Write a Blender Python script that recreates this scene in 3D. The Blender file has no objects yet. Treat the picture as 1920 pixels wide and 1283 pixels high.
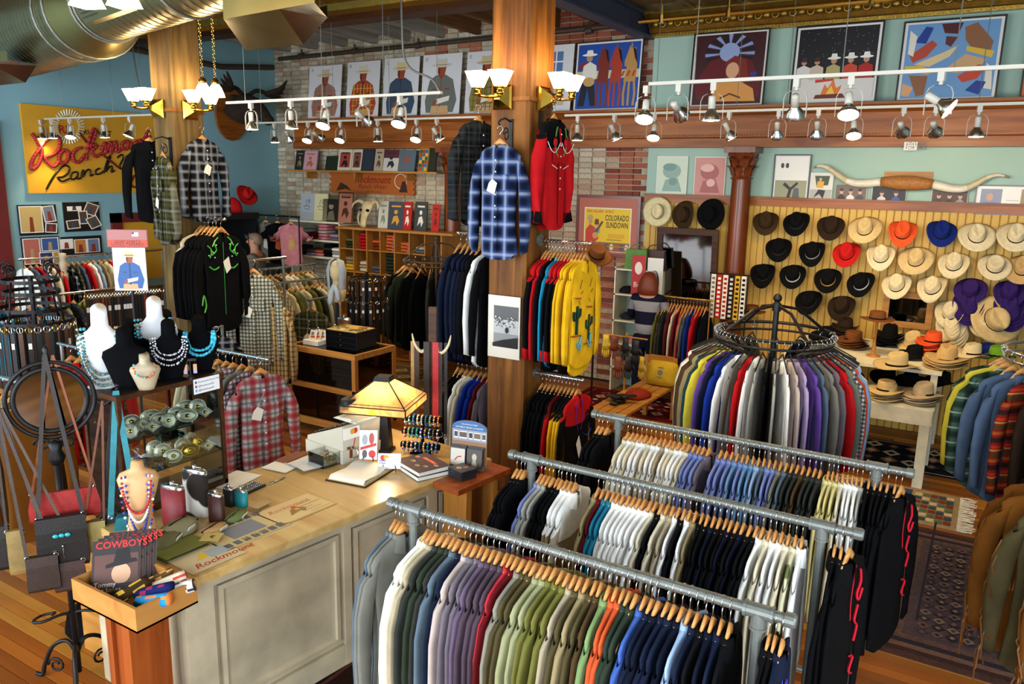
import bpy, math, random
from mathutils import Vector, Matrix
random.seed(7)
sc = bpy.context.scene
col = sc.collection
# ------------------------------------------------------------------ camera, sky, exposure
FPX = 1470.0
CAM_Z = 2.85
PIT, YAW, ROLL = math.radians(11.755), math.radians(-31.33), math.radians(1.166)
_cp, _sp = math.cos(PIT), math.sin(PIT)
FW = Vector((math.sin(YAW)*_cp, math.cos(YAW)*_cp, -_sp))
_r0 = Vector((math.cos(YAW), -math.sin(YAW), 0)); _u0 = _r0.cross(FW)
RT = _r0*math.cos(ROLL) + _u0*math.sin(ROLL)
UP = -_r0*math.sin(ROLL) + _u0*math.cos(ROLL)
CAM = Vector((0, 0, CAM_Z))
cd = bpy.data.cameras.new('camera'); cd.sensor_width = 36; cd.lens = FPX/1920*36; cd.clip_start = .05; cd.clip_end = 200
co = bpy.data.objects.new('camera', cd); col.objects.link(co)
co.matrix_world = Matrix(((RT.x, UP.x, -FW.x, 0), (RT.y, UP.y, -FW.y, 0), (RT.z, UP.z, -FW.z, CAM_Z), (0, 0, 0, 1)))
sc.camera = co
w = bpy.data.worlds.new('world'); sc.world = w; w.use_nodes = True
w.node_tree.nodes['Background'].inputs[0].default_value = (.80, .90, 1.0, 1)
w.node_tree.nodes['Background'].inputs[1].default_value = 1.2
sc.view_settings.view_transform = 'Standard'; sc.view_settings.look = 'None'
sc.view_settings.exposure = 0.32; sc.view_settings.gamma = 1.0
sc.view_settings.use_curve_mapping = False
sc.cycles.max_bounces = 6; sc.cycles.diffuse_bounces = 3; sc.cycles.glossy_bounces = 3
sc.cycles.transmission_bounces = 5; sc.cycles.transparent_max_bounces = 8
sc.cycles.caustics_reflective = False; sc.cycles.caustics_refractive = False
sc.cycles.sample_clamp_indirect = 4.0
for x_ in (-8.6, -4.1, .4):      # daylight through the three shop windows behind the camera
    al = bpy.data.lights.new('window_light', 'AREA'); al.shape = 'RECTANGLE'; al.size = 3.4; al.size_y = 3.3; al.energy = 340; al.color = (.82, .91, 1.0)
    ao = bpy.data.objects.new('window_light', al); col.objects.link(ao); ao.location = (x_, -2.9, 2.35); ao.rotation_euler = (math.radians(90), 0, 0)
al = bpy.data.lights.new('window_light', 'AREA'); al.shape = 'RECTANGLE'; al.size = 3.6; al.size_y = 3.3; al.energy = 200; al.color = (.82, .91, 1.0)   # and the window in the side wall
ao = bpy.data.objects.new('window_light', al); col.objects.link(ao); ao.location = (3.25, .9, 2.35); ao.rotation_euler = (math.radians(90), 0, math.radians(90))
LAMP = 1.0          # one dial for all the shop's own lamps
WARM = (1.0, .74, .42)
# pixel -> point on a real plane of the room
def ray(x, y): return FW + RT*((x-960)/FPX) - UP*((y-641.5)/FPX)
def PY(x, y, Y): d = ray(x, y); return CAM + d*(Y/d.y)
def PX(x, y, X): d = ray(x, y); return CAM + d*(X/d.x)
def PZ(x, y, z): d = ray(x, y); return CAM + d*((z-CAM_Z)/d.z)
def V(*a): return Vector(a)
def lin(c): return c/12.92 if c <= .04045 else ((c+.055)/1.055)**2.4
def hx(s, a=1.0):
    if not isinstance(s, str): return tuple(s[:3])+(1,)
    return (lin(int(s[0:2], 16)/255), lin(int(s[2:4], 16)/255), lin(int(s[4:6], 16)/255), a)
# ------------------------------------------------------------------ materials
MATS = {}
def nodes(name):
    m = bpy.data.materials.new(name); m.use_nodes = True; MATS[name] = m
    nt = m.node_tree; return m, nt, nt.nodes['Principled BSDF']
def N(nt, t, **k):
    n = nt.nodes.new(t)
    for a, b in k.items():
        if a.startswith('i_'): n.inputs[int(a[2:])].default_value = b
        else: setattr(n, a, b)
    return n
def L(nt, a, b): nt.links.new(a, b)
def mixc(nt, fac, a, b, blend='MIX'):
    n = N(nt, 'ShaderNodeMix', data_type='RGBA', blend_type=blend)
    for s, v in ((n.inputs[0], fac), (n.inputs[6], a), (n.inputs[7], b)):
        if isinstance(v, bpy.types.NodeSocket): L(nt, v, s)
        else: s.default_value = v
    return n.outputs[2]
def src_color(nt, src):
    """src: hex colour, 'obj' (the object's own colour) or 'col' (the mesh's face colours)"""
    if src == 'obj': return N(nt, 'ShaderNodeObjectInfo').outputs['Color']
    if src == 'col': return N(nt, 'ShaderNodeAttribute', attribute_name='Col').outputs['Color']
    r = N(nt, 'ShaderNodeRGB'); r.outputs[0].default_value = hx(src); return r.outputs[0]
def surf(name, src, rough=.6, metal=0, var=.15, vscale=6, bump=0, bscale=60, stretch=None, spec=.4, coat=0, sheen=0, alpha=1, emit=None, estr=0):
    m, nt, b = nodes(name)
    c = src_color(nt, src)
    tc = N(nt, 'ShaderNodeTexCoord'); vec = tc.outputs['Object']
    if stretch:
        mp = N(nt, 'ShaderNodeMapping'); mp.inputs['Scale'].default_value = stretch; L(nt, vec, mp.inputs[0]); vec = mp.outputs[0]
    if var:
        n = N(nt, 'ShaderNodeTexNoise'); n.inputs['Scale'].default_value = vscale; n.inputs['Detail'].default_value = 4; L(nt, vec, n.inputs['Vector'])
        r = N(nt, 'ShaderNodeMapRange'); r.inputs[1].default_value = .3; r.inputs[2].default_value = .7; r.inputs[3].default_value = 1-var; r.inputs[4].default_value = 1+var
        L(nt, n.outputs[0], r.inputs[0])
        mm = N(nt, 'ShaderNodeVectorMath', operation='SCALE'); L(nt, c, mm.inputs[0]); L(nt, r.outputs[0], mm.inputs['Scale']); c = mm.outputs[0]
    L(nt, c, b.inputs['Base Color'])
    b.inputs['Roughness'].default_value = rough; b.inputs['Metallic'].default_value = metal
    b.inputs['Specular IOR Level'].default_value = spec
    if coat: b.inputs['Coat Weight'].default_value = coat
    if sheen: b.inputs['Sheen Weight'].default_value = sheen
    if bump:
        n2 = N(nt, 'ShaderNodeTexNoise'); n2.inputs['Scale'].default_value = bscale; n2.inputs['Detail'].default_value = 3; L(nt, vec, n2.inputs['Vector'])
        bp = N(nt, 'ShaderNodeBump'); bp.inputs['Strength'].default_value = bump; bp.inputs['Distance'].default_value = .01
        L(nt, n2.outputs[0], bp.inputs['Height']); L(nt, bp.outputs[0], b.inputs['Normal'])
    if emit:
        b.inputs['Emission Color'].default_value = hx(emit); b.inputs['Emission Strength'].default_value = estr
    return m
def wood(name, c1, c2, axis='x', scale=3, rough=.45, src=None, coat=0):
    m, nt, b = nodes(name)
    tc = N(nt, 'ShaderNodeTexCoord'); mp = N(nt, 'ShaderNodeMapping')
    s = {'x': (.12, 1.6, 1.6), 'y': (1.6, .12, 1.6), 'z': (1.6, 1.6, .12)}[axis]
    mp.inputs['Scale'].default_value = tuple(q*scale for q in s); L(nt, tc.outputs['Object'], mp.inputs[0])
    n = N(nt, 'ShaderNodeTexNoise'); n.inputs['Scale'].default_value = 4; n.inputs['Detail'].default_value = 6; n.inputs['Distortion'].default_value = 1.2
    L(nt, mp.outputs[0], n.inputs['Vector'])
    cr = N(nt, 'ShaderNodeMapRange'); cr.inputs[1].default_value = .3; cr.inputs[2].default_value = .7; L(nt, n.outputs[0], cr.inputs[0])
    if src:
        c = src_color(nt, src); dk = N(nt, 'ShaderNodeVectorMath', operation='SCALE'); dk.inputs['Scale'].default_value = .62; L(nt, c, dk.inputs[0])
        c = mixc(nt, cr.outputs[0], dk.outputs[0], c)
    else: c = mixc(nt, cr.outputs[0], hx(c1), hx(c2))
    L(nt, c, b.inputs['Base Color']); b.inputs['Roughness'].default_value = rough; b.inputs['Specular IOR Level'].default_value = .25
    if coat: b.inputs['Coat Weight'].default_value = coat; b.inputs['Coat Roughness'].default_value = .25
    bp = N(nt, 'ShaderNodeBump'); bp.inputs['Strength'].default_value = .15; bp.inputs['Distance'].default_value = .004
    L(nt, n.outputs[0], bp.inputs['Height']); L(nt, bp.outputs[0], b.inputs['Normal'])
    return m
def plaid(name, base, bands, size=.09, soft=.25):
    """bands: list of (hex, centre 0-1, half width, axis) woven over the base, repeated every size metres of the garment's own width and height"""
    m, nt, b = nodes(name)
    tc = N(nt, 'ShaderNodeTexCoord'); sx = N(nt, 'ShaderNodeSeparateXYZ'); L(nt, tc.outputs['Object'], sx.inputs[0])
    c = src_color(nt, base)
    fr = {}
    for ax, o in (('x', 0), ('z', 2)):
        d = N(nt, 'ShaderNodeMath', operation='DIVIDE'); L(nt, sx.outputs[o], d.inputs[0]); d.inputs[1].default_value = size
        f = N(nt, 'ShaderNodeMath', operation='FRACT'); L(nt, d.outputs[0], f.inputs[0]); fr[ax] = f.outputs[0]
    for hexc, ce, hw, ax, op in bands:
        s = N(nt, 'ShaderNodeMath', operation='SUBTRACT'); L(nt, fr[ax], s.inputs[0]); s.inputs[1].default_value = ce
        a = N(nt, 'ShaderNodeMath', operation='ABSOLUTE'); L(nt, s.outputs[0], a.inputs[0])
        r = N(nt, 'ShaderNodeMapRange'); r.inputs[1].default_value = hw*(1+soft); r.inputs[2].default_value = hw*(1-soft); r.inputs[3].default_value = 0; r.inputs[4].default_value = op
        L(nt, a.outputs[0], r.inputs[0])
        c = mixc(nt, r.outputs[0], c, hx(hexc))
    n = N(nt, 'ShaderNodeTexNoise'); n.inputs['Scale'].default_value = 300; L(nt, tc.outputs['Object'], n.inputs['Vector'])
    bp = N(nt, 'ShaderNodeBump'); bp.inputs['Strength'].default_value = .1; L(nt, n.outputs[0], bp.inputs['Height']); L(nt, bp.outputs[0], b.inputs['Normal'])
    L(nt, c, b.inputs['Base Color']); b.inputs['Roughness'].default_value = .85; b.inputs['Specular IOR Level'].default_value = .08
    return m
def glow(name, hexc, s, base='FFF4E0'):
    m, nt, b = nodes(name)
    b.inputs['Base Color'].default_value = hx(base); b.inputs['Emission Color'].default_value = hx(hexc); b.inputs['Emission Strength'].default_value = s
    b.inputs['Roughness'].default_value = .4
    return m
def glassy(name, tint='FFFFFF', a=.12, rough=.03):
    """thin cabinet glass: mostly see-through with a clear reflection"""
    m, nt, b = nodes(name)
    out = nt.nodes['Material Output']
    t = N(nt, 'ShaderNodeBsdfTransparent'); t.inputs[0].default_value = hx(tint)
    g = N(nt, 'ShaderNodeBsdfGlossy'); g.inputs['Roughness'].default_value = rough
    fr = N(nt, 'ShaderNodeFresnel'); fr.inputs[0].default_value = 1.45
    ad = N(nt, 'ShaderNodeMath', operation='ADD'); ad.inputs[1].default_value = a; L(nt, fr.outputs[0], ad.inputs[0])
    mx = N(nt, 'ShaderNodeMixShader'); L(nt, ad.outputs[0], mx.inputs[0]); L(nt, t.outputs[0], mx.inputs[1]); L(nt, g.outputs[0], mx.inputs[2])
    L(nt, mx.outputs[0], out.inputs[0]); return m
surf('fabric', 'obj', .9, var=.14, vscale=9, bump=.12, bscale=420, spec=.07)
surf('fabric_col', 'col', .9, var=.12, vscale=9, bump=.12, bscale=420, spec=.08)
surf('leather', 'obj', .5, var=.2, vscale=14, bump=.2, bscale=160)
surf('leather_col', 'col', .5, var=.2, vscale=14, bump=.2, bscale=160)
surf('felt', 'obj', .9, var=.08, vscale=20, bump=.08, bscale=300, spec=.1)
surf('straw', 'obj', .7, var=.1, vscale=30, bump=.3, bscale=220, stretch=(1, 1, 3), spec=.3)
surf('matte', 'col', .75, var=.06, vscale=5)
surf('paint', 'obj', .55, var=.05, vscale=5)
surf('gloss', 'col', .28, var=.04, vscale=5, spec=.5)
surf('print', 'col', .45, var=.0, spec=.35)
surf('paper', 'F2EFE6', .8, var=.03)
surf('chrome', 'C9CCD0', .22, metal=1, var=.08)
surf('galvanised', '70746F', .5, metal=.6, var=.12, vscale=25)
surf('duct_metal', '9A8A56', .33, metal=.95, var=.10, vscale=4, bump=.05, bscale=12)
surf('silver', 'EDE9DC', .36, metal=.6, var=.1, vscale=60, bump=.25, bscale=170)
surf('gold', 'D9AE4A', .22, metal=1, var=.08)
surf('brass', 'C99B3F', .18, metal=1, var=.05)
surf('iron', '1C1B1C', .42, metal=.5, var=.1, vscale=20)
surf('steel_blue', '3A3F55', .55, var=.12)
surf('pipe_dark', '4A3F33', .5, var=.15, metal=.3)
surf('white_metal', 'BDB8AA', .4, var=.02)
surf('velvet', '0B0B0E', .95, var=.1, spec=.05)
surf('white_velvet', 'EDEDF0', .7, var=.03)
surf('skin', 'C58E70', .55, var=.08, vscale=25)
surf('hair', 'obj', .5, var=.35, vscale=40, stretch=(3, 3, .4))
surf('bone', 'C9B98F', .6, var=.2, vscale=8, bump=.2, bscale=40)
surf('horn', 'col', .35, var=.15, vscale=9, stretch=(1, 3, 3))
surf('plaster_blue', '84B2BE', .75, var=.05, vscale=1.2, bump=.05, bscale=20)
surf('plaster_green', 'A3BFB0', .75, var=.04, vscale=1.2, bump=.05, bscale=20)
surf('mortar', 'A69B86', .95, var=.2, vscale=8, bump=.3, bscale=60)
surf('brick_face', 'col', .9, var=.22, vscale=14, bump=.4, bscale=55)
surf('tin_ceiling', '6E5730', .35, metal=.7, var=.15, vscale=3)
surf('tin_gold', '9A7B34', .33, metal=.8, var=.2, vscale=14, bump=.3, bscale=40)
surf('cream_paint', 'B2A387', .5, var=.22, vscale=4, bump=.1, bscale=30)
surf('white_paint', 'DCD5BC', .5, var=.1, vscale=8, bump=.08, bscale=40)
surf('maroon_paint', '6A2323', .5, var=.08)
surf('yellow_board', 'C9A24A', .55, var=.10, vscale=4, stretch=(3, 1, .4))
surf('sign_yellow', 'D6A02C', .55, var=.06, vscale=3)
surf('black_plastic', '17171A', .35, var=.05)
surf('beige_plastic', 'CFC8B4', .45, var=.03)
surf('stone_bead', 'obj', .35, var=.25, vscale=90)
surf('suede', 'obj', .95, var=.2, vscale=8, bump=.15, bscale=120, spec=.1)
surf('carpet', 'col', .98, var=.22, vscale=40, bump=.35, bscale=260, spec=.05)
wood('floor_wood', '', '', 'x', 1.6, .38, src='col', coat=.12)
wood('post_wood', '4A290D', '925C22', 'z', 1.6, .6)
wood('weathered_wood', '4C381B', '7E663A', 'z', 1.6, .7)
wood('dark_wood', '301A0A', '4E2C12', 'x', 3, .45)
wood('mahogany', '743A10', 'A86226', 'x', 1.5, .42, coat=.1)
wood('mahogany_up', '5A260E', '84401A', 'z', 1.5, .3, coat=.4)
wood('oak', '9A6228', 'C08840', 'x', 2, .4)
wood('oak_up', '9A6228', 'B87E38', 'z', 2, .4)
wood('hanger_wood', 'B9793A', 'D9A262', 'x', 6, .38, coat=.3)
wood('joist_grey', '7B7870', 'A7A398', 'y', 1.4, .8)
wood('joist_brown', '5C3E22', '7E5832', 'y', 1.4, .8)
wood('counter_wood', 'B68E50', 'D9B878', 'y', 1.0, .3, coat=.3)
wood('ash_box', 'A06A30', 'BC8444', 'y', 1.0, .4)
wood('red_wood', '7A3512', 'A0501F', 'z', 2.2, .4)
glow('bulb_hot', 'FFDFA0', 26); glow('shade_glow', 'FFE3A8', 7); glow('lamp_glass_glow', 'FFD79A', 1.0)
glassy('glass', 'F2F7F2', .03); glassy('mirror_glass', '101412', .75, .02); glassy('dim_mirror', '0C0E0E', .22, .05)  # the last mirror glass is darkened to keep bright window reflections dim
# ------------------------------------------------------------------ mesh builder
def frame(d):
    d = d.normalized(); a = Vector((0, 0, 1)) if abs(d.z) < .95 else Vector((1, 0, 0))
    x = a.cross(d).normalized(); return x, d.cross(x)
class MB:
    def __init__(s): s.v = []; s.f = []; s.c = []; s.cur = None; s.m = []; s.mi = 0
    def face(s, idx): s.f.append(tuple(idx)); s.c.append(s.cur); s.m.append(s.mi)
    def col(s, h): s.cur = hx(h); return s
    def poly(s, pts):
        b = len(s.v); s.v += [tuple(p) for p in pts]; s.face(range(b, b+len(pts))); return s
    def grid(s, rows, close_u=False, cap0=False, cap1=False):
        """rows: list of rings of points"""
        b = len(s.v); n = len(rows[0])
        for r in rows: s.v += [tuple(p) for p in r]
        for j in range(len(rows)-1):
            for i in range(n if close_u else n-1):
                k = (i+1) % n; s.face((b+j*n+i, b+j*n+k, b+(j+1)*n+k, b+(j+1)*n+i))
        if cap0: s.face([b+i for i in range(n)][::-1])
        if cap1: s.face([b+(len(rows)-1)*n+i for i in range(n)])
        return s
    def hexa(s, p):
        b = len(s.v); s.v += [tuple(q) for q in p]
        for q in ((0, 3, 2, 1), (4, 5, 6, 7), (0, 1, 5, 4), (1, 2, 6, 5), (2, 3, 7, 6), (3, 0, 4, 7)): s.face([b+i for i in q])
        return s
    def box(s, lo, hi, top=0):
        x0, y0, z0 = lo; x1, y1, z1 = hi; t = top
        return s.hexa([(x0, y0, z0), (x1, y0, z0), (x1, y1, z0), (x0, y1, z0), (x0+t, y0+t, z1), (x1-t, y0+t, z1), (x1-t, y1-t, z1), (x0+t, y1-t, z1)])
    def obox(s, c, size, rz=0, ry=0, rx=0):
        m = Matrix.Translation(Vector(c)) @ Matrix.Rotation(rz, 4, 'Z') @ Matrix.Rotation(ry, 4, 'Y') @ Matrix.Rotation(rx, 4, 'X')
        a, b, d = (q/2 for q in size)
        return s.hexa([m @ Vector(p) for p in ((-a, -b, -d), (a, -b, -d), (a, b, -d), (-a, b, -d), (-a, -b, d), (a, -b, d), (a, b, d), (-a, b, d))])
    def cyl(s, p0, p1, r0, r1=None, n=10, cap=True):
        p0, p1 = Vector(p0), Vector(p1); r1 = r0 if r1 is None else r1
        x, y = frame(p1-p0)
        rows = [[p+(x*math.cos(2*math.pi*i/n)+y*math.sin(2*math.pi*i/n))*r for i in range(n)] for p, r in ((p0, r0), (p1, r1))]
        return s.grid(rows, True, cap, cap)
    def tube(s, pts, r, n=6, cap=True, closed=False):
        pts = [Vector(p) for p in pts]; rs = r if isinstance(r, (list, tuple)) else [r]*len(pts)
        rows = []; x = None
        for i, p in enumerate(pts):
            if closed: d = pts[(i+1) % len(pts)]-pts[i-1]
            else: d = pts[min(i+1, len(pts)-1)]-pts[max(i-1, 0)]
            if x is None: x, y = frame(d)
            else:
                d.normalize(); x = (x-d*x.dot(d)).normalized(); y = d.cross(x)
            rows.append([p+(x*math.cos(2*math.pi*k/n)+y*math.sin(2*math.pi*k/n))*rs[i] for k in range(n)])
        if closed: rows.append(rows[0]); cap = False
        return s.grid(rows, True, cap, cap)
    def lathe(s, prof, n=20, c=(0, 0, 0), sx=1, sy=1, axis='z', cap0=True, cap1=True):
        rows = []
        for r, z in prof:
            ring = []
            for i in range(n):
                a = 2*math.pi*i/n; q = (r*math.cos(a)*sx, r*math.sin(a)*sy, z)
                if axis == 'y': q = (q[0], q[2], q[1])
                if axis == 'x': q = (q[2], q[0], q[1])
                ring.append((q[0]+c[0], q[1]+c[1], q[2]+c[2]))
            rows.append(ring)
        return s.grid(rows, True, cap0, cap1)
    def ball(s, c, r, n=10, m=6, sx=1, sy=1, sz=1):
        return s.lathe([(max(r*math.sin(math.pi*j/m), 1e-4), -r*math.cos(math.pi*j/m)*sz) for j in range(m+1)], n, c, sx, sy)
    def torus(s, c, R, r, axis='z', n=24, k=8, sx=1, sy=1):
        pts = []
        for i in range(n):
            a = 2*math.pi*i/n; q = (R*math.cos(a)*sx, R*math.sin(a)*sy, 0)
            if axis == 'y': q = (q[0], 0, q[1])
            if axis == 'x': q = (0, q[0], q[1])
            pts.append((q[0]+c[0], q[1]+c[1], q[2]+c[2]))
        return s.tube(pts, r, k, closed=True)
    def prism(s, poly, y0, y1):
        """polygon in x,z extruded from y0 to y1"""
        n = len(poly); b = len(s.v)
        s.v += [(x, y0, z) for x, z in poly]+[(x, y1, z) for x, z in poly]
        s.face(range(b, b+n)); s.face([b+n+i for i in range(n)][::-1])
        for i in range(n): k = (i+1) % n; s.face((b+i, b+n+i, b+n+k, b+k))
        return s
    def map(s, fn): s.v = [tuple(fn(Vector(p))) for p in s.v]; return s
    def build(s, name, mat, parent=None, smooth=False, loc=None, rz=0, **tags):
        me = bpy.data.meshes.new(name); me.from_pydata(s.v, [], s.f)
        for mm in (mat if isinstance(mat, (list, tuple)) else [mat]): me.materials.append(MATS[mm])
        if any(s.m): me.polygons.foreach_set('material_index', s.m)
        if any(c is not None for c in s.c):
            at = me.color_attributes.new('Col', 'FLOAT_COLOR', 'CORNER'); d = []
            for f, c in zip(s.f, s.c): d += list(c or (1, 1, 1, 1))*len(f)
            at.data.foreach_set('color', d)
        if smooth: me.polygons.foreach_set('use_smooth', [True]*len(me.polygons))
        me.update()
        return put(name, me, parent, loc, rz, **tags)
def smooth_by_angle(me, ang=40):
    me.polygons.foreach_set('use_smooth', [True]*len(me.polygons)); me.set_sharp_from_angle(angle=math.radians(ang))
def tag(o, label=None, cat=None, group=None, kind=None, color=None):
    if label: o['label'] = label
    if cat: o['category'] = cat
    if group: o['group'] = group
    if kind: o['kind'] = kind
    if color is not None: o.color = hx(color)
    return o
def put(name, me, parent=None, loc=None, rz=0, mat=None, **tags):
    o = bpy.data.objects.new(name, me); col.objects.link(o)
    if parent is not None: o.parent = parent
    if loc is not None: o.location = loc
    if rz: o.rotation_euler.z = rz
    if mat:
        o.material_slots[0].link = 'OBJECT'; o.material_slots[0].material = MATS[mat]
    return tag(o, **tags)
def thing(name, label, cat, loc=(0, 0, 0), rz=0, group=None, kind=None):
    o = bpy.data.objects.new(name, None); col.objects.link(o); o.empty_display_size = .05
    o.location = loc; o.rotation_euler.z = rz
    return tag(o, label, cat, group, kind)
def dup(root, loc, rz=None, label=None, group=None):
    r = root.copy(); col.objects.link(r); r.location = loc
    if rz is not None: r.rotation_euler.z = rz
    if label: r['label'] = label
    if group: r['group'] = group
    for ch in list(root.children):
        c = ch.copy(); col.objects.link(c); c.parent = r
        for g in ch.children: d = g.copy(); col.objects.link(d); d.parent = c
    return r
_ORD = 'first second third fourth fifth sixth seventh eighth ninth tenth eleventh twelfth'.split()
def nth(n):
    if n <= 12: return _ORD[n-1]
    return '%d%s' % (n, 'th' if 10 <= n % 100 <= 20 else {1: 'st', 2: 'nd', 3: 'rd'}.get(n % 10, 'th'))
_text = {}
def text_polys(txt, size=1, shear=0, bold=0, res=2):
    """letter shapes of a word as a mesh (x to the right, y up), left end at 0"""
    k = (txt, size, shear, bold, res)
    if k not in _text:
        c = bpy.data.curves.new('lettering', 'FONT'); c.body = txt; c.size = size; c.shear = shear; c.offset = bold; c.fill_mode = 'FRONT'; c.resolution_u = res
        o = bpy.data.objects.new('lettering', c); me = bpy.data.meshes.new_from_object(o)
        vs = [tuple(v.co[:2]) for v in me.vertices]; fs = [tuple(p.vertices) for p in me.polygons]
        bpy.data.objects.remove(o); bpy.data.curves.remove(c); bpy.data.meshes.remove(me)
        _text[k] = (vs, fs)
    return _text[k]
class Print:
    """flat printed marks on a panel: coordinates u,v in 0..1 across a panel w x h, stacked in thin ink layers"""
    def __init__(s, w, h, n0=.0006): s.mb = MB(); s.w = w; s.h = h; s.k = n0
    def _p(s, u, v): return ((u-.5)*s.w, -s.k, v*s.h)
    def poly(s, c, pts):
        s.mb.col(c); s.mb.poly([s._p(u, v) for u, v in pts]); s.k += .00018; return s
    def rect(s, c, u0, v0, u1, v1): return s.poly(c, ((u0, v0), (u1, v0), (u1, v1), (u0, v1)))
    def disc(s, c, u, v, ru, rv=None, n=14, a0=0, a1=360):
        rv = ru*s.w/s.h if rv is None else rv
        return s.poly(c, [(u+ru*math.cos(math.radians(a0+(a1-a0)*i/n)), v+rv*math.sin(math.radians(a0+(a1-a0)*i/n))) for i in range(n)])
    def line(s, c, pts, wd):
        """stroke of width wd metres along u,v points"""
        q = [Vector(((u-.5)*s.w, v*s.h)) for u, v in pts]; s.mb.col(c); Lf, Rt = [], []
        for i, p in enumerate(q):
            d = (q[min(i+1, len(q)-1)]-q[max(i-1, 0)]); d = d.normalized() if d.length > 0 else Vector((1, 0)); nn = Vector((-d.y, d.x))*wd/2
            Lf.append((p.x+nn.x, -s.k, p.y+nn.y)); Rt.append((p.x-nn.x, -s.k, p.y-nn.y))
        s.mb.grid([Rt, Lf]); s.k += .00018; return s
    def text(s, c, txt, u, v, size, shear=0, bold=0, width=None, center=False):
        vs, fs = text_polys(txt, 1, shear, bold)
        if not vs: return s
        W = max(p[0] for p in vs) or 1; sx = size if width is None else width*s.w/W
        x0 = (u-.5)*s.w-(W*sx/2 if center else 0); z0 = v*s.h; b = len(s.mb.v); s.mb.col(c)
        s.mb.v += [(x0+p[0]*sx, -s.k, z0+p[1]*size) for p in vs]
        for f in fs: s.mb.face([b+i for i in f])
        s.k += .00018; return s
    def build(s, parent, y=0, name='print', mat='print'):
        o = s.mb.build(name, mat, parent); o.location.y = y; return o
def panel(name, w, h, t, mat, label=None, cat=None, group=None, colr=None, loc=(0, 0, 0), rz=0, tilt=0):
    """upright flat board: front at y=0 facing -y, base at z=0, centred in x"""
    mb = MB()
    if colr: mb.col(colr)
    o = mb.box((-w/2, 0, 0), (w/2, t, h)).build(name, mat, None, loc=loc, label=label, cat=cat, group=group)
    o.rotation_euler = (-tilt, 0, rz); return o
def spline(pts, n=6):
    """Catmull-Rom through points"""
    P = [Vector(p) for p in pts]; out = []
    for i in range(len(P)-1):
        a, b, c, d = P[max(i-1, 0)], P[i], P[i+1], P[min(i+2, len(P)-1)]
        for k in range(n):
            t = k/n; out.append(.5*((2*b)+(c-a)*t+(2*a-5*b+4*c-d)*t*t+(3*b-a-3*c+d)*t**3))
    return out+[P[-1]]
# ------------------------------------------------------------------ the room
WY, WX = 10.2, -11.25            # back wall plane, left wall plane
def proj(p):
    d = Vector(p)-CAM; D = d.dot(FW)
    return (960+FPX*d.dot(RT)/D, 641.5-FPX*d.dot(UP)/D, D) if D > .05 else (-9e3, -9e3, D)
fl = MB(); fl.col('3A2412'); fl.box((-11.4, -3.2, -.08), (3.4, 10.4, -.02))
floor = fl.build('floor', 'matte', kind='structure', label='warm honey pine plank floor of the shop', cat='floor')
rp = random.Random(3)
PLC = ['A86222', '8E4C18', 'B87228', 'A0561A', 'BE8030', '7E4416', 'B06422', '965820']
plank_me = []
for c in PLC:
    b = MB(); b.col(c).box((-.5, -.041, -.02), (.5, .041, 0), .0015)
    o = b.build('plank', 'floor_wood'); plank_me.append(o.data); bpy.data.objects.remove(o)
SEEN = ((0, 930, 360, 1283), (430, 640, 620, 880), (1600, 780, 1860, 960), (1640, 1150, 1920, 1283), (1170, 690, 1280, 790), (640, 1130, 760, 1283), (820, 580, 900, 700))
cand, rest = [], []
y = -2.95; row = 0
while y < 10.15:  # rows of boards
    x = -11.2+rp.uniform(-2, 0)
    while x < 3:
        ln = rp.uniform(1.6, 3.0); x0, x1 = max(x, -11.2), min(x+ln, 3.1)
        if x1-x0 > .15:
            vis = 0
            for k in range(7):
                px, py, D = proj((x0+(x1-x0)*(k+.5)/7, y, 0))
                if any(a <= px <= c and b <= py <= d for a, b, c, d in SEEN): vis += 1/(D*D)
            (cand if vis else rest).append((vis, x0, x1, y, rp.randrange(len(PLC))))
        x += ln
    y += .084
cand.sort(reverse=True); rest += cand[300:]
for vis, x0, x1, y, k in cand[:300]:
    o = put('plank', plank_me[k], floor, ((x0+x1)/2, y, 0)); o.scale.x = x1-x0-.003
mb = MB()
for vis, x0, x1, y, k in rest:
    mb.col(PLC[k]).box((x0+.0015, y-.041, -.02), (x1-.0015, y+.041, 0), .0015)
mb.build('planking', 'floor_wood', floor, kind='stuff')
# ---- back wall: brick bay and plastered bay
BX = -4.11
wall = MB().box((WX-.2, WY+.02, 0), (BX, WY+.3, 5.3)).build('wall_back', 'mortar', kind='structure', label='old whitewashed brick back wall of the shop', cat='wall')
BRC_L = ['B7AC94', 'C6BCA4', 'B0A48C', 'BEB199', 'AB9A80', 'CDC5B0', 'B3A890', 'B8AA90', 'A88A70']
BRC_R = ['8A4633', '9B5540', '7A3E2E', 'A8664C', '93503A', 'B39A80']
BRC_T = ['B9A98F', 'C4B69E', 'B59E84', 'BB9C84', 'CBBFA8', 'AE8E76']
br_me = {}
for c in set(BRC_L+BRC_R+BRC_T):
    b = MB(); b.col(c).hexa([(-.5, .03, -.0325), (.5, .03, -.0325), (.5, .03, .0325), (-.5, .03, .0325), (-.485, 0, -.029), (.485, 0, -.029), (.485, 0, .029), (-.485, 0, .029)])
    o = b.build('brick', 'brick_face'); br_me[c] = o.data; bpy.data.objects.remove(o)
stuff = MB(); nb = 0; z = .04; row = 0
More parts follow.
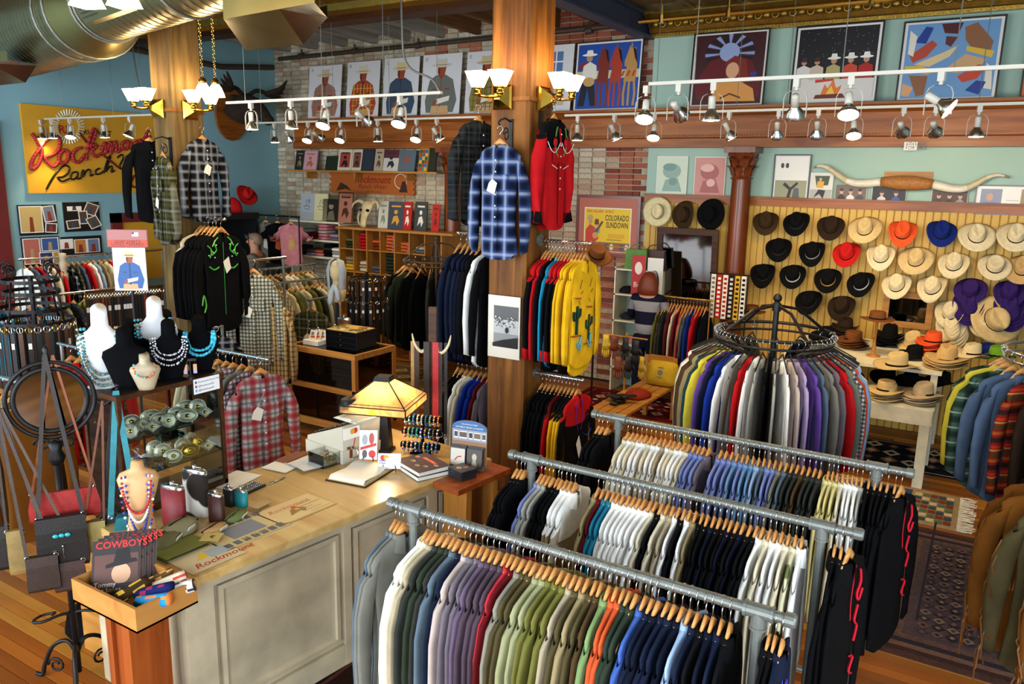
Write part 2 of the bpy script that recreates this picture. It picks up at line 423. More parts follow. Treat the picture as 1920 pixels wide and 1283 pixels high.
while z < 5.15:
    x = BX-.002-(.105 if row % 2 else 0); first = bool(row % 2)
    while x > WX:
        ln = .1 if first else .2; first = False
        xc = x-ln/2; hidden = 3.33 < z < 3.74
        if not hidden:
            if xc > -6.6:
                pal = BRC_T if (z < 3.3 and xc < -4.72) else BRC_R
            else: pal = BRC_L+(BRC_R[3:] if (z > 3.9 and xc > -7.9) else [])
            c = rp.choice(pal); d = rp.uniform(-.006, .006)
            if xc > -5.62 and z > 1.5 and nb < 300:
                o = put('brick', br_me[c], wall, (xc, WY-.005+d, z)); o.scale.x = ln; nb += 1
            else:
                stuff.col(c); yy = WY-.005+d
                a, b_, h = xc-ln/2, xc+ln/2, .0325
                stuff.hexa([(a, yy+.03, z-h), (b_, yy+.03, z-h), (b_, yy+.03, z+h), (a, yy+.03, z+h), (a+.003, yy, z-h+.003), (b_-.003, yy, z-h+.003), (b_-.003, yy, z+h-.003), (a+.003, yy, z+h-.003)])
        x -= ln+.01
    z += .0755; row += 1
stuff.build('brickwork', 'brick_face', wall, kind='stuff')
wall_b = MB().box((BX, WY-.03, 0), (3.2, WY+.3, 5.3)).build('wall_right', 'plaster_green', kind='structure', label='pale sage green plaster wall above the hat display', cat='wall')
MB().box((WX-.3, -3.2, 0), (WX, WY+.3, 5.3)).build('wall_left', 'plaster_blue', kind='structure', label='sky blue plaster wall behind the big yellow sign', cat='wall')
MB().box((3.3, -3.2, 0), (3.5, WY+.3, .6)).box((3.3, -3.2, 4.1), (3.5, WY+.3, 5.3)).box((3.3, -3.2, .6), (3.5, -1.0, 4.1)).box((3.3, 2.8, .6), (3.5, WY+.3, 4.1)).build('wall_side', 'plaster_green', kind='structure', label='sage side wall of the shop with one tall window', cat='wall')
wf = MB().box((WX-.3, -3.2, 0), (3.5, -3.0, .6)).box((WX-.3, -3.2, 4.1), (3.5, -3.0, 5.3))
for a, b in ((WX-.3, -10.4), (-6.8, -5.9), (-2.3, -1.4), (2.2, 3.5)): wf.box((a, -3.2, .6), (b, -3.0, 4.1))
wf.build('wall_front', 'plaster_green', kind='structure', label='street wall with three tall shop windows', cat='wall')
t = MB(); p = PX(10, 385, WX); t.box((WX, p.y-.42, 0), (WX+.06, p.y, 3.45)); t.build('trim_1', 'maroon_paint', kind='structure', label='maroon painted upright trim on the blue wall', cat='trim')
# maroon alcove frame with a yellow ground behind the poster stand
f = thing('trim_2', 'maroon painted frame around a mustard yellow alcove on the blue wall', 'trim', (WX, 0, 0), kind='structure')
a, b = PX(205, 400, WX), PX(285, 398, WX)
m = MB(); m.box((0, a.y, 1.2), (.05, a.y+.16, a.z)); m.box((0, a.y, a.z-.14), (.05, b.y+.9, a.z)); m.build('frame', 'maroon_paint', f)
MB().box((0, a.y+.14, 1.2), (.015, b.y+.9, a.z-.12)).build('panel', 'sign_yellow', f)
# ---- wainscot of yellow boards, one board at a time
RZ = 2.58
wn = MB().box((BX+.02, WY-.045, 0), (3.1, WY-.03, RZ)).build('wall_wainscot', 'yellow_board', kind='structure', label='mustard yellow beadboard wainscot behind the hats', cat='wall')
b = MB(); b.hexa([(-.039, .022, 0), (.039, .022, 0), (.039, .022, RZ), (-.039, .022, RZ), (-.033, 0, 0), (.033, 0, 0), (.033, 0, RZ), (-.033, 0, RZ)])
o = b.build('board', 'yellow_board'); me = o.data; bpy.data.objects.remove(o)
x = BX+.06
while x < 1.6: put('board', me, wn, (x, WY-.066, 0)); x += .0805
MB().box((BX, WY-.09, RZ), (3.1, WY-.03, RZ+.09)).box((BX, WY-.12, RZ+.09), (3.1, WY-.03, RZ+.115)).build('trim_3', 'mahogany', kind='structure', label='narrow brown wooden rail capping the yellow boards', cat='trim')
# ---- mahogany entablature along the whole back wall
MT, MBt = 3.77, 3.29
mt = thing('trim_4', 'long polished mahogany entablature shelf across the back wall', 'trim', kind='structure')
def run(prof, x0, x1, name, mat, parent, y0=WY):
    """moulding: profile (distance from wall, z) run along x"""
    m = MB(); m.grid([[(x, y0-d, z) for d, z in prof] for x in (x0, x1)], False)
    m.face(range(len(prof))); m.face([len(prof)+i for i in range(len(prof))][::-1]); return m.build(name, mat, parent)
MX0 = PY(540, 277, 9.85).x
run([(0, MT), (.42, MT), (.42, MT-.03), (.38, MT-.05), (.30, MT-.085), (.27, MT-.10), (.0, MT-.10)], MX0, 3.1, 'cornice_shelf', 'mahogany', mt)
run([(0, MT-.1), (.24, MT-.1), (.24, MT-.33), (0, MT-.33)], MX0+.05, 3.1, 'frieze', 'mahogany', mt)
run([(0, MT-.33), (.30, MT-.33), (.30, MT-.36), (.26, MT-.375), (.26, MBt), (0, MBt)], MX0+.03, 3.1, 'architrave', 'mahogany', mt)
x = MX0+.05; dn = MB()
while x < 2.2: dn.box((x, WY-.315, MT-.348), (x+.018, WY-.3, MT-.333)); x += .032
dn.build('dentil_band', 'mahogany', mt, kind='stuff')
# ---- fluted columns with leafy capitals
def column(px, nm, label):
    c = PY(px, 330, 9.98); r = .125; o = thing(nm, label, 'column', (c.x, 9.98, 0), kind='structure'); H = 2.9
    m = MB(); n = 40; rows = []
    for z, k in ((.25, 1.06), (1.2, 1.03), (2.2, .97), (H, .92)):
        rows.append([((r*k-(.012 if i % 2 else 0))*math.cos(2*math.pi*i/n), (r*k-(.012 if i % 2 else 0))*math.sin(2*math.pi*i/n), z) for i in range(n)])
    m.grid(rows, True); m.build('shaft', 'mahogany_up', o, smooth=True)
    MB().lathe([(.17, 0), (.17, .12), (.155, .14), (.165, .18), (.15, .22), (.14, .25)], 24).build('base', 'mahogany_up', o, smooth=True)
    m = MB(); m.lathe([(.12, H), (.135, H+.015), (.12, H+.03), (.115, H+.05), (.13, H+.2), (.17, H+.32)], 20)
    m.box((-.19, -.19, H+.32), (.19, .19, MBt-.002)); m.torus((0, 0, H+.015), .125, .014, n=20, k=6)
    m.build('capital', 'mahogany_up', o, smooth=False)
    for tier, (zz, n2, rr, hh) in enumerate(((H+.045, 8, .125, .12), (H+.14, 8, .14, .13))):
        for i in range(n2):
            a = 2*math.pi*(i+.5*tier)/n2; lf = MB(); rows = []
            for t, wd, out in ((0, .035, 0), (.4, .05, .012), (.75, .045, .03), (1, .02, .065), (.85, .008, .08)):
                rows.append([((rr+out)*math.cos(a)-q*wd*math.sin(a), (rr+out)*math.sin(a)+q*wd*math.cos(a), zz+hh*t) for q in (-1, 0, 1)])
            lf.grid(rows); lf.build('leaf', 'mahogany_up', o, smooth=True)
    for i in range(4):
        a = math.pi/4+i*math.pi/2; m = MB(); pts = [((.17+.035*math.cos(q)*(1-q/14))*math.cos(a), (.17+.035*math.cos(q)*(1-q/14))*math.sin(a), H+.285+.035*math.sin(q)*(1-q/14)) for q in [k*.6 for k in range(16)]]
        m.tube(pts, .010, 5); m.build('volute', 'mahogany_up', o)
    return o
column(1391, 'column', 'fluted mahogany column with leafy capital beside the hat wall')
column(848, 'column', 'fluted mahogany column half hidden behind the dark plaid shirt')
# ---- ceiling: pressed tin with gold cornice, open joists over the brick bay
CZ, JX, JY = 4.95, -4.14, 7.45
ceil = MB().box((JX-.1, -3.2, CZ), (3.4, WY+.2, CZ+.1)).box((WX-.3, -3.2, CZ), (JX-.1, JY, CZ+.1)).build('ceiling', 'tin_ceiling', kind='structure', label='dark bronze pressed tin ceiling', cat='ceiling')
b = MB()
for (s0, z0), (s1, z1) in (((.29, 0), (.27, -.018)), ((.27, -.018), (.20, -.006)), ((.20, -.006), (.17, -.02)), ((.17, -.02), (.08, -.008)), ((.08, -.008), (.0001, -.022))):
    b.grid([[(-s0, -s0, z0), (s0, -s0, z0), (s0, s0, z0), (-s0, s0, z0)], [(-s1, -s1, z1), (s1, -s1, z1), (s1, s1, z1), (-s1, s1, z1)]], True)
o = b.build('tile', 'tin_ceiling'); me = o.data; bpy.data.objects.remove(o)
for i in range(8):
    for j in range(9): put('tile', me, ceil, (JX+.42+i*.6, 9.55-j*.6, CZ))
cn = thing('cornice', 'ornate gold pressed tin cornice over the framed paintings', 'cornice', kind='structure')
run([(.03, CZ), (.36, CZ), (.36, CZ-.03), (.30, CZ-.07), (.24, CZ-.09), (.16, CZ-.17), (.13, CZ-.22), (.10, CZ-.23), (.10, CZ-.27), (.03, CZ-.27)], JX, 3.1, 'moulding', 'tin_gold', cn)
m = MB(); x = JX+.1
while x < 2.2:
    m.ball((x, WY-.21, CZ-.13), .055, 8, 5, 1, .5, .8); m.torus((x+.1, WY-.2, CZ-.13), .04, .012, 'y', 10, 5); x += .2
m.build('ornament', 'tin_gold', cn, smooth=True, kind='stuff')
m = MB(); x = JX+.05
while x < 2.2: m.box((x, WY-.115, CZ-.262), (x+.02, WY-.1, CZ-.238)); x += .04
m.build('bead_course', 'tin_gold', cn, kind='stuff')
# steel and timber beams around the joist bay
m = MB(); m.box((JX-.16, 5.0, 4.67), (JX+.02, WY, 4.70)); m.box((JX-.085, 5.0, 4.70), (JX-.055, WY, 5.0)); m.box((JX-.16, 5.0, 4.93), (JX+.02, WY, 4.96))
m.build('beam', 'steel_blue', kind='structure', label='blue grey steel beam running from the post to the back wall', cat='beam')
bm = thing('beam', 'dark timber beam with a gold tin edge in front of the open joists', 'beam', kind='structure')
MB().box((WX, JY-.05, 4.66), (JX-.17, JY+.22, 5.0)).build('timber', 'dark_wood', bm)
run([(0, 4.95), (.22, 4.95), (.20, 4.88), (.13, 4.83), (.1, 4.76), (.04, 4.72), (0, 4.72)], WX, JX-.17, 'gold_edge', 'tin_gold', bm, JY-.05)
MB().box((WX-.2, JY+.2, 5.24), (JX, WY+.2, 5.3)).build('ceiling_deck', 'joist_brown', kind='structure', label='wooden deck above the open joists', cat='ceiling')
x = WX+.35; i = 0
while x < JX-.3:
    mat = 'joist_grey' if x < -7.0 else 'joist_brown'
    MB().box((x, JY+.2, 4.93), (x+.09, WY+.05, 5.24)).build('joist', mat, kind='structure', cat='joist', group='open joists', label='%s ceiling joist, %s from the blue wall' % ('grey painted' if mat == 'joist_grey' else 'bare brown', nth(i+1)))
    x += .66; i += 1
# ---- the two timber posts
def post(nm, x0, x1, y0, y1, label, wd='post_wood'):
    o = thing(nm, label, 'post', ((x0+x1)/2, (y0+y1)/2, 0), kind='structure'); w_, d_ = (x1-x0)/2, (y1-y0)/2
    k = .025; m = MB(); oct_ = lambda z: [(-w_+k, -d_, z), (w_-k, -d_, z), (w_, -d_+k, z), (w_, d_-k, z), (w_-k, d_, z), (-w_+k, d_, z), (-w_, d_-k, z), (-w_, -d_+k, z)]
    m.grid([oct_(z) for z in (0, 1.2, 2.4, 3.6, CZ)], True).build('timber', wd, o)
    MB().box((-w_-.03, -d_-.03, 0), (w_+.03, d_+.03, .28)).build('plinth', 'mahogany', o)
    m = MB(); zz = 3.43
    m.box((-w_-.012, -d_-.012, zz), (w_+.012, d_+.012, zz+.03)).build('conduit_band', 'post_wood', o)
    return o
post('post', -3.46, -3.11, 5.28, 5.68, 'big honey brown timber post in the middle of the shop')
post('post', -7.31, -7.0, 5.02, 5.40, 'weathered timber post beside the big yellow sign', 'weathered_wood')
# ---- sprinkler pipes
m = MB(); m.tube([(WX+.3, WY-.16, 4.80), (JX-.3, WY-.16, 4.86)], .035, 8)
for x in (-10.4, -9.2, -7.9, -6.2, -5.0): m.cyl((x, WY-.16, 4.78), (x, WY-.16, 4.93), .018, n=6); m.cyl((x-.05, WY-.16, 4.82), (x+.05, WY-.16, 4.83), .048, n=8)
m.build('sprinkler_pipe', 'pipe_dark', label='dark sprinkler pipe along the top of the brick wall', cat='pipe')
m = MB(); a = PX(415, 125, WX+.3); m.tube([(WX+.3, 6.0, a.z+.1), (WX+.3, a.y, a.z), (WX+.3, WY-.3, a.z+.12)], .045, 8)
m.build('sprinkler_pipe', 'pipe_dark', label='thick dark pipe crossing the blue wall near the corner', cat='pipe')
a, b = PY(1195, 37, 9.4), PY(1920, 4, 9.4)
m = MB(); m.tube([(JX+.15, 9.35, 4.74), (2.6, 9.35, 4.74)], .028, 8)
for x in (-3.7, -2.9, -1.4, -.7): m.cyl((x, 9.35, 4.74), (x, 9.35, 4.9), .014, n=6); m.cyl((x, 9.35, 4.70), (x, 9.35, 4.79), .036, n=8)
m.build('sprinkler_pipe', 'gold', label='thin brass sprinkler pipe below the tin ceiling', cat='pipe')
# ---- spiral duct with sheet metal diffusers
dt = thing('spiral_duct', 'large round spiral sheet metal air duct under the ceiling', 'duct', (0, 0, 0))
A, B = Vector((-2.2, 3.28, 4.27)), Vector((-10.4, 5.29, 4.33)); dd = (B-A).normalized()
sm_end = A+dd*4.95; bg_start = A+dd*5.35
m = MB(); m.cyl(A, sm_end, .31, n=32, cap=False); m.build('small_run', 'duct_metal', dt, smooth=True)
m = MB(); m.cyl(sm_end, bg_start, .31, .42, n=32, cap=False); m.build('reducer', 'duct_metal', dt, smooth=True)
m = MB(); m.cyl(bg_start, B, .42, n=32, cap=False); m.build('large_run', 'duct_metal', dt, smooth=True)
def ring(m, c, R, r, n=32, k=5):
    x, y = frame(dd); return m.tube([c+(x*math.cos(2*math.pi*i/n)+y*math.sin(2*math.pi*i/n))*R for i in range(n)], r, k, closed=True)
for q, R in ((4.9, .315), (4.97, .32), (5.36, .425), (5.7, .425), (3.2, .315), (1.2, .315)): ring(MB(), A+dd*q, R, .012).build('band', 'galvanised', dt)
m = MB(); q = .1
while q < 8.2:
    if not 4.9 < q < 5.45: ring(m, A+dd*q, .310 if q < 5 else .420, .004, 28, 3)
    q += .12
m.build('spiral_seam', 'pipe_dark', dt, kind='stuff')
b_ = [PY(419, 36, 3.7), PY(523, 17, 3.7), PY(569, 83, 4.2), PY(461, 95, 4.2), PY(590, 5, 3.75), PY(614, 33, 4.2)]; off = PZ(48, 155, b_[2].z)-b_[2]
for mv in (V(0, 0, 0), off):
    a, b, c, d, e, f = [p+mv for p in b_]; up = V(0, 0, .16); m = MB(); m.poly([a, b, c, d]); m.poly([a, d, d+up, a+up]); m.poly([d, c, f, f+up*.5, d+up]); m.poly([b, a, a+up, e+up*.5, e]); m.build('diffuser', 'duct_metal', dt); m = MB(); m.poly([b, e, f, c]); m.build('diffuser_face', 'chrome', dt)  # end face in brighter metal, standing in for daylight reflected off it
n_ = Vector((dd.y, -dd.x, 0)); n_ = n_ if n_.y < 0 else -n_; gp = A+dd*3.7+V(0, 0, .10)
m = MB(); m.hexa([gp+n_*.30-V(0, 0, .34), gp+dd*.95+n_*.30-V(0, 0, .34), gp+dd*.95-n_*.1-V(0, 0, .3), gp-n_*.1-V(0, 0, .3), gp+n_*.42+V(0, 0, .02), gp+dd*.95+n_*.42+V(0, 0, .02), gp+dd*.95-n_*.1, gp-n_*.1])
m.build('grille_box', 'duct_metal', dt)
m = MB()
for i in range(9):
    z = -.30+i*.034; f_ = .30+(.12*(i+1)/10)+.004
    m.tube([gp+dd*.58+n_*f_+V(0, 0, z), gp+dd*.93+n_*f_+V(0, 0, z)], .006, 4)
m.build('grille', 'pipe_dark', dt)
# ------------------------------------------------------------------ garments and hangers
def sgn(x): return (x > 0)-(x < 0)
def body_rings(rd, Ln, sw, th, n, fold, neck=.062, open_front=False):
    lv = [(neck, th*.9+.008, -.140, .018), (.125, th*1.15, -.155, .05), (sw*.86, th*1.1, -.180, .07), (sw*.98, th, -.208, .10), (sw*.90, th*1.05, -.33, .03), (sw*.82, th, -.48, 0), (sw*.82, th*1.05, -.48-(Ln-.33)*.5, 0), (sw*.88, th*1.15, -.15-Ln, 0)]
    ph = [rd.uniform(0, 6.3) for _ in range(4)]; rows = []
    for j, (w_, t_, z, dr) in enumerate(lv):
        ring = []; down = max(0, (j-2)/5)
        for i in range(n):
            a = 2*math.pi*(i+.5)/n; c, s_ = math.cos(a), math.sin(a)
            x = w_*sgn(c)*abs(c)**.8; yy = t_*sgn(s_)*abs(s_)**.7
            yy += fold*down*(math.sin(x*38+ph[0]+z*3)+.6*math.sin(x*71+ph[1]))*.5
            x += fold*down*.8*math.sin(z*9+ph[2])
            zz = z-dr*(1-abs(c)**1.2)
            if j == len(lv)-1: zz += .06*abs(c)**3
            ring.append((x, yy, zz))
        rows.append(ring)
    return rows
def sleeve_rings(rd, side, Ln, sw, th, n, spread=.0, fold=.004, ln=.62, wide=1.0):
    ph = rd.uniform(0, 6.3); yo = rd.uniform(-.25, .25)*th
    P = [(sw-.036, -.220), (sw-.004, -.262), (sw+.017+spread*.6, -.40), (sw+.022+spread, -.215-ln*.62), (sw+.018+spread*1.05, -.215-ln*.88), (sw+.014+spread*1.05, -.215-ln)]
    R = [(.042, .9), (.047, 1.0), (.049, 1.0), (.044, 1.05), (.036, 1.0), (.034, .85)]; rows = []
    for j, ((x, z), (rx, k)) in enumerate(zip(P, R)):
        tx = (1.0, .6, .15, 0, 0, 0)[j]; ring = []; rx *= wide
        for i in range(n):
            a = 2*math.pi*i/n; c, s_ = math.cos(a), math.sin(a)
            xx = x+rx*c; yy = yo*j/3+th*1.1*k*sgn(s_)*abs(s_)**.8+fold*math.sin(j*1.9+ph+c*2)
            zz = z-tx*rx*c*.9+(.012*c if j > 2 else 0)
            ring.append((side*xx, yy, zz))
        rows.append(ring if side > 0 else ring[::-1])
    return rows
def garment_data(seed, Ln=.76, sw=.215, th=.010, n=16, fold=.004, spread=.022, sl=.62, wide=1.0, mat='fabric', name='shirt'):
    rd = random.Random(seed); m = MB(); R = body_rings(rd, Ln, sw, th, n, fold); m.grid(R, True)
    SL = []
    for side in (-1, 1):
        S = sleeve_rings(rd, side, Ln, sw, th, max(8, n//2), spread, fold, sl, wide); SL.append(S); m.grid(S, True, False, True)
    o = m.build(name, mat, smooth=True); d = o.data; bpy.data.objects.remove(o)
    out = {'body': d}
    k = MB(); k.grid([[(x*1.012, y*1.12+sgn(y)*.0012, z+.0015) for x, y, z in r] for r in R[:5]], True)
    for S in SL: k.grid([[(x+sgn(x)*.002*(1 if abs(x) > sw else -1), y*1.10, z+.001) for x, y, z in r] for r in S[:2]], True)
    o = k.build('yoke', mat, smooth=True); out['yoke'] = o.data; bpy.data.objects.remove(o)
    out['cuff'] = []
    for S in SL:
        k = MB(); k.grid([[(x, y*1.15, z) for x, y, z in r] for r in S[-2:]], True, False, True)
        o = k.build('cuff', mat, smooth=True); out['cuff'].append(o.data); bpy.data.objects.remove(o)
    # collar: a standing band that folds over
    k = MB(); n2 = 14; rows = []
    for q, (w_, t_, z) in enumerate(((.058, th+.008, -.165), (.05, th+.004, -.122), (.062, th+.012, -.125), (.082, th+.018, -.178))):
        ring = []
        for i in range(n2+1):
            a = -math.pi/2+.22+(2*math.pi-.44)*i/n2; fr = 1-abs(i/n2-.5)*2
            zz = z-(.045 if q == 3 else .012)*(1-fr)**2
            ring.append((w_*math.cos(a), t_*math.sin(a), zz))
        rows.append(ring)
    k.grid(rows); o = k.build('collar', mat, smooth=True); out['collar'] = o.data; bpy.data.objects.remove(o)
    out['R'] = R; out['S'] = SL; return out
G = [garment_data(i, Ln=.74+.03*(i % 3), sw=.212+.006*(i % 2), fold=.0022) for i in range(4)]
GJ = [garment_data(20+i, Ln=.80, sw=.23, th=.02, fold=.004, wide=1.15, name='jacket') for i in range(2)]
GS = [garment_data(30+i, Ln=.70, sw=.2, th=.013, n=12, fold=.004) for i in range(2)]
# hanger: contoured wooden bar with a steel hook
def hanger_data(n=8, hw=.165):
    m = MB(); rows = []
    for i in range(2*n+1):
        x = hw*(i/n-1); a = abs(x)/hw; zc = -.112-.107*a-.016*max(0, min(1, (a-.3)/.25)); h = .030*(1-.55*a); d = .0065-.003*a
        rows.append([(x, -d, zc-h*.6), (x, d, zc-h*.6), (x, d*1.05, zc+h*.1), (x, d*.6, zc+h*.8), (x, -d*.6, zc+h*.8), (x, -d*1.05, zc+h*.1)])
    m.grid(rows, True, True, True); o = m.build('hanger', 'hanger_wood', smooth=True); d1 = o.data; bpy.data.objects.remove(o)
    pts = [(0, 0, -.09), (0, 0, -.055), (.006, 0, -.045)]+[(.024*math.sin(a), 0, -.024+.024*math.cos(a)-.0) for a in [math.radians(q) for q in (130, 90, 50, 10, -30, -70, -110)]]
    m = MB(); m.tube(pts, .0021, 5); o = m.build('hook', 'chrome', smooth=True); d2 = o.data; bpy.data.objects.remove(o)
    return d1, d2
HG, HK = hanger_data()
m = MB(); m.tube([(-.19, 0, -.20), (0, 0, -.1), (.19, 0, -.20)], .006, 5); o = m.build('hanger', 'black_plastic'); HGB = o.data; bpy.data.objects.remove(o)
COL = {}
_raw = '''wht=white=F0EEE8|crm=cream=D8CDB0|gry=grey=6E6D64|lgr=light grey=9C9A90|chr=charcoal=2E302B|dgn=dark green=2B3326|slb=slate blue=55636F|blk=black=0C0C0E|nvy=navy=141B2E|dnv=dark navy=0E1220|ppk=pale pink=B3A299|mve=mauve=6A6068|plm=plum=4A3B45|pur=dusty purple=5E4E62|crs=coral red=B02A35|drd=dark red=5A1216|gbg=grey beige=7F7A6C|dol=dark olive=4A4128|brn=brown=4B3822|sag=sage green=8E8E68|olv=olive=66642F|tan=tan=8F7E5A|bge=beige=A2947A|lgn=light green=6F8A58|org=orange=C4532C|fst=forest green=28352B|blu=blue=3D5A9E|pbl=pale blue=8FA6C4|per=periwinkle=7682B6|sky=sky blue=6A8DB0|tea=teal=1E6E88|red=red=B3161B|ylw=pale yellow=D2C584|gol=golden yellow=DFAE1C|cyn=turquoise=1E86A8|lav=lavender=9B8BB0|ora=bright orange=D4491B|pnk=pink=C77F86|dtl=dark teal=1F3D40|vio=violet=5B3F8C|roy=royal blue=17308A|lmn=lemon=C9B83A|sue=suede brown=6E4214|drk=dark brown=2A1D14|rus=rust=6E3018|mar=maroon=5A1620|den=denim blue=4A5A70'''
for e in _raw.split('|'):
    k, nm, h = e.split('='); COL[k] = (nm, h)
def seq(s):
    out = []
    for t in s.split():
        c, _, n = t.partition('*'); out += [c]*int(n or 1)
    return out
rg = random.Random(11)
def hang(code, loc, rz, label, hlabel=None, group=None, sets=G, cat='shirt', name='shirt', hanger=True, scale=(1, 1, 1), hgroup=None, yoke=None, cuff=None, mat=None, collar=None, idx=None):
    """one garment on its hanger; code is a colour code or a plaid material name"""
    g = sets[rg.randrange(len(sets)) if idx is None else idx]
    k = code if code in COL else None
    o = put(name, g['body'], None, loc, rz, label=label, cat=cat, group=group, color=COL[k][1] if k else None)
    o.rotation_euler = (rg.uniform(-.02, .02), 0, rz); o.scale = scale
    pm = mat or (None if k else code)
    def part(nm, cc, me=None):
        if nm == 'cuff' and me is None: return [part(nm, cc, q) for q in g['cuff']]
        c = put(nm, me or g[nm], o)
        if cc in MATS: c.material_slots[0].link = 'OBJECT'; c.material_slots[0].material = MATS[cc]
        else: c.color = hx(COL[cc][1] if cc in COL else cc)
        return c
    if pm: o.material_slots[0].link = 'OBJECT'; o.material_slots[0].material = MATS[pm]
    part('collar', collar or yoke or (pm if pm else k))
    if yoke: part('yoke', yoke)
    if cuff: part('cuff', cuff)
    if hanger:
        hh = put('hanger', HG if hanger is True else hanger, None, loc, rz, label=hlabel or 'wooden hanger inside the '+' '.join(label.split()[:10]), cat='hanger', group=hgroup)
        put('hook', HK, hh)
    return o
def colname(c): return COL[c][0] if c in COL else c.replace('_', ' ')
# plaid cloths
plaid('blue_plaid', '1B2C5A', [('080B18', .25, .26, 'x', .75), ('080B18', .25, .26, 'z', .75), ('5A76B0', .72, .16, 'x', .3), ('5A76B0', .72, .16, 'z', .3), ('C4CCDA', .72, .08, 'x', .32), ('C4CCDA', .72, .08, 'z', .32)], .11, .95)
plaid('grey_plaid', '20242E', [('08090C', .25, .24, 'x', .8), ('08090C', .25, .24, 'z', .8), ('B9BCC2', .72, .12, 'x', .32), ('B9BCC2', .72, .12, 'z', .32)], .085, .95)
plaid('dark_plaid', '0E0F12', [('2A2C2E', .3, .15, 'x', .7), ('2A2C2E', .3, .15, 'z', .7), ('4A4A38', .75, .04, 'x', .4), ('4A4A38', .75, .04, 'z', .4)], .10, .9)
plaid('olive_plaid', '15160F', [('4A4722', .3, .14, 'x', .6), ('4A4722', .3, .14, 'z', .6), ('A8A690', .75, .09, 'x', .3), ('A8A690', .75, .09, 'z', .3)], .10, .95)
plaid('red_plaid', 'A8A4A0', [('8E1520', .25, .2, 'x', .8), ('8E1520', .25, .2, 'z', .8), ('3A3A42', .75, .08, 'x', .55), ('3A3A42', .75, .08, 'z', .55)], .10, .5)
plaid('check_plaid', 'B9B8A6', [('23302A', .25, .22, 'x', .75), ('23302A', .25, .22, 'z', .75)], .033, .3)
plaid('tan_plaid', 'A58C5E', [('4B3218', .25, .15, 'x', .7), ('4B3218', .25, .15, 'z', .7), ('D6C49A', .7, .1, 'x', .5)], .05, .3)
plaid('green_plaid', '3E5A4A', [('111A16', .25, .22, 'x', .75), ('111A16', .25, .22, 'z', .75), ('A9B5A6', .7, .05, 'z', .6)], .10, .4)
plaid('red_check', 'A9A3A0', [('7A2028', .25, .22, 'x', .8), ('25324E', .25, .22, 'z', .75)], .035, .3)
plaid('gingham', 'C9CACC', [('16181E', .25, .25, 'x', .75), ('16181E', .25, .25, 'z', .75)], .028, .2)
plaid('blanket_stripe', '7A1A14', [('1E1A16', .15, .09, 'z', .95), ('9A4A1E', .4, .06, 'z', .9), ('33381C', .62, .07, 'z', .9), ('B08040', .78, .03, 'z', .8), ('B23018', .9, .05, 'z', .8)], .17, .2)
def spotted(name, base, spots, sc_, th=.5):
    m, nt, b = nodes(name); tc = N(nt, 'ShaderNodeTexCoord'); c = src_color(nt, base)
    for k, (h, s, lo, hi) in enumerate(spots):
        v = N(nt, 'ShaderNodeTexVoronoi'); v.inputs['Scale'].default_value = sc_*s; L(nt, tc.outputs['Object'], v.inputs['Vector'])
        r = N(nt, 'ShaderNodeMapRange'); r.inputs[1].default_value = hi; r.inputs[2].default_value = lo; L(nt, v.outputs['Distance'], r.inputs[0]); c = mixc(nt, r.outputs[0], c, hx(h))
    L(nt, c, b.inputs['Base Color']); b.inputs['Roughness'].default_value = .85; return m
spotted('leopard', 'A87A32', [('1C1208', 1, .42, .5), ('6E4818', 1, .2, .3)], 38)
spotted('floral_blue', '55646A', [('A88A4A', 1, .2, .26), ('8A4A38', 1.7, .12, .17), ('C9C3A8', 2.3, .1, .14)], 13)
spotted('floral_dark', '1E2226', [('8A6A3A', 1, .2, .26), ('7A2A28', 1.6, .14, .19), ('9AA39A', 2.1, .1, .14)], 12)
spotted('palm_print', 'CFC9A6', [('5C6A2E', 1, .28, .36), ('7E8A4A', 1.7, .2, .28)], 9)
# ---- straight pipe racks in the foreground
RAIL = 1.45
def pipe_rack(name, label, Y, x0, x1, tx):
    o = thing(name, label, 'clothes rack', ((x0+x1)/2, Y, 0)); c = (x0+x1)/2
    MB().tube([(x0-c, 0, RAIL), (x1-c, 0, RAIL)], .019, 14).build('rail', 'galvanised', o, smooth=False)
    for x in (x0, x1): MB().lathe([(.019, -.001), (.026, 0), (.026, .03), (.021, .036), (.001, .037)], 14, axis='x').map(lambda p, x=x: V((p.x-.01)*(1 if x > c else -1)+x-c, p.y, p.z+RAIL)).build('end_cap', 'galvanised', o)
    for x in tx:
        m = MB(); m.cyl((x-c-.045, 0, RAIL), (x-c+.045, 0, RAIL), .026, n=14); m.cyl((x-c-.05, 0, RAIL), (x-c-.04, 0, RAIL), .029, n=14); m.cyl((x-c+.04, 0, RAIL), (x-c+.05, 0, RAIL), .029, n=14)
        m.cyl((x-c, 0, RAIL), (x-c, 0, RAIL-.06), .026, n=14); m.cyl((x-c, 0, RAIL-.055), (x-c, 0, RAIL-.065), .029, n=14); m.build('tee_fitting', 'galvanised', o)
        MB().cyl((x-c, 0, .03), (x-c, 0, RAIL-.05), .019, n=12).build('upright', 'galvanised', o)
        MB().tube([(x-c, -.28, .03), (x-c, .28, .03)], .019, 10).build('foot', 'galvanised', o)
    MB().tube([(tx[0]-c, 0, .2), (tx[1]-c, 0, .2)], .016, 10).build('stretcher', 'galvanised', o)
    return o
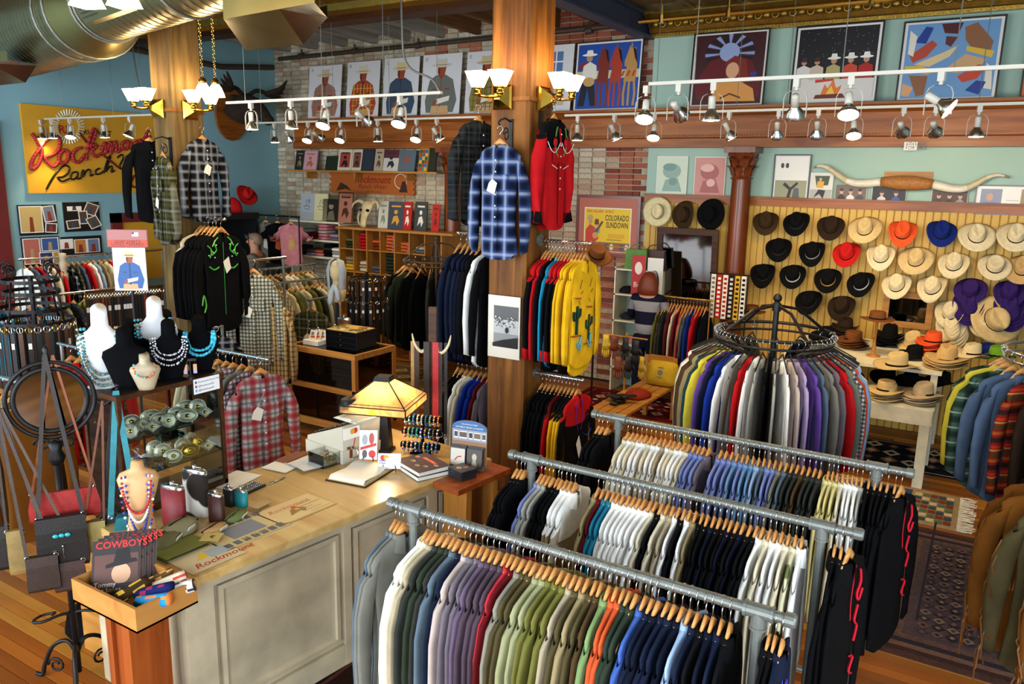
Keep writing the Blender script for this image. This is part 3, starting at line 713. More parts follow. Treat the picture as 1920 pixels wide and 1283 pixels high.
def fill(rackname, Y, spans, tint, group):
    """spans: (x start, x end, codes). A code may carry a two-tone suffix: base/yoke/cuff"""
    i = 0
    for x0, x1, s in spans:
        cs = seq(s); n = len(cs)
        for k, c in enumerate(cs):
            i += 1; x = x0+(x1-x0)*((k+.5)/n)+rg.uniform(-.003, .003)
            base, *two = c.split('/'); yk = two[0] if two and two[0] else None; cf = two[1] if len(two) > 1 else None
            nm = colname(base)
            lab = '%s %s%s, %s from the counter end of the %s' % (nm, 'western shirt', ' with %s yoke' % colname(yk) if yk else '', nth(i), rackname)
            hang(base, (x, Y+rg.uniform(-.006, .006), RAIL+.0185), math.pi/2+.06*math.sin(i*.35+Y)+rg.uniform(-.012, .012), lab, 'wooden hanger, %s from the counter end of the %s' % (nth(i), rackname), group, yoke=yk, cuff=cf, hgroup='wooden hangers on the '+rackname)
R1, R2, R3 = 2.48, 3.31, 4.21
r1x, r2x, r3x = (-2.10, -.425), (-1.99, -.335), (-1.95, -.225)
pipe_rack('pipe_rack', 'galvanised pipe clothes rack nearest the camera, full of coloured shirts', R1, *r1x, (-1.99, -.52))
pipe_rack('pipe_rack', 'galvanised pipe clothes rack in the middle of the three foreground racks', R2, *r2x, (-1.88, -.47))
pipe_rack('pipe_rack', 'galvanised pipe clothes rack behind the other two foreground racks', R3, *r3x, (-1.80, -.37))
fill('front pipe rack', R1, [(-2.10, -2.03, 'slb gry gry'),
  (-1.93, -.60, 'wht crm bge chr dgn chr slb nvy ppk mve mve pur plm plm plm crs drd gbg dol dol sag sag olv olv olv bge dol tan dol brn lgn org org fst dgn blu nvy dnv nvy nvy dnv pbl nvy blk dnv nvy blk'),
  (-.49, -.43, 'blk blk nvy')], None, 'shirts on the front pipe rack')
fill('middle pipe rack', R2, [(-1.98, -1.91, 'blk blk blk'), (-1.84, -1.62, 'per lgr lgr blk blk blk tan/wht tan/wht bge/wht'),
  (-1.52, -.53, 'tan drd tea tea wht wht wht wht wht wht wht crm blk crm bge wht blk wht tan blk blk dnv blk blk dnv blk dnv blk blk wht crm wht wht crm palm_print wht'),
  (-.43, -.345, 'blk blk blk')], None, 'shirts on the middle pipe rack')
fill('rear pipe rack', R3, [(-1.94, -1.86, 'blk blk blk'), (-1.75, -1.22, 'crm wht crm wht wht crm wht wht bge wht crm wht wht crm per per per mve'),
  (-1.18, -.62, 'per per per sky per sky sky pbl slb per per gry slb chr chr brn chr chr chr'), (-.61, -.42, 'ylw ylw ylw crm wht wht wht lgr'),
  (-.415, -.235, 'blk blk blk blk blk blk')], None, 'shirts on the rear pipe rack')
# ------------------------------------------------------------------ display garments on the posts, other racks
GD = [garment_data(50+i, Ln=.80, sw=.19, th=.042, n=30, fold=.014, spread=.034, sl=.68, wide=.98) for i in range(2)]
def decal(parent, name, fn, mat='fabric_col'):
    m = MB(); fn(m); return m.build(name, mat, parent, kind='stuff')
def strokes(m, c, paths, w=.006, y=-.03):
    m.col(c)
    for p in paths:
        m.tube(spline([(x, y, z) for x, z in p], 3), w/2, 4)
def display_shirt(code, loc, rz, label, yoke=None, cuff=None, tagc='E8E2D2', hlabel=None, idx=0, scale=(1, 1, 1), name='shirt', cat='shirt', detail=True, tagpos=(-.02, -.42)):
    o = hang(code, loc, rz, label, hlabel, sets=GD, yoke=yoke, cuff=cuff, scale=scale, name=name, cat=cat, idx=idx); o.rotation_euler = (0, 0, rz)
    if detail:
        mt = code if code in MATS else 'fabric'; ck = COL[code][1] if code in COL else None
        def pk(nm, m, mat=mt, smooth=False):
            q = m.build(nm, mat, o, smooth=smooth)
            if ck and mat == 'fabric': q.color = hx(ck)
            return q
        m = MB(); m.grid([[(x, y-.004, z) for x in (-.016, .016)] for y, z in ((-.05, -.19), (-.062, -.30), (-.060, -.55), (-.066, -.9))]); pk('placket', m)
        for s_ in (-1, 1):
            m = MB(); m.prism([(s_*.06-.045, -.34), (s_*.06+.045, -.34), (s_*.06+.045, -.44), (s_*.06, -.46), (s_*.06-.045, -.44)], -.066, -.06); pk('pocket', m)
        for z in (-.24, -.32, -.40, -.48, -.56, -.64): pk('snap', MB().lathe([(.0001, -.004), (.006, -.003), (.007, 0)], 8, (0, -.068, z), axis='y'), 'white_velvet', True)
    if tagc:
        x, z = tagpos; m = MB(); m.col(tagc); m.prism([(x-.03, z+.02), (x, z+.05), (x+.045, z+.02), (x+.02, z-.06), (x-.05, z-.035)], -.085, -.082); m.build('price_tag', 'print', o)
        MB().col('E0DCD0').tube([(x, -.08, z+.05), (0, -.065, -.26)], .0012, 4).build('tag_string', 'print', o)
    return o
# the big post
display_shirt('blue_plaid', PY(938, 236, 5.12), .1, scale=(.92, 1, 1.05), label= 'blue and black plaid western shirt hung on the front of the big post', hlabel='wooden hanger of the blue plaid shirt on the big post')
o = display_shirt('red', PX(1040, 190, -2.98), math.pi/2, 'red western shirt with black rose embroidered yoke on the big post', yoke='blk', cuff='blk', tagc=None, idx=1, hlabel='wooden hanger of the red shirt with black yoke', scale=(1, 1, 1.02))
def roses(m):
    for s_ in (-1, 1):
        for k in range(3): m.col(['B01A22', 'D23038', '8E1018'][k]).lathe([(.0001, -.004-.001*k), (.032-.009*k, -.001*k), (.034-.009*k, .002)], 9, (s_*.085, -.066, -.30), axis='y')
        strokes(m, '4F7A3A', [[(s_*.085, -.26), (s_*.075, -.22), (s_*.06, -.19)], [(s_*.085, -.33), (s_*.07, -.37), (s_*.04, -.40)]], .012, -.066)
        strokes(m, 'E8E4DC', [[(s_*.01, -.30), (s_*.08, -.37), (s_*.15, -.36), (s_*.21, -.30)], [(s_*.05, -.49), (s_*.13, -.465)]], .006, -.068)
decal(o, 'embroidery', roses)
display_shirt('dark_plaid', V(-3.58, 5.30, 3.42), math.radians(75), 'dark charcoal plaid shirt hung on the far side of the big post', tagc=None, hlabel='wooden hanger of the dark plaid shirt')
# wall brackets that carry them
def bracket(loc, rz, label):
    o = thing('scroll_bracket', label, 'bracket', loc, rz); m = MB(); m.box((-.018, .0, -.26), (.018, .012, .02)); m.build('back_plate', 'iron', o)
    MB().tube([(0, 0, 0), (0, -.08, .02), (0, -.15, .0), (0, -.17, -.02), (0, -.155, -.035)], .007, 6).build('arm', 'iron', o, smooth=True)
    MB().tube([(0, -.04*math.cos(a)*(1-a/12)-.06, -.10+.06*math.sin(a)*(1-a/12)) for a in [k*.5 for k in range(18)]], .005, 5).build('scroll', 'iron', o, smooth=True)
    return o
p = PY(938, 236, 5.12); bracket((p.x, 5.265, p.z+.04), 0, 'green black iron scroll bracket above the blue plaid shirt')
p = PX(1040, 190, -2.98); bracket((-3.095, p.y, p.z+.04), math.pi/2, 'black iron scroll bracket above the red shirt')
# the weathered post
display_shirt('grey_plaid', PX(378, 236, -6.86), math.pi/2, 'black and white plaid shirt hung on the weathered post', hlabel='wooden hanger of the black and white plaid shirt')
display_shirt('olive_plaid', PY(303, 266, 4.9), math.radians(-12), scale=(.85, 1, 1.05), label= 'black and olive plaid shirt on the front of the weathered post', hlabel='wooden hanger of the olive plaid shirt', idx=1, tagpos=(0, -.55))
display_shirt('blk', V(-7.42, 5.05, 3.28), math.radians(70), 'plain black shirt hung on the far side of the weathered post', tagc=None, hlabel='wooden hanger of the plain black shirt on the weathered post')
p = PY(301, 268, 4.9); bracket((p.x, 5.0, p.z+.04), 0, 'dark iron scroll bracket above the olive plaid shirt')
# bars screwed to the posts
def bar(x0, x1, y, z, label):
    o = thing('hanging_bar', label, 'clothes bar', (x0, y, z)); s_ = 1 if x1 > x0 else -1
    MB().tube([(0, 0, 0), (x1-x0, 0, 0)], .014, 10).build('rod', 'chrome', o); MB().cyl((0, 0, 0), (.012*s_, 0, 0), .05, n=18).build('flange', 'galvanised', o)
    MB().ball((x1-x0, 0, 0), .019).build('end_knob', 'chrome', o, smooth=True)
    return o
bar(-3.11, -2.66, 5.50, 2.375, 'chrome bar of red and yellow shirts on the big post')
bar(-3.11, -2.68, 5.50, 1.28, 'low chrome bar of black and yellow shirts on the big post')
bar(-3.46, -3.90, 5.50, 2.39, 'brass coloured bar of dark blazers on the big post')
bar(-3.46, -3.92, 5.50, 1.30, 'low bar of blue and white shirts on the big post')
bar(-7.0, -6.55, 5.22, 2.40, 'chrome bar of black embroidered shirts on the weathered post')
def row(codes, x0, x1, y, z, where, sets=G, kind='western shirt', cat='shirt', name='shirt', group=None, axis='x', rz=None, scale=(1, 1, 1), hanger=True, order='post', start=0):
    cs = seq(codes); res = []
    for k, c in enumerate(cs):
        t = (k+.5)/len(cs); base, *two = c.split('/'); yk = two[0] if two and two[0] else None; cf = two[1] if len(two) > 1 else None
        if axis == 'x': loc = (x0+(x1-x0)*t, y+rg.uniform(-.008, .008), z); r_ = math.pi/2+rg.uniform(-.06, .06)
        else: loc = (y+rg.uniform(-.008, .008), x0+(x1-x0)*t, z); r_ = rg.uniform(-.06, .06)
        if rz is not None: r_ += rz
        lab = '%s %s%s, %s %s' % (colname(base), kind, ' with %s yoke' % colname(yk) if yk else '', nth(k+1+start), where)
        res.append(hang(base, loc, r_, lab, 'wooden hanger, %s %s' % (nth(k+1+start), where), group, sets=sets, cat=cat, name=name, yoke=yk, cuff=cf, scale=scale, hanger=hanger, hgroup=(group or where)+' hangers'))
    return res
q = row('blk/red/red blk/red/red red/red blk cyn tea blk/red/red blk/red/red blk/red/red gol gol gol gol', -3.06, -2.68, 5.50, 2.39, 'from the post on the high bar', group='shirts on the high post bar', scale=(1.1, 1, 1.12))
def cactus(m):
    y = -.021
    for cx, cz in ((-.12, -.52), (.07, -.60)):
        strokes(m, '1E3A2A', [[(cx, cz-.12), (cx, cz+.08)], [(cx, cz-.02), (cx-.04, cz-.01), (cx-.045, cz+.045)], [(cx, cz), (cx+.04, cz+.01), (cx+.045, cz+.06)]], .018, y)
        strokes(m, 'A04A1E', [[(cx-.05, cz+.14), (cx+.04, cz+.13)], [(cx-.07, cz-.125), (cx+.07, cz-.135)]], .010, y)
    for cx in (-.08, .08):
        strokes(m, '3A2A1E', [[(cx-.02, -.32), (cx+.01, -.26)], [(cx, -.36), (cx+.03, -.34)], [(cx-.03, -.40), (cx-.01, -.43)]], .005, y); strokes(m, '6FA09A', [[(cx, -.72), (cx+.03, -.66), (cx+.02, -.76), (cx-.03, -.70)]], .016, y)
decal(q[-1], 'embroidery', cactus); decal(q[-2], 'embroidery', cactus)
q = row('blk*5 red/drd gol/blk gol/blk gol/blk blk/red', -3.06, -2.70, 5.50, 1.295, 'from the post on the low bar', group='shirts on the low post bar', scale=(1.08, 1, 1.08))
decal(q[-1], 'embroidery', lambda m: (strokes(m, '5B2A8A', [[(.02, -.16), (.05, -.25), (.02, -.40)], [(-.03, -.16), (-.06, -.26), (-.02, -.40)]], .006, -.024), strokes(m, '16121A', [[(.10+.02*i, -.30+.03*(i % 2)) for i in range(6)], [(.09+.02*i, -.34+.03*(i % 2)) for i in range(6)]], .012, -.024), strokes(m, '2346B0', [[(.06, -.44), (.12, -.47), (.18, -.43)]], .008, -.024)))
m = MB(); m.col('EFECE4').prism([(-.05, -.5), (-.01, -.44), (.03, -.55), (-.005, -.62)], -.028, -.026); m.build('price_tag', 'print', q[-1])
row('nvy nvy nvy dnv blk wht blk', -3.88, -3.50, 5.46, 2.405, 'from the tip on the blazer bar', sets=GJ, kind='blazer', cat='jacket', name='blazer', group='blazers beside the big post', scale=(1, .9, 1.18))
row('blk blk wht crm roy roy drd mve', -3.90, -3.50, 5.46, 1.315, 'from the tip on the low blue bar', group='shirts under the blazers', scale=(1.05, 1, 1.1))
q = row('blk/crm blk blk blk blk blk', -6.96, -6.58, 5.22, 2.415, 'from the weathered post on its bar', group='black shirts on the weathered post', scale=(1.18, 1, 1.22))
def vines(m):
    y = -.024
    for s_ in (-1, 1):
        strokes(m, '3FAF3A', [[(s_*.05, -.16), (s_*.09, -.20), (s_*.07, -.26), (s_*.12, -.30)], [(s_*.16, -.22), (s_*.12, -.26), (s_*.14, -.32)], [(s_*.05, -.40), (s_*.10, -.42), (s_*.15, -.39)]], .012, y)
        strokes(m, '9AC87A', [[(s_*.08, -.18), (s_*.11, -.23)], [(s_*.10, -.28), (s_*.13, -.26)]], .010, y)
        for a, b in ((.07, -.22), (.12, -.27), (.15, -.30), (.09, -.32)): m.col('E6E8D8').ball((s_*a, y, b), .006, 6, 4)
    strokes(m, '2C8A3A', [[(0, -.2), (0, -.8)]], .006, y)
    strokes(m, '4FA03A', [[(-.24, -.70), (-.22, -.62), (-.20, -.70), (-.22, -.76)]], .016, y)
decal(q[-1], 'embroidery', vines)
m = MB(); m.col('E9E4DC').prism([(-.01, -.36), (.05, -.32), (.07, -.42), (.02, -.46)], -.03, -.028); m.build('price_tag', 'print', q[-1])
# second tier of embroidered ends in the foreground
def scrolls(c):
    def f(m):
        y = -.019
        strokes(m, c, [[(.10, -.20), (.12, -.26), (.09, -.30), (.12, -.34), (.15, -.30)], [(.12, -.36), (.10, -.42), (.14, -.46), (.12, -.52)], [(.10, -.58), (.14, -.60), (.11, -.65), (.15, -.68)]], .010, y)
        strokes(m, c, [[(.04, -.16), (.03, -.30), (.05, -.40)]], .004, y)
    return f
ends = [o for o in col.objects if o.get('group') in ('shirts on the middle pipe rack', 'shirts on the rear pipe rack', 'shirts on the front pipe rack')]
for gname in ('shirts on the middle pipe rack', 'shirts on the rear pipe rack'):
    e = max((o for o in ends if o['group'] == gname), key=lambda o: o.location.x); decal(e, 'embroidery', scrolls('C21F2E')); e.rotation_euler.z -= .22; e.scale = (1.12, 1.2, 1.1); [setattr(h_.rotation_euler, 'z', e.rotation_euler.z) for h_ in col.objects if h_.name.startswith('hanger') and (h_.location-e.location).length < 1e-4]; e['label'] = 'black shirt with red embroidered scrolls ending the '+gname.replace('shirts on the ', '')
e = max((o for o in ends if o['group'] == 'shirts on the front pipe rack'), key=lambda o: o.location.x); e['label'] = 'navy shirt with purple and white embroidery ending the front pipe rack'
def purple(m):
    y = -.019; m.col('4B2FA0').lathe([(.0001, -.004), (.03, -.002), (.033, .002)], 10, (.10, y, -.33), axis='y'); m.col('5A3AB8').lathe([(.0001, -.004), (.026, -.002), (.03, .002)], 10, (.11, y, -.38), axis='y')
    for a in (.09, .12): m.col('E6E2DC').lathe([(.0001, -.006), (.010, -.005), (.011, 0)], 8, (a, y-.003, -.40), axis='y')
    strokes(m, 'E6E2DC', [[(.10, -.42), (.105, -.47)], [(.12, -.42), (.12, -.46)], [(.085, -.42), (.09, -.46)]], .008, y); strokes(m, '3A44C0', [[(-.02, -.18), (.0, -.30), (.02, -.44)]], .004, y)
decal(e, 'embroidery', purple)
# ---- round rack in the middle of the floor
def round_rack(label, c, R, z, fin, mat='iron', spokes=4):
    o = thing('round_rack', label, 'clothes rack', (c[0], c[1], 0))
    MB().torus((0, 0, z), R, .013, n=48, k=8).build('rim', mat, o, smooth=True); MB().torus((0, 0, z-.06), R, .010, n=48, k=8).build('lower_rim', mat, o, smooth=True)
    MB().cyl((0, 0, .04), (0, 0, fin-.03), .022, n=12).build('pole', mat, o); MB().ball((0, 0, fin), .034, 14, 9).build('finial', mat, o, smooth=True)
    MB().cyl((0, 0, fin-.10), (0, 0, fin-.04), .032, n=14).build('collar', mat, o)
    for k in range(spokes):
        a = math.pi/4+2*math.pi*k/spokes; d = V(math.cos(a), math.sin(a), 0)
        MB().tube([d*.03+V(0, 0, fin-.06), d*(R*.45)+V(0, 0, fin-.09), d*R+V(0, 0, z)], .012, 6).build('spoke', mat, o)
        MB().tube([(0, 0, .05), d*.40+V(0, 0, .02)], .016, 6).build('foot', mat, o)
    return o
def ring_fill(c, R, z, items, where, sets, kind, cat, name, group, scale=(1, 1, 1), hg=True, a0=0, a1=360):
    n = len(items); res = []
    for k, code in enumerate(items):
        a = math.radians(a0+(a1-a0)*(k+.5)/n); base, *two = code.split('/'); yk = two[0] if two else None
        res.append(hang(base, (c[0]+R*math.cos(a), c[1]+R*math.sin(a), z), a+rg.uniform(-.05, .05), '%s %s%s, %s round the %s' % (colname(base), kind, ' with %s collar' % colname(yk) if yk else '', nth(k+1), where),
            'hanger, %s round the %s' % (nth(k+1), where), group, sets=sets, cat=cat, name=name, collar=yk, scale=scale, hanger=hg, hgroup=group+' hangers'))
    return res
RC = (-1.36, 6.12)
round_rack('black round clothes rack with ball finial, crowded with mixed shirts', RC, .43, 1.74, 2.0)
for lst, w0, a0, a1 in (('lgr wht red gry wht roy nvy vio lmn dtl tan brn brn wht crm floral_blue sue floral_blue nvy pnk', 'column side of the black round rack', -84, -196), ('blk lgr wht ppk lav vio den gry mve red gry gingham ora pbl wht', 'hat table side of the black round rack', -84, 12), ('blk chr den nvy gry blk', 'far side of the black round rack', 164, 12)):
    ring_fill(RC, .43, 1.753, seq(lst), w0, G, 'shirt', 'shirt', 'shirt', 'shirts on the black round rack', scale=(1, .9, 1.12), hg=HGB, a0=a0, a1=a1)
# ---- round rack of dark jackets at the back
p = PZ(803, 487, 1.72); BC = (p.x+.1, p.y+.05)
round_rack('round rack of black suit jackets before the cubby shelves', BC, .44, 1.72, 2.02, 'pipe_dark')
ring_fill(BC, .44, 1.733, seq('blk dgn blk sue sue blk chr blk drk blk nvy blk blk dgn blk blk chr blk drk blk'), 'jacket rack', GJ, 'suit jacket', 'jacket', 'suit_jacket', 'jackets on the back round rack', scale=(1, 1, 1.3))
# ---- jackets at the far end of the room's open side
JC = (.60, 6.55)
round_rack('chrome round rack of plaid and leopard jackets', JC, .45, 1.74, 1.95, 'chrome')
ring_fill(JC, .45, 1.753, seq('green_plaid lmn green_plaid den den blanket_stripe drk leopard blk'), 'chrome jacket rack', GJ, 'jacket', 'jacket', 'jacket', 'jackets on the chrome round rack', scale=(1.0, 1, 1.12), a0=172, a1=272)
KC = (.86, 4.55)
round_rack('chrome round rack of fringed suede jackets', KC, .45, 1.52, 1.75, 'chrome')
q = ring_fill(KC, .45, 1.533, seq('blk sue sue dol sue'), 'suede jacket rack', GJ, 'suede jacket', 'jacket', 'suede_jacket', 'fringed suede jackets', scale=(1.0, 1.3, 1.1), a0=140, a1=235)
for o in q[1:]:
    o.material_slots[0].link = 'OBJECT'; o.material_slots[0].material = MATS['suede']
    m = MB(); rr = random.Random(3)
    for i in range(26):
        x = -.22+.44*i/25; m.col(rr.choice(['6E4218', '5C3816', '7E4E20'])).tube([(x, -.026, -.36), (x+rr.uniform(-.01, .01), -.03, -.47), (x+rr.uniform(-.015, .015), -.028, -.56)], .004, 4)
    for s_ in (-1, 1):
        for i in range(16):
            z = -.30-.5*i/15; m.col(rr.choice(['6E4218', '5C3816', '7E4E20'])).tube([(s_*.285, 0, z), (s_*(.30+rr.uniform(0, .02)), rr.uniform(-.02, .02), z-.09), (s_*(.295+rr.uniform(-.01, .02)), rr.uniform(-.03, .03), z-.20)], .004, 4)
    m.build('fringe', 'leather_col', o)
# ---- racks along the blue wall
def wall_rail(label, x, y0, y1, z):
    o = thing('clothes_rail', label, 'clothes rail', (x, (y0+y1)/2, 0)); c = (y0+y1)/2
    MB().tube([(0, y0-c, z), (0, y1-c, z)], .016, 10).build('rail', 'chrome', o)
    for y in (y0+.04, y1-.04): MB().cyl((0, y-c, 0), (0, y-c, z), .015, n=8).build('upright', 'galvanised', o)
    return o
wall_rail('long chrome clothes rail against the blue wall', -10.7, 5.3, 7.4, 1.70)
MB().lathe([(.0, 0), (.05, .0), (.05, .35), (.035, .38), (.05, .42), (.05, .5), (.035, .53), (.045, .56), (.045, .62), (.0, .63)], 14, (-10.55, PX(118, 530, -10.6).y, 1.14)).build('rack_finial', 'cream_paint', smooth=True, label='cream turned wooden finial post at the end of the wall rail', cat='post').location.z = 0
row('wht den red wht crm red blk grey_plaid olive_plaid den red wht pbl tan crm red nvy pbl', 5.32, 6.72, -10.7, 1.715, 'along the blue wall rail', axis='y', group='shirts on the blue wall rail', scale=(1, 1, 1), sets=GS)
wall_rail('low chrome clothes rail of teal and patterned shirts near the belts', -8.72, 3.9, 5.5, 1.5)
row('tea tea floral_blue pnk tea brn tan floral_dark lmn pnk olv brn', 3.95, 5.4, -8.72, 1.515, 'along the rail near the belts', axis='y', group='shirts on the rail near the belts', sets=GS)
# ---- plaid racks in the middle distance
wall_rail('chrome clothes rail of beige shirts before the cubbies', -8.15, 7.0, 8.0, 1.62)
row('crm bge brn crm wht crm sag olv crm bge', 7.05, 7.95, -8.15, 1.635, 'along the beige rail', axis='y', group='shirts on the beige rail', sets=GS)
wall_rail('chrome clothes rail of olive and cream shirts behind the plaid displays', -7.52, 6.6, 7.6, 1.52)
row('tan_plaid crm olv sag crm olv dgn crm bge', 6.7, 7.55, -7.52, 1.535, 'along the olive rail', axis='y', group='shirts on the olive rail', sets=GS)
d = CAM+ray(474, 487)*8.25
display_shirt('check_plaid', d, math.radians(35), 'green and white small check shirt hung facing the aisle', scale=(1.1, 1, 1.2), hlabel='wooden hanger of the small check shirt', tagpos=(-.05, -.45))
wall_rail('short chrome rail carrying the small check shirt', d.x-.05, d.y-.05, d.y+.5, d.z-.016)
hang('tan_plaid', CAM+ray(515, 545)*8.35, math.radians(20), 'tan and brown plaid shirt between the check and olive plaid shirts', sets=GD, idx=1, scale=(.8, 1, 1.1))
d = CAM+ray(583, 560)*9.35
display_shirt('olive_plaid', d, math.radians(20), 'olive and black shadow plaid shirt behind the glass table case', idx=1, scale=(1.15, 1, 1.1), hlabel='wooden hanger of the shadow plaid shirt')
wall_rail('short chrome rail carrying the olive plaid shirt', d.x, d.y-.05, d.y+.45, d.z-.016)
d = CAM+ray(405, 612)*7.7
display_shirt('blk', d, math.radians(40), 'black shirt with white piping below the embroidered shirts', yoke='grey_plaid', tagc=None, hlabel='wooden hanger of the piped black shirt', scale=(1, 1, .8))
MB().cyl((d.x, d.y+.07, 0), (d.x, d.y+.07, d.z), .016, n=8).cyl((d.x, d.y+.07, d.z-.015), (d.x, d.y-.03, d.z-.015), .012, n=8).build('display_stand', 'galvanised', label='thin steel stand carrying the piped black shirt', cat='stand')
# ---- red plaid shirts behind the counter
bar(-5.35, -4.50, 3.90, 1.50, 'chrome bar of red plaid shirts behind the counter')
q = row('crm bge tan_plaid red_check red_check gry red_check', -5.28, -4.66, 3.90, 1.515, 'from the far end behind the counter', group='plaid shirts behind the counter')
display_shirt('red_plaid', V(-4.58, 3.90, 1.515), math.radians(72), 'red white and black plaid shirt behind the counter', hlabel='wooden hanger of the red plaid shirt behind the counter', tagpos=(-.06, -.40), scale=(1.05, .8, 1.05))
MB().cyl((-5.2, 3.9, 0), (-5.2, 3.9, 1.485), .016, n=8).build('rack_post', 'galvanised', label='steel upright of the red plaid shirt bar', cat='post')
q = row('red_plaid red red_plaid red', -6.2, -5.7, 3.35, 1.50, 'on the red bar behind the necklaces', group='red shirts behind the necklaces')
MB().tube([(-6.3, 3.35, 1.485), (-5.6, 3.35, 1.485)], .014, 8).cyl((-6.25, 3.35, 0), (-6.25, 3.35, 1.48), .014, n=8).build('hanging_bar', 'chrome', label='chrome bar of red shirts behind the necklace busts', cat='clothes bar')
MB().tube([(-6.9, 2.55, 1.485), (-5.15, 2.55, 1.485)], .014, 8).cyl((-6.3, 2.55, 0), (-6.3, 2.55, 1.48), .014, n=8).build('hanging_bar', 'chrome', label='chrome bar of brown jackets behind the iron mirror', cat='clothes bar')
row('crm gry brn tan sue crm brn sue drk brn tan brn sue', -6.6, -5.2, 2.55, 1.50, 'on the bar behind the iron mirror', kind='jacket', group='brown jackets behind the mirror', cat='jacket', name='jacket', scale=(1, 1, 1.15))
# ---- dresses by the dark mirror
MB().tube([(-3.62, 9.5, 1.42), (-2.88, 9.5, 1.42)], .014, 8).cyl((-3.58, 9.5, 0), (-3.58, 9.5, 1.42), .012, n=8).cyl((-2.92, 9.5, 0), (-2.92, 9.5, 1.42), .012, n=8).build('clothes_rail', 'gold', label='low brass rail of dresses and tops below the dark mirror', cat='clothes rail')
row('olv floral_dark chr floral_dark mar crm mar crs tan den roy red red blk dnv', -3.56, -2.94, 9.5, 1.435, 'on the brass rail by the mirror', kind='blouse', cat='blouse', name='blouse', group='blouses below the dark mirror', scale=(1, .95, 1.25))
# ------------------------------------------------------------------ the sales counter and what stands on it
CO = V(-3.08, 2.14, 0); CA = math.radians(83); E1 = V(math.cos(CA), math.sin(CA), 0); E2 = V(-math.sin(CA), math.cos(CA), 0); CT = .95
def CL(s, t, z=CT): return CO+E1*s+E2*t+V(0, 0, z)
FACE = CA-math.pi/2      # turns a thing's front (-y) toward the customers' side... local x along the counter
ct = thing('sales_counter', 'long cream painted sales counter with worn wooden top', 'counter', CO, CA)
CLEN, CDEP = 2.2, 1.0
MB().box((0, .03, 0), (CLEN, CDEP-.03, .905)).build('carcass', 'cream_paint', ct)
def cham(lo, hi, b=.006):
    x0, y0, z0 = lo; x1, y1, z1 = hi; m = MB()
    m.grid([[(x0, y0, z0), (x1, y0, z0), (x1, y1, z0), (x0, y1, z0)], [(x0, y0, z1-b), (x1, y0, z1-b), (x1, y1, z1-b), (x0, y1, z1-b)], [(x0+b, y0+b, z1), (x1-b, y0+b, z1), (x1-b, y1-b, z1), (x0+b, y1-b, z1)]], True, True, True); return m
cham((-.02, -.02, .905), (CLEN+.02, CDEP+.02, CT)).build('counter_top', 'counter_wood', ct)
MB().box((-.012, -.012, .885), (CLEN+.012, CDEP+.01, .906)).build('edge_moulding', 'cream_paint', ct)
for x0, x1 in ((.0, .12), (.93, .985), (1.62, 1.70), (CLEN-.1, CLEN)): MB().box((x0, 0, 0), (x1, .032, .89)).build('stile', 'cream_paint', ct)
for z0, z1 in ((.86, .89), (0, .14)): MB().box((.12, .002, z0), (CLEN-.1, .032, z1)).build('rail', 'cream_paint', ct)
for x0, x1 in ((.15, .90), (1.015, 1.59), (1.73, CLEN-.13)):
    m = MB(); z0, z1 = .17, .845; rows = []
    for d, y in ((0, .028), (.0, .006), (.025, .004), (.03, .018), (.05, .02)):
        rows.append([(x0+d, y, z0+d), (x1-d, y, z0+d), (x1-d, y, z1-d), (x0+d, y, z1-d)])
    m.grid(rows, True, False, True); m.build('panel', 'cream_paint', ct)
MB().box((-.03, .0, 0), (.0, .10, .89)).box((-.03, .9, 0), (.0, .97, .89)).box((-.02, .1, .78), (.0, .9, .88)).box((-.02, .1, 0), (.0, .9, .12)).build('end_panel', 'cream_paint', ct)
# side plank beyond the counter
o = thing('side_plank', 'small brown plank shelf at the far end of the counter', 'shelf', CL(1.64, -.22, 0), CA)
MB().box((0, -.02, CT-.035), (.52, .24, CT-.001)).build('plank', 'red_wood', o)
for x in (.10, .36): MB().hexa([(x, .02, 0), (x+.05, .02, 0), (x+.05, .20, 0), (x, .20, 0), (x, .0, CT-.035), (x+.05, .0, CT-.035), (x+.05, .20, CT-.035), (x, .20, CT-.035)]).build('bracket', 'oak_up', o)
# hidden return table that carries the jewellery case
MB().box((-4.45, 2.30, .90), (-4.115, 3.15, .948)).box((-4.42, 2.33, 0), (-4.15, 3.1, .9)).build('return_table', 'oak', label='brown wooden table behind the counter under the jewellery case', cat='table')
# ---- jewellery case of wood and glass
JX0, JX1, JY0, JY1, JT = -4.23, -3.90, 2.35, 3.03, 1.667
jc = thing('jewellery_case', 'dark wood framed glass jewellery case on the counter', 'display case', (JX0, JY0, 0)); w_, d_ = JX1-JX0, JY1-JY0
for x, y in ((0, 0), (w_-.022, 0), (0, d_-.022), (w_-.022, d_-.022)): MB().box((x, y, CT+.001), (x+.022, y+.022, JT-.02)).build('corner_post', 'dark_wood', jc)
MB().box((-.006, -.006, JT-.028), (w_+.006, d_+.006, JT)).build('top_board', 'dark_wood', jc)
MB().box((0, 0, CT+.001), (w_, d_, CT+.035)).build('base_board', 'dark_wood', jc)
SH = (CT+.036, 1.18, 1.395)
for z in SH[1:]: MB().box((.004, .004, z-.006), (w_-.004, d_-.004, z)).build('glass_shelf', 'glass', jc)
for lo, hi in (((w_-.012, .022, CT+.035), (w_-.008, d_-.022, JT-.028)), ((.022, .006, CT+.035), (w_-.022, .010, JT-.028)), ((.022, d_-.010, CT+.035), (w_-.022, d_-.006, JT-.028))): MB().box(lo, hi).build('pane', 'glass', jc)
m = MB(); m.col('F0F0F2').box((w_+.007, d_-.21, JT-.095), (w_+.009, d_-.03, JT-.005)); lb = m.build('notice', 'print', jc)
pr = Print(.18, .09)
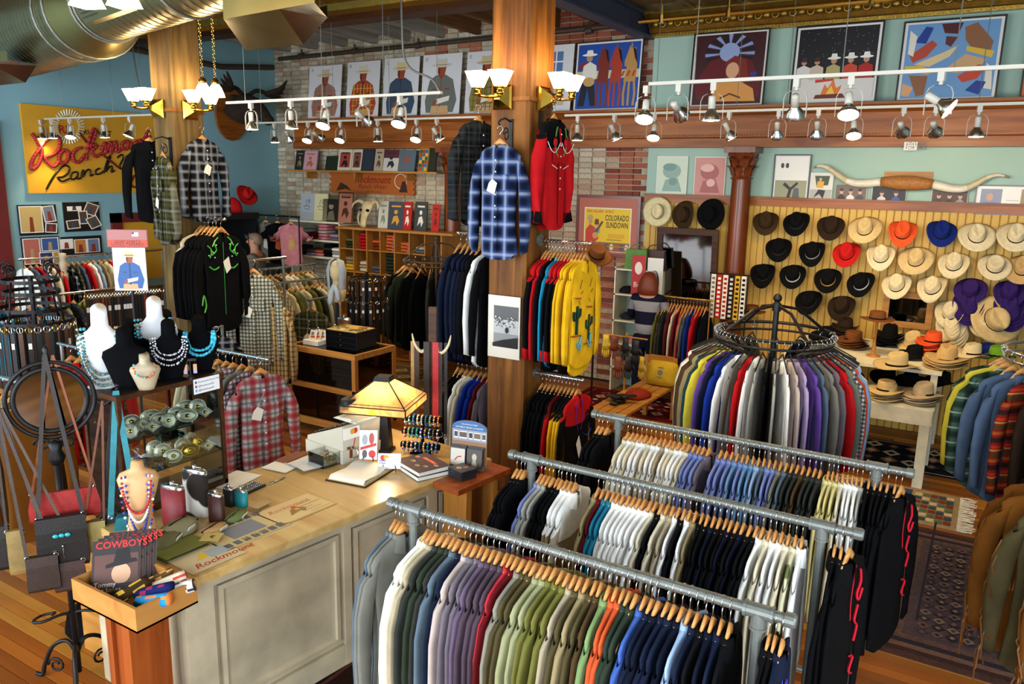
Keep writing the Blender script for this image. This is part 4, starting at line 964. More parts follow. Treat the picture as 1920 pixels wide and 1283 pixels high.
for i, (c, t) in enumerate((('3B5998', 'Rockmount Ranch Wear'), ('B0483A', '@Rockmount45'), ('55ACEE', '@Rockmount45'))): pr.rect(c, .05, .70-.28*i, .12, .86-.28*i); pr.text('55607A', t, .17, .72-.28*i, .016)
q = pr.build(lb); q.rotation_euler.z = math.pi/2; q.location = (w_+.0095, d_-.12, JT-.095)
# belt buckles standing on the shelves
rb = random.Random(5); shapes = []
for k, (a, b, n) in enumerate(((.055, .042, 18), (.048, .036, 4), (.05, .05, 16), (.06, .04, 18), (.045, .045, 8))):
    m = MB(); m.lathe([(.0001, -.013), (a*.5, -.012), (a*.85, -.008), (a*.88, -.004), (a*.92, -.007), (a, -.003), (a, .004), (.0001, .005)], n, axis='y', sx=1, sy=b/a); o = m.build('buckle', 'silver', smooth=(n > 8)); d1 = o.data; bpy.data.objects.remove(o)
    m = MB(); m.lathe([(.0001, -.016), (a*.2, -.015), (a*.28, -.012)], 12, axis='y', sx=1, sy=b/a); o = m.build('medallion', 'gold', smooth=True); d2 = o.data; bpy.data.objects.remove(o); shapes.append((d1, d2, b))
def buckle(x, y, z, k, rz, label, group, gold=False):
    d1, d2, b = shapes[k]; o = put('belt_buckle', d1, None, (x, y, z+b), 0, label=label, cat='belt buckle', group=group); o.rotation_euler = (-.25, 0, rz)
    if gold: o.material_slots[0].link = 'OBJECT'; o.material_slots[0].material = MATS['gold']
    put('medallion', d2, o); return o
n = 0
for z, nm in ((SH[2], 'upper'), (SH[1], 'lower')):
    for r_ in range(3):
        for i in range(5):
            if nm == 'lower' and i < 2: continue
            y = JY0+.09+.125*i+rb.uniform(-.015, .015); x = JX1-.05-.085*r_+rb.uniform(-.01, .01); n += 1
            buckle(x, y, z+.001, rb.randrange(5), math.radians(62)+rb.uniform(-.3, .3), 'ornate silver and gold belt buckle, %s in the %s case row %s from the glass' % (nth(i+1), nm, nth(r_+1)), 'belt buckles in the jewellery case', rb.random() < .15)
# necklace forms
def bust(px, py, h, mat, label, z=JT, rz=math.radians(55), w=1.0, base=True, plane=None, name='necklace_bust'):
    p = PZ(px, py, z+.001) if plane is None else plane
    o = thing(name, label, 'necklace bust', (p.x, p.y, z+.001), rz); m = MB(); rows = []
    for t, a, b, yo in ((.0, .052, .022, .03), (.10, .062, .026, .028), (.35, .085, .034, .02), (.58, .105, .042, .008), (.68, .098, .04, .006), (.745, .055, .036, .012), (.80, .038, .034, .014), (.92, .036, .034, .012), (1.0, .035, .034, .010)):
        rows.append([(a*w*math.cos(q), yo+b*math.sin(q), t*h+(.07*h*math.sin(q) if t > .9 else 0)) for q in [2*math.pi*i/18 for i in range(18)]])
    m.grid(rows, True, True, True); m.build('form', mat, o, smooth=True)
    if base: MB().lathe([(.075*w, 0), (.078*w, .008), (.06*w, .014), (.0001, .015)], 16, (0, .03, 0), 1, .6).build('foot', mat, o)
    return o
def strand(o, h, w, cols, drop, n=26, r=.006, spread=.0, mat='stone_bead', top=.78, name='necklace', label='', layers=1):
    q = MB(); rr = random.Random(int(drop*1e4)+n)
    for l in range(layers):
        for i in range(n):
            a = math.pi*i/(n-1); x = (.058+.010*l+spread*math.sin(a))*w*math.cos(a)*1.15; z = h*top-(drop+.03*l)*max(0, math.sin(a))**.9
            dz = max(0, min(1, (h*top-z)/(h*.35))); y = -.030-.022*math.sin(math.pi*min(1, dz))*1.0-.004*l
            q.col(rr.choice(cols)).ball((x+rr.uniform(-.003, .003), y, z), r*rr.uniform(.8, 1.2), 6, 4)
    b = q.build(name, 'gloss', None, smooth=True, label=label, cat='necklace'); b.matrix_world = Matrix.Translation(o.location) @ Matrix.Rotation(o.rotation_euler.z, 4, 'Z'); return b
TQ = ['2E9AAA', '3FB4C4', '1F7E90', '7FC8C8']; MIX = ['4A7A74', '6E8E84', '2E5A58', '8AA39A', '3FA0A8', '8A6A4A']
b = bust(197, 728, .44, 'white_velvet', 'tall white necklace bust with a long grey green necklace', w=1.15); strand(b, .44, 1.15, MIX, .26, 44, .008, .015, label='long grey green and turquoise bead necklace on the first white bust', layers=3)
b = bust(298, 704, .44, 'white_velvet', 'tall white necklace bust with a turquoise and coral necklace', w=1.15); strand(b, .44, 1.15, TQ+['7A3A2A', '8A8A80'], .20, 40, .008, .02, label='turquoise and brown bead necklace on the second white bust', layers=3)
b = bust(240, 732, .33, 'velvet', 'black velvet bust without a necklace at the corner of the case', w=1.1)
b = bust(322, 716, .34, 'velvet', 'black velvet bust with white stone strands', w=1.05); strand(b, .34, 1.05, ['E6E6EA', 'C9C9D2', 'A8A8B4'], .10, 26, .006, .012, label='triple strand of white stone beads on a black bust', layers=3)
b = bust(378, 700, .33, 'velvet', 'black velvet bust with a braided turquoise necklace', w=1.05); strand(b, .33, 1.05, ['35B6D2', '4CC8E0', '2A9AB8'], .11, 44, .009, .012, label='thick braided turquoise necklace on a black bust', layers=2)
bust(268, 700, .33, 'velvet', 'black velvet bust between the two white busts', w=1.0, plane=V(-4.17, 2.62, 0)); bust(345, 670, .35, 'velvet', 'black velvet bust behind the turquoise necklace', w=1.0, plane=V(-4.17, 2.86, 0))
b = bust(275, 733, .20, 'cream_paint', 'small cream bust with a coral and turquoise necklace', w=.75, base=False); strand(b, .20, .75, ['B0522A', '3FB4C4', 'C87848'], .075, 18, .006, .01, label='coral and turquoise chip necklace on the small cream bust')
def tee_stand(px, py, h, label, cols):
    p = PZ(px, py, JT+.001); o = thing('earring_stand', label, 'earring stand', (p.x, p.y, JT+.001), math.radians(55)); MB().lathe([(.022, 0), (.018, .012), (.005, .03), (.0035, h)], 10).box((-.035, -.004, h-.012), (.035, .004, h+.002)).build('stand', 'black_plastic', o)
    for s_ in (-1, 1):
        e = MB().col(cols[0]).box((s_*.026-.010, -.009, h-.065), (s_*.026+.010, -.005, h-.03)).col(cols[1]).box((s_*.026-.010, -.0092, h-.085), (s_*.026+.010, -.0052, h-.065)).build('earring', 'gloss', o); MB().tube([(s_*.026, -.006, h-.03), (s_*.026, -.008, h)], .0012, 4).build('ear_wire', 'gold', e)
    return o
tee_stand(271, 728, .13, 'small black earring stand with white drop earrings', ('E8E4E0', 'D8C8D0')); tee_stand(358, 711, .12, 'small black earring stand with peach and lilac square earrings', ('D9A878', 'B0A8D0'))
# bracelets and a bust inside the case
b = bust(0, 0, .15, 'cream_paint', 'small cream bust with a blue pendant inside the case', z=SH[2], plane=V(-4.08, 2.41, 0), w=.8, base=False, rz=math.radians(20)); strand(b, .15, .8, ['3A4A8A', '8A8A9A'], .05, 14, .004, .008, label='thin blue pendant necklace inside the case')
for (x, y, R, lab) in ((-4.02, 2.55, .06, 'large black cuff bracelet inlaid with turquoise on a velvet pad'), (-3.97, 2.62, .042, 'smaller silver cuff bracelet on a velvet pad')):
    o = thing('cuff_bracelet', lab, 'bracelet', (x, y, SH[1]+.001), .4); MB().lathe([(R*.9, 0), (R*.95, .02), (R*.7, .045), (.0001, .05)], 16).build('velvet_pad', 'velvet', o, smooth=True)
    m = MB()
    for i in range(18): m.col(rb.choice(['1F5A52', '2A7A70', '8A3A2A', '3A6A3A'])).ball((R*math.cos(i*.35), R*math.sin(i*.35), .022), .011, 6, 4, 1, 1, 1.6)
    m.build('inlay_band', 'gloss', o, smooth=True)
b = bust(0, 0, .17, 'velvet', 'small black bust with a teal strand necklace inside the case', z=SH[1], plane=V(-4.12, 2.80, 0), w=.8); strand(b, .17, .8, ['1E8A86', '2AA09A'], .07, 24, .004, .006, label='teal multi strand necklace inside the case', layers=3)
# ---- torso form with red, white and blue beads
def torso(p, h, rz, label):
    o = thing('torso_form', label, 'torso form', p, rz); m = MB(); rows = []
    for t, a, b, yo in ((0, .065, .05, 0), (.15, .075, .055, 0), (.35, .058, .045, .0), (.5, .06, .05, -.004), (.66, .085, .055, -.006), (.80, .10, .05, 0), (.87, .085, .04, .005), (.91, .035, .032, .008), (1.0, .028, .028, .006)):
        rows.append([(a*math.cos(q), yo+b*math.sin(q), t*h) for q in [2*math.pi*i/16 for i in range(16)]])
    m.grid(rows, True, True, True).build('form', 'skin_form', o, smooth=True); return o
surf('skin_form', 'C99A68', .5, var=.06)
tp = CL(.03, .50); b = torso(tp, .46, math.radians(50), 'small tan torso form wearing red white and blue beads')
for k, (c, d, lab) in enumerate(((['2A3A9A', '3A4AB0'], .30, 'blue bead strand on the torso form'), (['E8E4DC', 'D8D2C8'], .24, 'white pearl strand on the torso form'), (['C01A22', 'A01018'], .19, 'red bead strand on the torso form'), (['E8E4DC', 'C01A22', '2A3A9A'], .34, 'red white and blue bead strand on the torso form'))):
    q = MB(); rr = random.Random(k)
    for i in range(34):
        a = math.pi*i/33; z = .40-d*max(0, math.sin(a))**.8; x = (.05+.008*k)*math.cos(a); q.col(rr.choice(c)).ball((x, -.058-.012*math.sin(a)-.004*k, z), .0075, 6, 4)
    n_ = q.build('bead_necklace', 'gloss', None, smooth=True, label=lab, cat='necklace'); n_.location = b.location; n_.rotation_euler.z = b.rotation_euler.z
# ---- flasks
def flask(p, w, h, d, matn, colr, rz, label, group='pocket flasks on the counter'):
    o = thing('hip_flask', label, 'flask', p, rz, group); m = MB(); n = 14; ring = lambda k, z: [(w/2*k*sgn(math.cos(a))*abs(math.cos(a))**.25, d/2*k*sgn(math.sin(a))*abs(math.sin(a))**.6+.012*math.cos(a)**2, z) for a in [2*math.pi*(i+.5)/n for i in range(n)]]
    m.grid([ring(.94, 0), ring(1, .006), ring(1, h*.80)], True, True, True); q = m.build('leather_wrap', matn, o, smooth=True); q.color = hx(colr)
    MB().grid([ring(.97, 0), ring(.95, .05*h), ring(.8, .085*h), ring(.3, .09*h)], True, False, True).map(lambda v: v+V(0, 0, h*.80)).build('shoulder', 'chrome', o, smooth=True)
    c = MB().lathe([(.010, 0), (.011, .004), (.011, .018), (.0001, .02)], 10, (0, .006, h*.885)).build('cap', 'chrome', o, smooth=True)
    MB().box((.0, .003, h*.90), (w*.3, .008, h*.915)).build('hinge_arm', 'chrome', c); return o
spotted('cowhide', 'E4DED2', [('20140C', .55, .5, .56)], 11)
flask(CL(.25, .60), .15, .27, .035, 'leather', '7A1A1E', FACE+.35, 'large maroon leather hip flask on the counter'); flask(CL(.40, .63), .16, .32, .038, 'cowhide', 'FFFFFF', FACE+.35, 'large black and white cowhide hip flask on the counter')
flask(CL(.42, .46), .10, .20, .03, 'leather', '3A1A12', FACE+.3, 'dark brown leather hip flask before the cowhide one'); flask(CL(.59, .61), .07, .13, .028, 'leather', '16161A', FACE+.3, 'small black leather hip flask on the counter'); flask(CL(.63, .55), .085, .12, .028, 'leather', '1E8A92', FACE+.3, 'small turquoise tooled leather hip flask on the counter')
# trays, papers and prints on the counter
def sheet(s, t, w, h, rz, colr, label, cat='paper', z=CT+.001, th=.0015, name='paper_sheet', mat='print', curl=0, marks=None, group=None):
    o = thing(name, label, cat, CL(s, t, z), CA+rz, group)
    m = MB(); m.col(colr); n = 6
    top = [[((i/n-.5)*w, (j/n-.5)*h, th+curl*((i/n-.5)**2*4+.5*math.sin(j/n*5))) for i in range(n+1)] for j in range(n+1)]
    m.grid(top); m.grid([[(x, y, 0 if curl == 0 else z_-th) for x, y, z_ in r] for r in top][::-1])
    m.build('sheet', mat, o)
    if marks:
        p = Print(w, h, 0); marks(p); q = p.mb; q.map(lambda v: V(v.x, v.z-h/2, th+.0004-v.y)); q.build('print', 'print', o)
    return o
def lines(p, c='8A7A5A', n=6, u0=.1, u1=.9):
    for i in range(n): p.rect(c, u0, .12+.12*i, u1-.1*(i % 3), .14+.12*i)
def mat_rider(p):
    p.rect('C9A96A', .02, .03, .98, .97); p.rect('D8BE86', .04, .06, .96, .94); p.text('B0442E', 'Rockmount', .12, .62, .06, shear=.3); lines(p, '9A8458', 5, .58, .94)
    p.poly('8A6A3A', ((.30, .25), (.40, .50), (.55, .52), (.62, .38), (.55, .22), (.50, .34), (.40, .30))); p.disc('C0402A', .50, .55, .05); p.poly('D8B030', ((.46, .40), (.54, .40), (.52, .50), (.47, .50)))
sheet(.82, .29, .40, .27, .05, 'BFA068', 'tan illustrated place mat with a bronco rider on the counter', 'place mat', marks=mat_rider)
def mat_photo(p):
    p.rect('C6B27E', .02, .03, .98, .97); p.rect('6E7686', .25, .28, .75, .78)
    for i in range(7): p.rect('4A5260', .05+.13*i, .06, .14+.13*i, .22); p.rect('4A5260', .05+.13*i, .82, .14+.13*i, .95)
    p.text('D8C030', 'NEW WEST', .28, .14, .03)
sheet(.47, .27, .42, .30, .05, 'B8A878', 'grey and tan photo place mat on the counter', 'place mat', marks=mat_photo); sheet(.49, .26, .42, .30, -.02, 'D0C090', 'second place mat under the photo place mat', 'place mat', z=CT+.0002, th=.0006)
def bandana(p): p.poly('D8B030', ((.3, .5), (.5, .8), (.6, .5))); p.text('B03A22', 'Rockmount', .15, .15, .07, shear=.3, bold=.01); p.rect('9AA6A8', .55, .4, .9, .8)
sheet(.17, .13, .30, .22, .05, 'C9B890', 'cream printed card with red script at the counter corner', 'print', marks=bandana)
def env(p): p.text('5A5A2A', 'Levi', .35, .4, .03, shear=.3); lines(p, '6A6A38', 3, .25, .8)
sheet(.12, .30, .25, .15, .1, '6E7038', 'olive green fabric pouch at the counter corner', 'pouch', th=.02, marks=env, mat='fabric_col', name='pouch')
for i, (s, t) in enumerate(((.31, .37), (.29, .33), (.285, .28))): sheet(s, t, .10, .10, .3+.2*i, 'C9B26A', 'yellow leather coaster, %s of three beside the green pouch' % nth(i+1), 'coaster', th=.006, z=CT+.002+.007*i, name='coaster', marks=lambda p: (p.poly('5A4A2A', ((.3, .3), (.45, .6), (.7, .55), (.65, .3), (.5, .45)))), group='yellow coasters')
def pouch(s, t, a, b, h, c, rz, label):
    o = thing('fabric_pouch', label, 'pouch', CL(s, t), CA+rz); m = MB(); m.col(c); rows = []
    for z, k in ((0, .9), (h*.3, 1), (h*.7, .92), (h*.95, .6), (h, .2)): rows.append([(a*k*math.cos(q)*(1+.06*math.sin(3*q)), b*k*math.sin(q)*(1+.06*math.cos(2*q)), z) for q in [2*math.pi*i/16 for i in range(16)]])
    m.grid(rows, True, True, True).build('bag', 'fabric_col', o, smooth=True)
    m = MB(); m.col('1C1814').tube([(-a*1.0, 0, h*.5), (-a*.4, -.01, h*.98), (a*.4, .01, h*.98), (a*1.0, 0, h*.5)], .006, 5); m.build('strap', 'leather_col', o); m = MB(); m.col('D8D4C8').obox((a*.3, -b*.9, h*.5), (.05, .004, .03), .2, 0, .5); m.build('price_tag', 'print', o); return o
pouch(.10, .42, .12, .07, .07, '6A6444', .4, 'camouflage pattern pouch below the torso form'); pouch(.20, .46, .13, .06, .09, '8A8260', .2, 'khaki pouch with dark strap on the counter'); pouch(.36, .38, .08, .055, .035, 'B08A5A', .1, 'tan leather pouch tied with cord on the counter'); pouch(.52, .43, .085, .05, .035, '6E7A4A', .3, 'green tooled pouch with a white tag on the counter')
for i, (s, t, w, h, rz, c, lab) in enumerate(((.83, .93, .28, .2, .3, 'EFEDE6', 'stack of white receipts behind the pen tray'), (1.22, .92, .28, .20, .25, 'F2F0E8', 'white sheet at the back of the counter'), (1.34, .84, .27, .2, .05, 'F4F2EC', 'white sheet lying on top of the paper pile'), (1.33, .78, .27, .19, -.1, 'DFE2EC', 'pale blue sheet under the paper pile'), (.70, .46, .12, .08, .2, 'B89A6A', 'tan tooled leather card on the counter'))): sheet(s, t, w, h, rz, c, lab, z=CT+.001+.004*i, th=.004, curl=.004 if i in (2, 3) else 0)
o = thing('pen_tray', 'black wire tray of rings and pens on the counter', 'tray', CL(.82, .74), CA+.2); MB().box((-.08, -.05, 0), (.08, .05, .012)).build('tray', 'black_plastic', o)
m = MB()
for i in range(10):
    for j in range(5): m.ball((-.068+.015*i, -.036+.018*j, .016), .006, 6, 4)
m.build('rings', 'chrome', o, smooth=True)
o = thing('pen', 'silver and black ballpoint pen lying on the counter', 'pen', CL(1.0, .72, CT+.005), CA+.15); MB().cyl((-.07, 0, 0), (.05, 0, 0), .005, n=8).build('barrel', 'chrome', o, smooth=True); MB().cyl((.05, 0, 0), (.07, 0, 0), .0045, .001, n=8).build('tip', 'black_plastic', o); MB().box((-.07, -.0015, .005), (-.03, .0015, .007)).build('clip', 'black_plastic', o)
o = thing('open_ledger', 'open ledger with white pages on a black bound cover', 'ledger', CL(1.44, .42), CA+.28)
MB().col('17140F').box((-.20, -.15, 0), (.20, .15, .006)).build('cover', 'matte', o); MB().col('C9A860').box((-.19, -.14, .006), (.19, .14, .012)).build('lining', 'matte', o)
m = MB(); m.col('F2EFE4'); rows = [[(x, -.13+.26*j/3, z) for x, z in ((-.19, .013), (-.17, .035), (-.1, .03), (0, .02), (.08, .034), (.15, .03), (.17, .013))] for j in range(4)]; m.grid(rows); m.grid([[(x, y, .0125) for x, y, z in r] for r in rows][::-1]); m.build('pages', 'matte', o, smooth=True)
# mug of scissors
o = thing('pen_mug', 'brown leather wrapped steel mug holding scissors', 'mug', CL(1.53, .68), CA); MB().lathe([(.036, 0), (.04, .01), (.041, .11), (.037, .11), (.036, .012), (.0001, .012)], 18).build('mug', 'chrome', o, smooth=True)
surf('leather_brown', '7A3A16', .5, var=.2, vscale=20, bump=.2, bscale=120)
MB().lathe([(.0415, .03), (.043, .035), (.043, .085), (.0415, .09)], 18, cap0=False, cap1=False).build('leather_band', 'leather_brown', o, smooth=True); MB().tube([(.02, -.038, .10), (.03, -.075, .08), (.03, -.075, .045), (.02, -.04, .025)], .006, 6).build('handle', 'chrome', o, smooth=True)
o = thing('scissors', 'scissors with black looped handles standing in the mug', 'scissors', CL(1.53, .68, CT+.02), CA-.6); MB().torus((-.025, 0, .16), .02, .0055, 'y', 16, 6, 1, 1.3).torus((.025, 0, .165), .02, .0055, 'y', 16, 6, 1, 1.3).tube([(-.012, 0, .135), (.003, 0, .09)], .006, 5).tube([(.012, 0, .14), (-.003, 0, .09)], .006, 5).build('handles', 'black_plastic', o, smooth=True); MB().box((-.006, -.0015, .0), (.004, .0015, .10)).build('blades', 'chrome', o)
MB().col('C03A2A').cyl((0, 0, 0), (.02, .02, .16), .004, n=6).build('pencil', 'gloss', label='red pencil standing in the mug', cat='pencil', loc=CL(1.55, .66, CT+.02))
# cards on easels
def easel_card(s, t, w, h, rz, label, fn, colr='F2F0EC', z=CT):
    o = thing('counter_card', label, 'card', CL(s, t, z+.02), CA+rz); m = MB(); m.col(colr); m.box((-w/2, 0, 0), (w/2, .004, h)); q = m.build('card', 'print', o); q.rotation_euler.x = -.2
    p = Print(w, h); fn(p); r_ = p.build(o); r_.rotation_euler.x = -.2
    for s_ in (-1, 1): MB().tube([(s_*w*.25, .01, .03), (s_*w*.32, -.02, -.019)], .003, 4).build('easel_leg', 'black_plastic', o)
    MB().tube([(0, .012, .05), (0, .06, -.019)], .003, 4).build('easel_leg', 'black_plastic', o); return o
def dress_card(p): p.disc('9AA0A6', .3, .68, .16, .18); p.disc('B0483A', .68, .72, .15, .2); p.poly('C42A22', ((.05, .32), (.95, .48), (.95, .58), (.05, .42))); p.disc('D02820', .72, .2, .2, .13); p.disc('5A4A50', .3, .2, .14, .14)
easel_card(1.60, .55, .12, .20, -.9, 'white card with red shirts printed on it beside the lamp', dress_card)
def pay_card(p): p.disc('C8301E', .22, .72, .12); p.disc('E0A020', .36, .72, .12); p.rect('23408A', .05, .5, .5, .55); p.rect('F8F8F4', .35, .12, .95, .72); lines(p, '9A9AA0', 4, .42, .9); p.text('23408A', 'VISA', .06, .3, .02, bold=.01)
easel_card(1.58, .32, .15, .10, -.9, 'payment card notice on a small black easel', pay_card)
# two stacked books
for k, (rz, lab) in enumerate(((-.28, 'grey western history book at the bottom of the counter stack'), (-.24, 'grey western history book with orange title on top of the stack'))):
    o = thing('hardback_book', lab, 'book', CL(1.73, .16, CT+.001+.032*k), CA+rz); MB().col('5A4C50').box((-.12, -.15, 0), (.12, .15, .003)).box((-.12, -.15, .027), (.12, .15, .03)).box((-.12, .146, 0), (.12, .15, .03)).build('cover', 'gloss', o); MB().col('E9E6DC').box((-.117, -.147, .003), (.117, .145, .027)).build('pages', 'matte', o)
    if k:
        p = Print(.30, .24, 0)
        p.poly('D8521E', ((.25, .22), (.75, .22), (.77, .34), (.23, .34))); p.text('F4E8D0', 'Western Shirts', .5, .25, .02, center=True)
        for u, v in ((.25, .6), (.7, .65), (.4, .75), (.15, .35), (.85, .4)): p.disc('B0A49C', u, v, .07, .06); p.disc('C8742E', u+.02, v+.01, .03, .03)
        q = p.mb; q.map(lambda v: V(-(v.z-.12), v.x, .0302-v.y)); q.build('title_print', 'print', o)
# disc display with photographs
o = thing('disc_display', 'cardboard display of cowboy music discs with a blue arched header', 'display stand', CL(1.97, -.02, CT+.001), CA-1.25)
MB().col('6E6A60').box((-.12, -.03, 0), (.12, .06, .02)).build('base', 'matte', o)
m = MB(); m.col('A8865E'); hd = [(-.125, 0), (.125, 0), (.125, .27)]+[(.125*math.cos(a), .27+.05*math.sin(a)) for a in [math.pi*i/10 for i in range(1, 10)]]+[(-.125, .27)]; m.prism(hd, .03, .036); m.build('header', 'print', o)
p = Print(.25, .32); p.poly('3F6FA8', [(.0, .80)]+[(.5+.5*math.cos(a), .84+.16*math.sin(a)) for a in [math.pi-math.pi*i/10 for i in range(11)]]+[(1, .80)]); p.text('E8E0B0', 'COWBOY MUSIC & POETRY', .5, .83, .016, center=True, bold=.01); p.text('F0E8C0', "COLORADO'S BEST", .5, .90, .014, center=True); p.rect('9A9AA6', 0, .55, 1, .80)
for i, (u, w_) in enumerate(((.05, .12), (.2, .24), (.48, .12), (.63, .2), (.86, .12))): p.rect('F0EEE8', u, .60, u+w_, .76); p.rect(['4A4A50', '6A5A50', '3A3A44', '7A6A5A', '5A5A60'][i], u+.01, .63, u+w_-.01, .74)
p.rect('A0785A', 0, .42, 1, .55); p.build(o, .029)
for k, (x, cs) in enumerate(((-.06, 'D8D0C0'), (.06, '5A5048'))):
    for j in range(3):
        q = MB(); q.col('3A3A3E').box((-.055, 0, 0), (.055, .009, .125)); c = q.build('disc_case', 'gloss', o); c.location = (x, -.01-.012*j, .02+.004*(2-j)); c.rotation_euler.x = -.1
        if j == 2:
            pp = Print(.106, .12); pp.rect(cs, .02, .02, .98, .98)
            (pp.line('C03028', [(.3, .3), (.5, .5), (.75, .55)], .008) if k == 0 else (pp.disc('C9BFA8', .5, .6, .16, .2), pp.poly('B0A690', ((.3, .05), (.7, .05), (.6, .45), (.4, .45))))); pp.build(c)
for i in range(6):
    m = MB(); m.col('2A2A2E').box((-.062, -.07, 0), (.062, .07, .009)); q = m.build('music_disc', 'gloss', label='music disc case, %s from the bottom of the small stack' % nth(i+1), cat='music disc', group='stacked music discs'); q.location = CL(1.83, -.10, CT+.001+.0105*i); q.rotation_euler.z = CA-.2+rb.uniform(-.08, .08)
    if i == 5: pp = Print(.12, .135, 0); pp.rect('3A3A44', .02, .02, .98, .98); pp.disc('C98A4A', .35, .6, .16, .14); pp.disc('B06A3A', .7, .45, .16, .12); pp.mb.map(lambda v: V(v.x, v.z-.0675, .0092-v.y)).build('cover_print', 'print', q)
# cash register
o = thing('cash_register', 'beige cash register with sloping keyboard and black reading pad', 'cash register', CL(1.66, .84, CT+.001), CA)
m = MB(); m.box((-.20, -.2, 0), (.20, .2, .09)); m.build('cash_drawer', 'beige_plastic', o); m = MB(); m.hexa([(-.19, -.19, .09), (.19, -.19, .09), (.19, .19, .09), (-.19, .19, .09), (-.19, -.19, .26), (.19, -.19, .26), (.19, .19, .12), (-.19, .19, .12)]); m.build('body', 'beige_plastic', o)
MB().box((-.1, -.22, .262), (.1, -.06, .275)).hexa([(-.13, -.2, .276), (.13, -.2, .276), (.13, -.02, .276), (-.13, -.02, .276), (-.12, -.2, .30), (.12, -.2, .31), (.12, -.05, .30), (-.12, -.05, .29)]).build('printer_cover', 'beige_plastic', o); MB().lathe([(.03, 0), (.03, .05), (.10, .05), (.105, .06), (.105, .11), (.1, .115), (.0001, .115)], 20, (-.02, -.11, .30), 1, .55).build('customer_display', 'black_plastic', o)
m = MB()
for i in range(8):
    for j in range(5): x = -.15+.043*i; y = .0+.036*j; zz = .26-.14*(y+.19)/.38; m.box((x-.015, y-.012, zz), (x+.015, y+.012, zz+.012))
m.build('keys', 'black_plastic', o)
m = MB(); m.col('F4F2EA').box((-.20, -.212, .17), (-.06, -.208, .25)).col('C03A22').lathe([(.0001, -.002), (.02, 0)], 12, (-.10, -.213, .22), axis='y').col('E0A030').lathe([(.0001, -.003), (.02, -.001)], 12, (-.125, -.213, .22), axis='y'); m.build('payment_sticker', 'print', o)
for nm, lo, hi, mt, lab, cat in (('candy_tub', 0, 0, 'glass', 'clear plastic tub of small beads before the register', 'tub'),):
    o = thing(nm, lab, cat, CL(1.42, .75, CT+.001), CA); MB().box((-.10, -.08, 0), (.10, .08, .004)).box((-.10, -.08, 0), (-.097, .08, .09)).box((.097, -.08, 0), (.10, .08, .09)).box((-.10, -.08, 0), (.10, -.077, .09)).box((-.10, .077, 0), (.10, .08, .09)).build('tub', mt, o)
    m = MB()
    for i in range(120): m.col(rb.choice(['C9A860', 'E8E4DC', 'B0522A', '8A8A90', 'D8C080'])).ball((rb.uniform(-.085, .085), rb.uniform(-.065, .065), .012+rb.uniform(0, .05)), .009, 5, 4)
    q = m.build('beads', 'gloss', o, smooth=True); q['kind'] = 'stuff'
MB().box((-.10, -.05, 0), (.10, .05, .02)).build('stapler_box', 'leather_brown', label='dark brown wallet box beside the plastic tub', cat='box', loc=CL(1.30, .98, CT+.001), rz=CA+.2)
# ---- stained glass lamp
lp = PZ(722, 845, CT); LZ = CT+.001
o = thing('table_lamp', 'lit mission style table lamp with square stained glass shade', 'lamp', (lp.x, lp.y, LZ), math.radians(20))
MB().hexa([(-.06, -.06, 0), (.06, -.06, 0), (.06, .06, 0), (-.06, .06, 0), (-.055, -.055, .02), (.055, -.055, .02), (.055, .055, .02), (-.055, .055, .02)]).hexa([(-.045, -.045, .02), (.045, -.045, .02), (.045, .045, .02), (-.045, .045, .02), (-.028, -.028, .30), (.028, -.028, .30), (.028, .028, .30), (-.028, .028, .30)]).build('base', 'iron', o)
MB().cyl((0, 0, .30), (0, 0, .50), .006, n=8).build('stem', 'brass', o)
S0, S1, ZB, ZE, ZT = .235, .055, .325, .375, .515
def sq(s_, z): return [(-s_, -s_, z), (s_, -s_, z), (s_, s_, z), (-s_, s_, z)]
m, nt, b = nodes('lamp_glass'); b.inputs['Base Color'].default_value = hx('E8C48A'); b.inputs['Roughness'].default_value = .35
tc = N(nt, 'ShaderNodeTexCoord'); nz = N(nt, 'ShaderNodeTexNoise'); nz.inputs['Scale'].default_value = 14; nz.inputs['Distortion'].default_value = 1.5; L(nt, tc.outputs['Object'], nz.inputs['Vector']); L(nt, mixc(nt, nz.outputs[0], hx('B8742E'), hx('E8C890')), b.inputs['Base Color'])
tr = N(nt, 'ShaderNodeBsdfTranslucent'); L(nt, mixc(nt, nz.outputs[0], hx('C8742A'), hx('F0D09A')), tr.inputs[0]); ms = N(nt, 'ShaderNodeMixShader'); ms.inputs[0].default_value = .7; L(nt, b.outputs[0], ms.inputs[1]); L(nt, tr.outputs[0], ms.inputs[2]); L(nt, ms.outputs[0], nt.nodes['Material Output'].inputs[0])
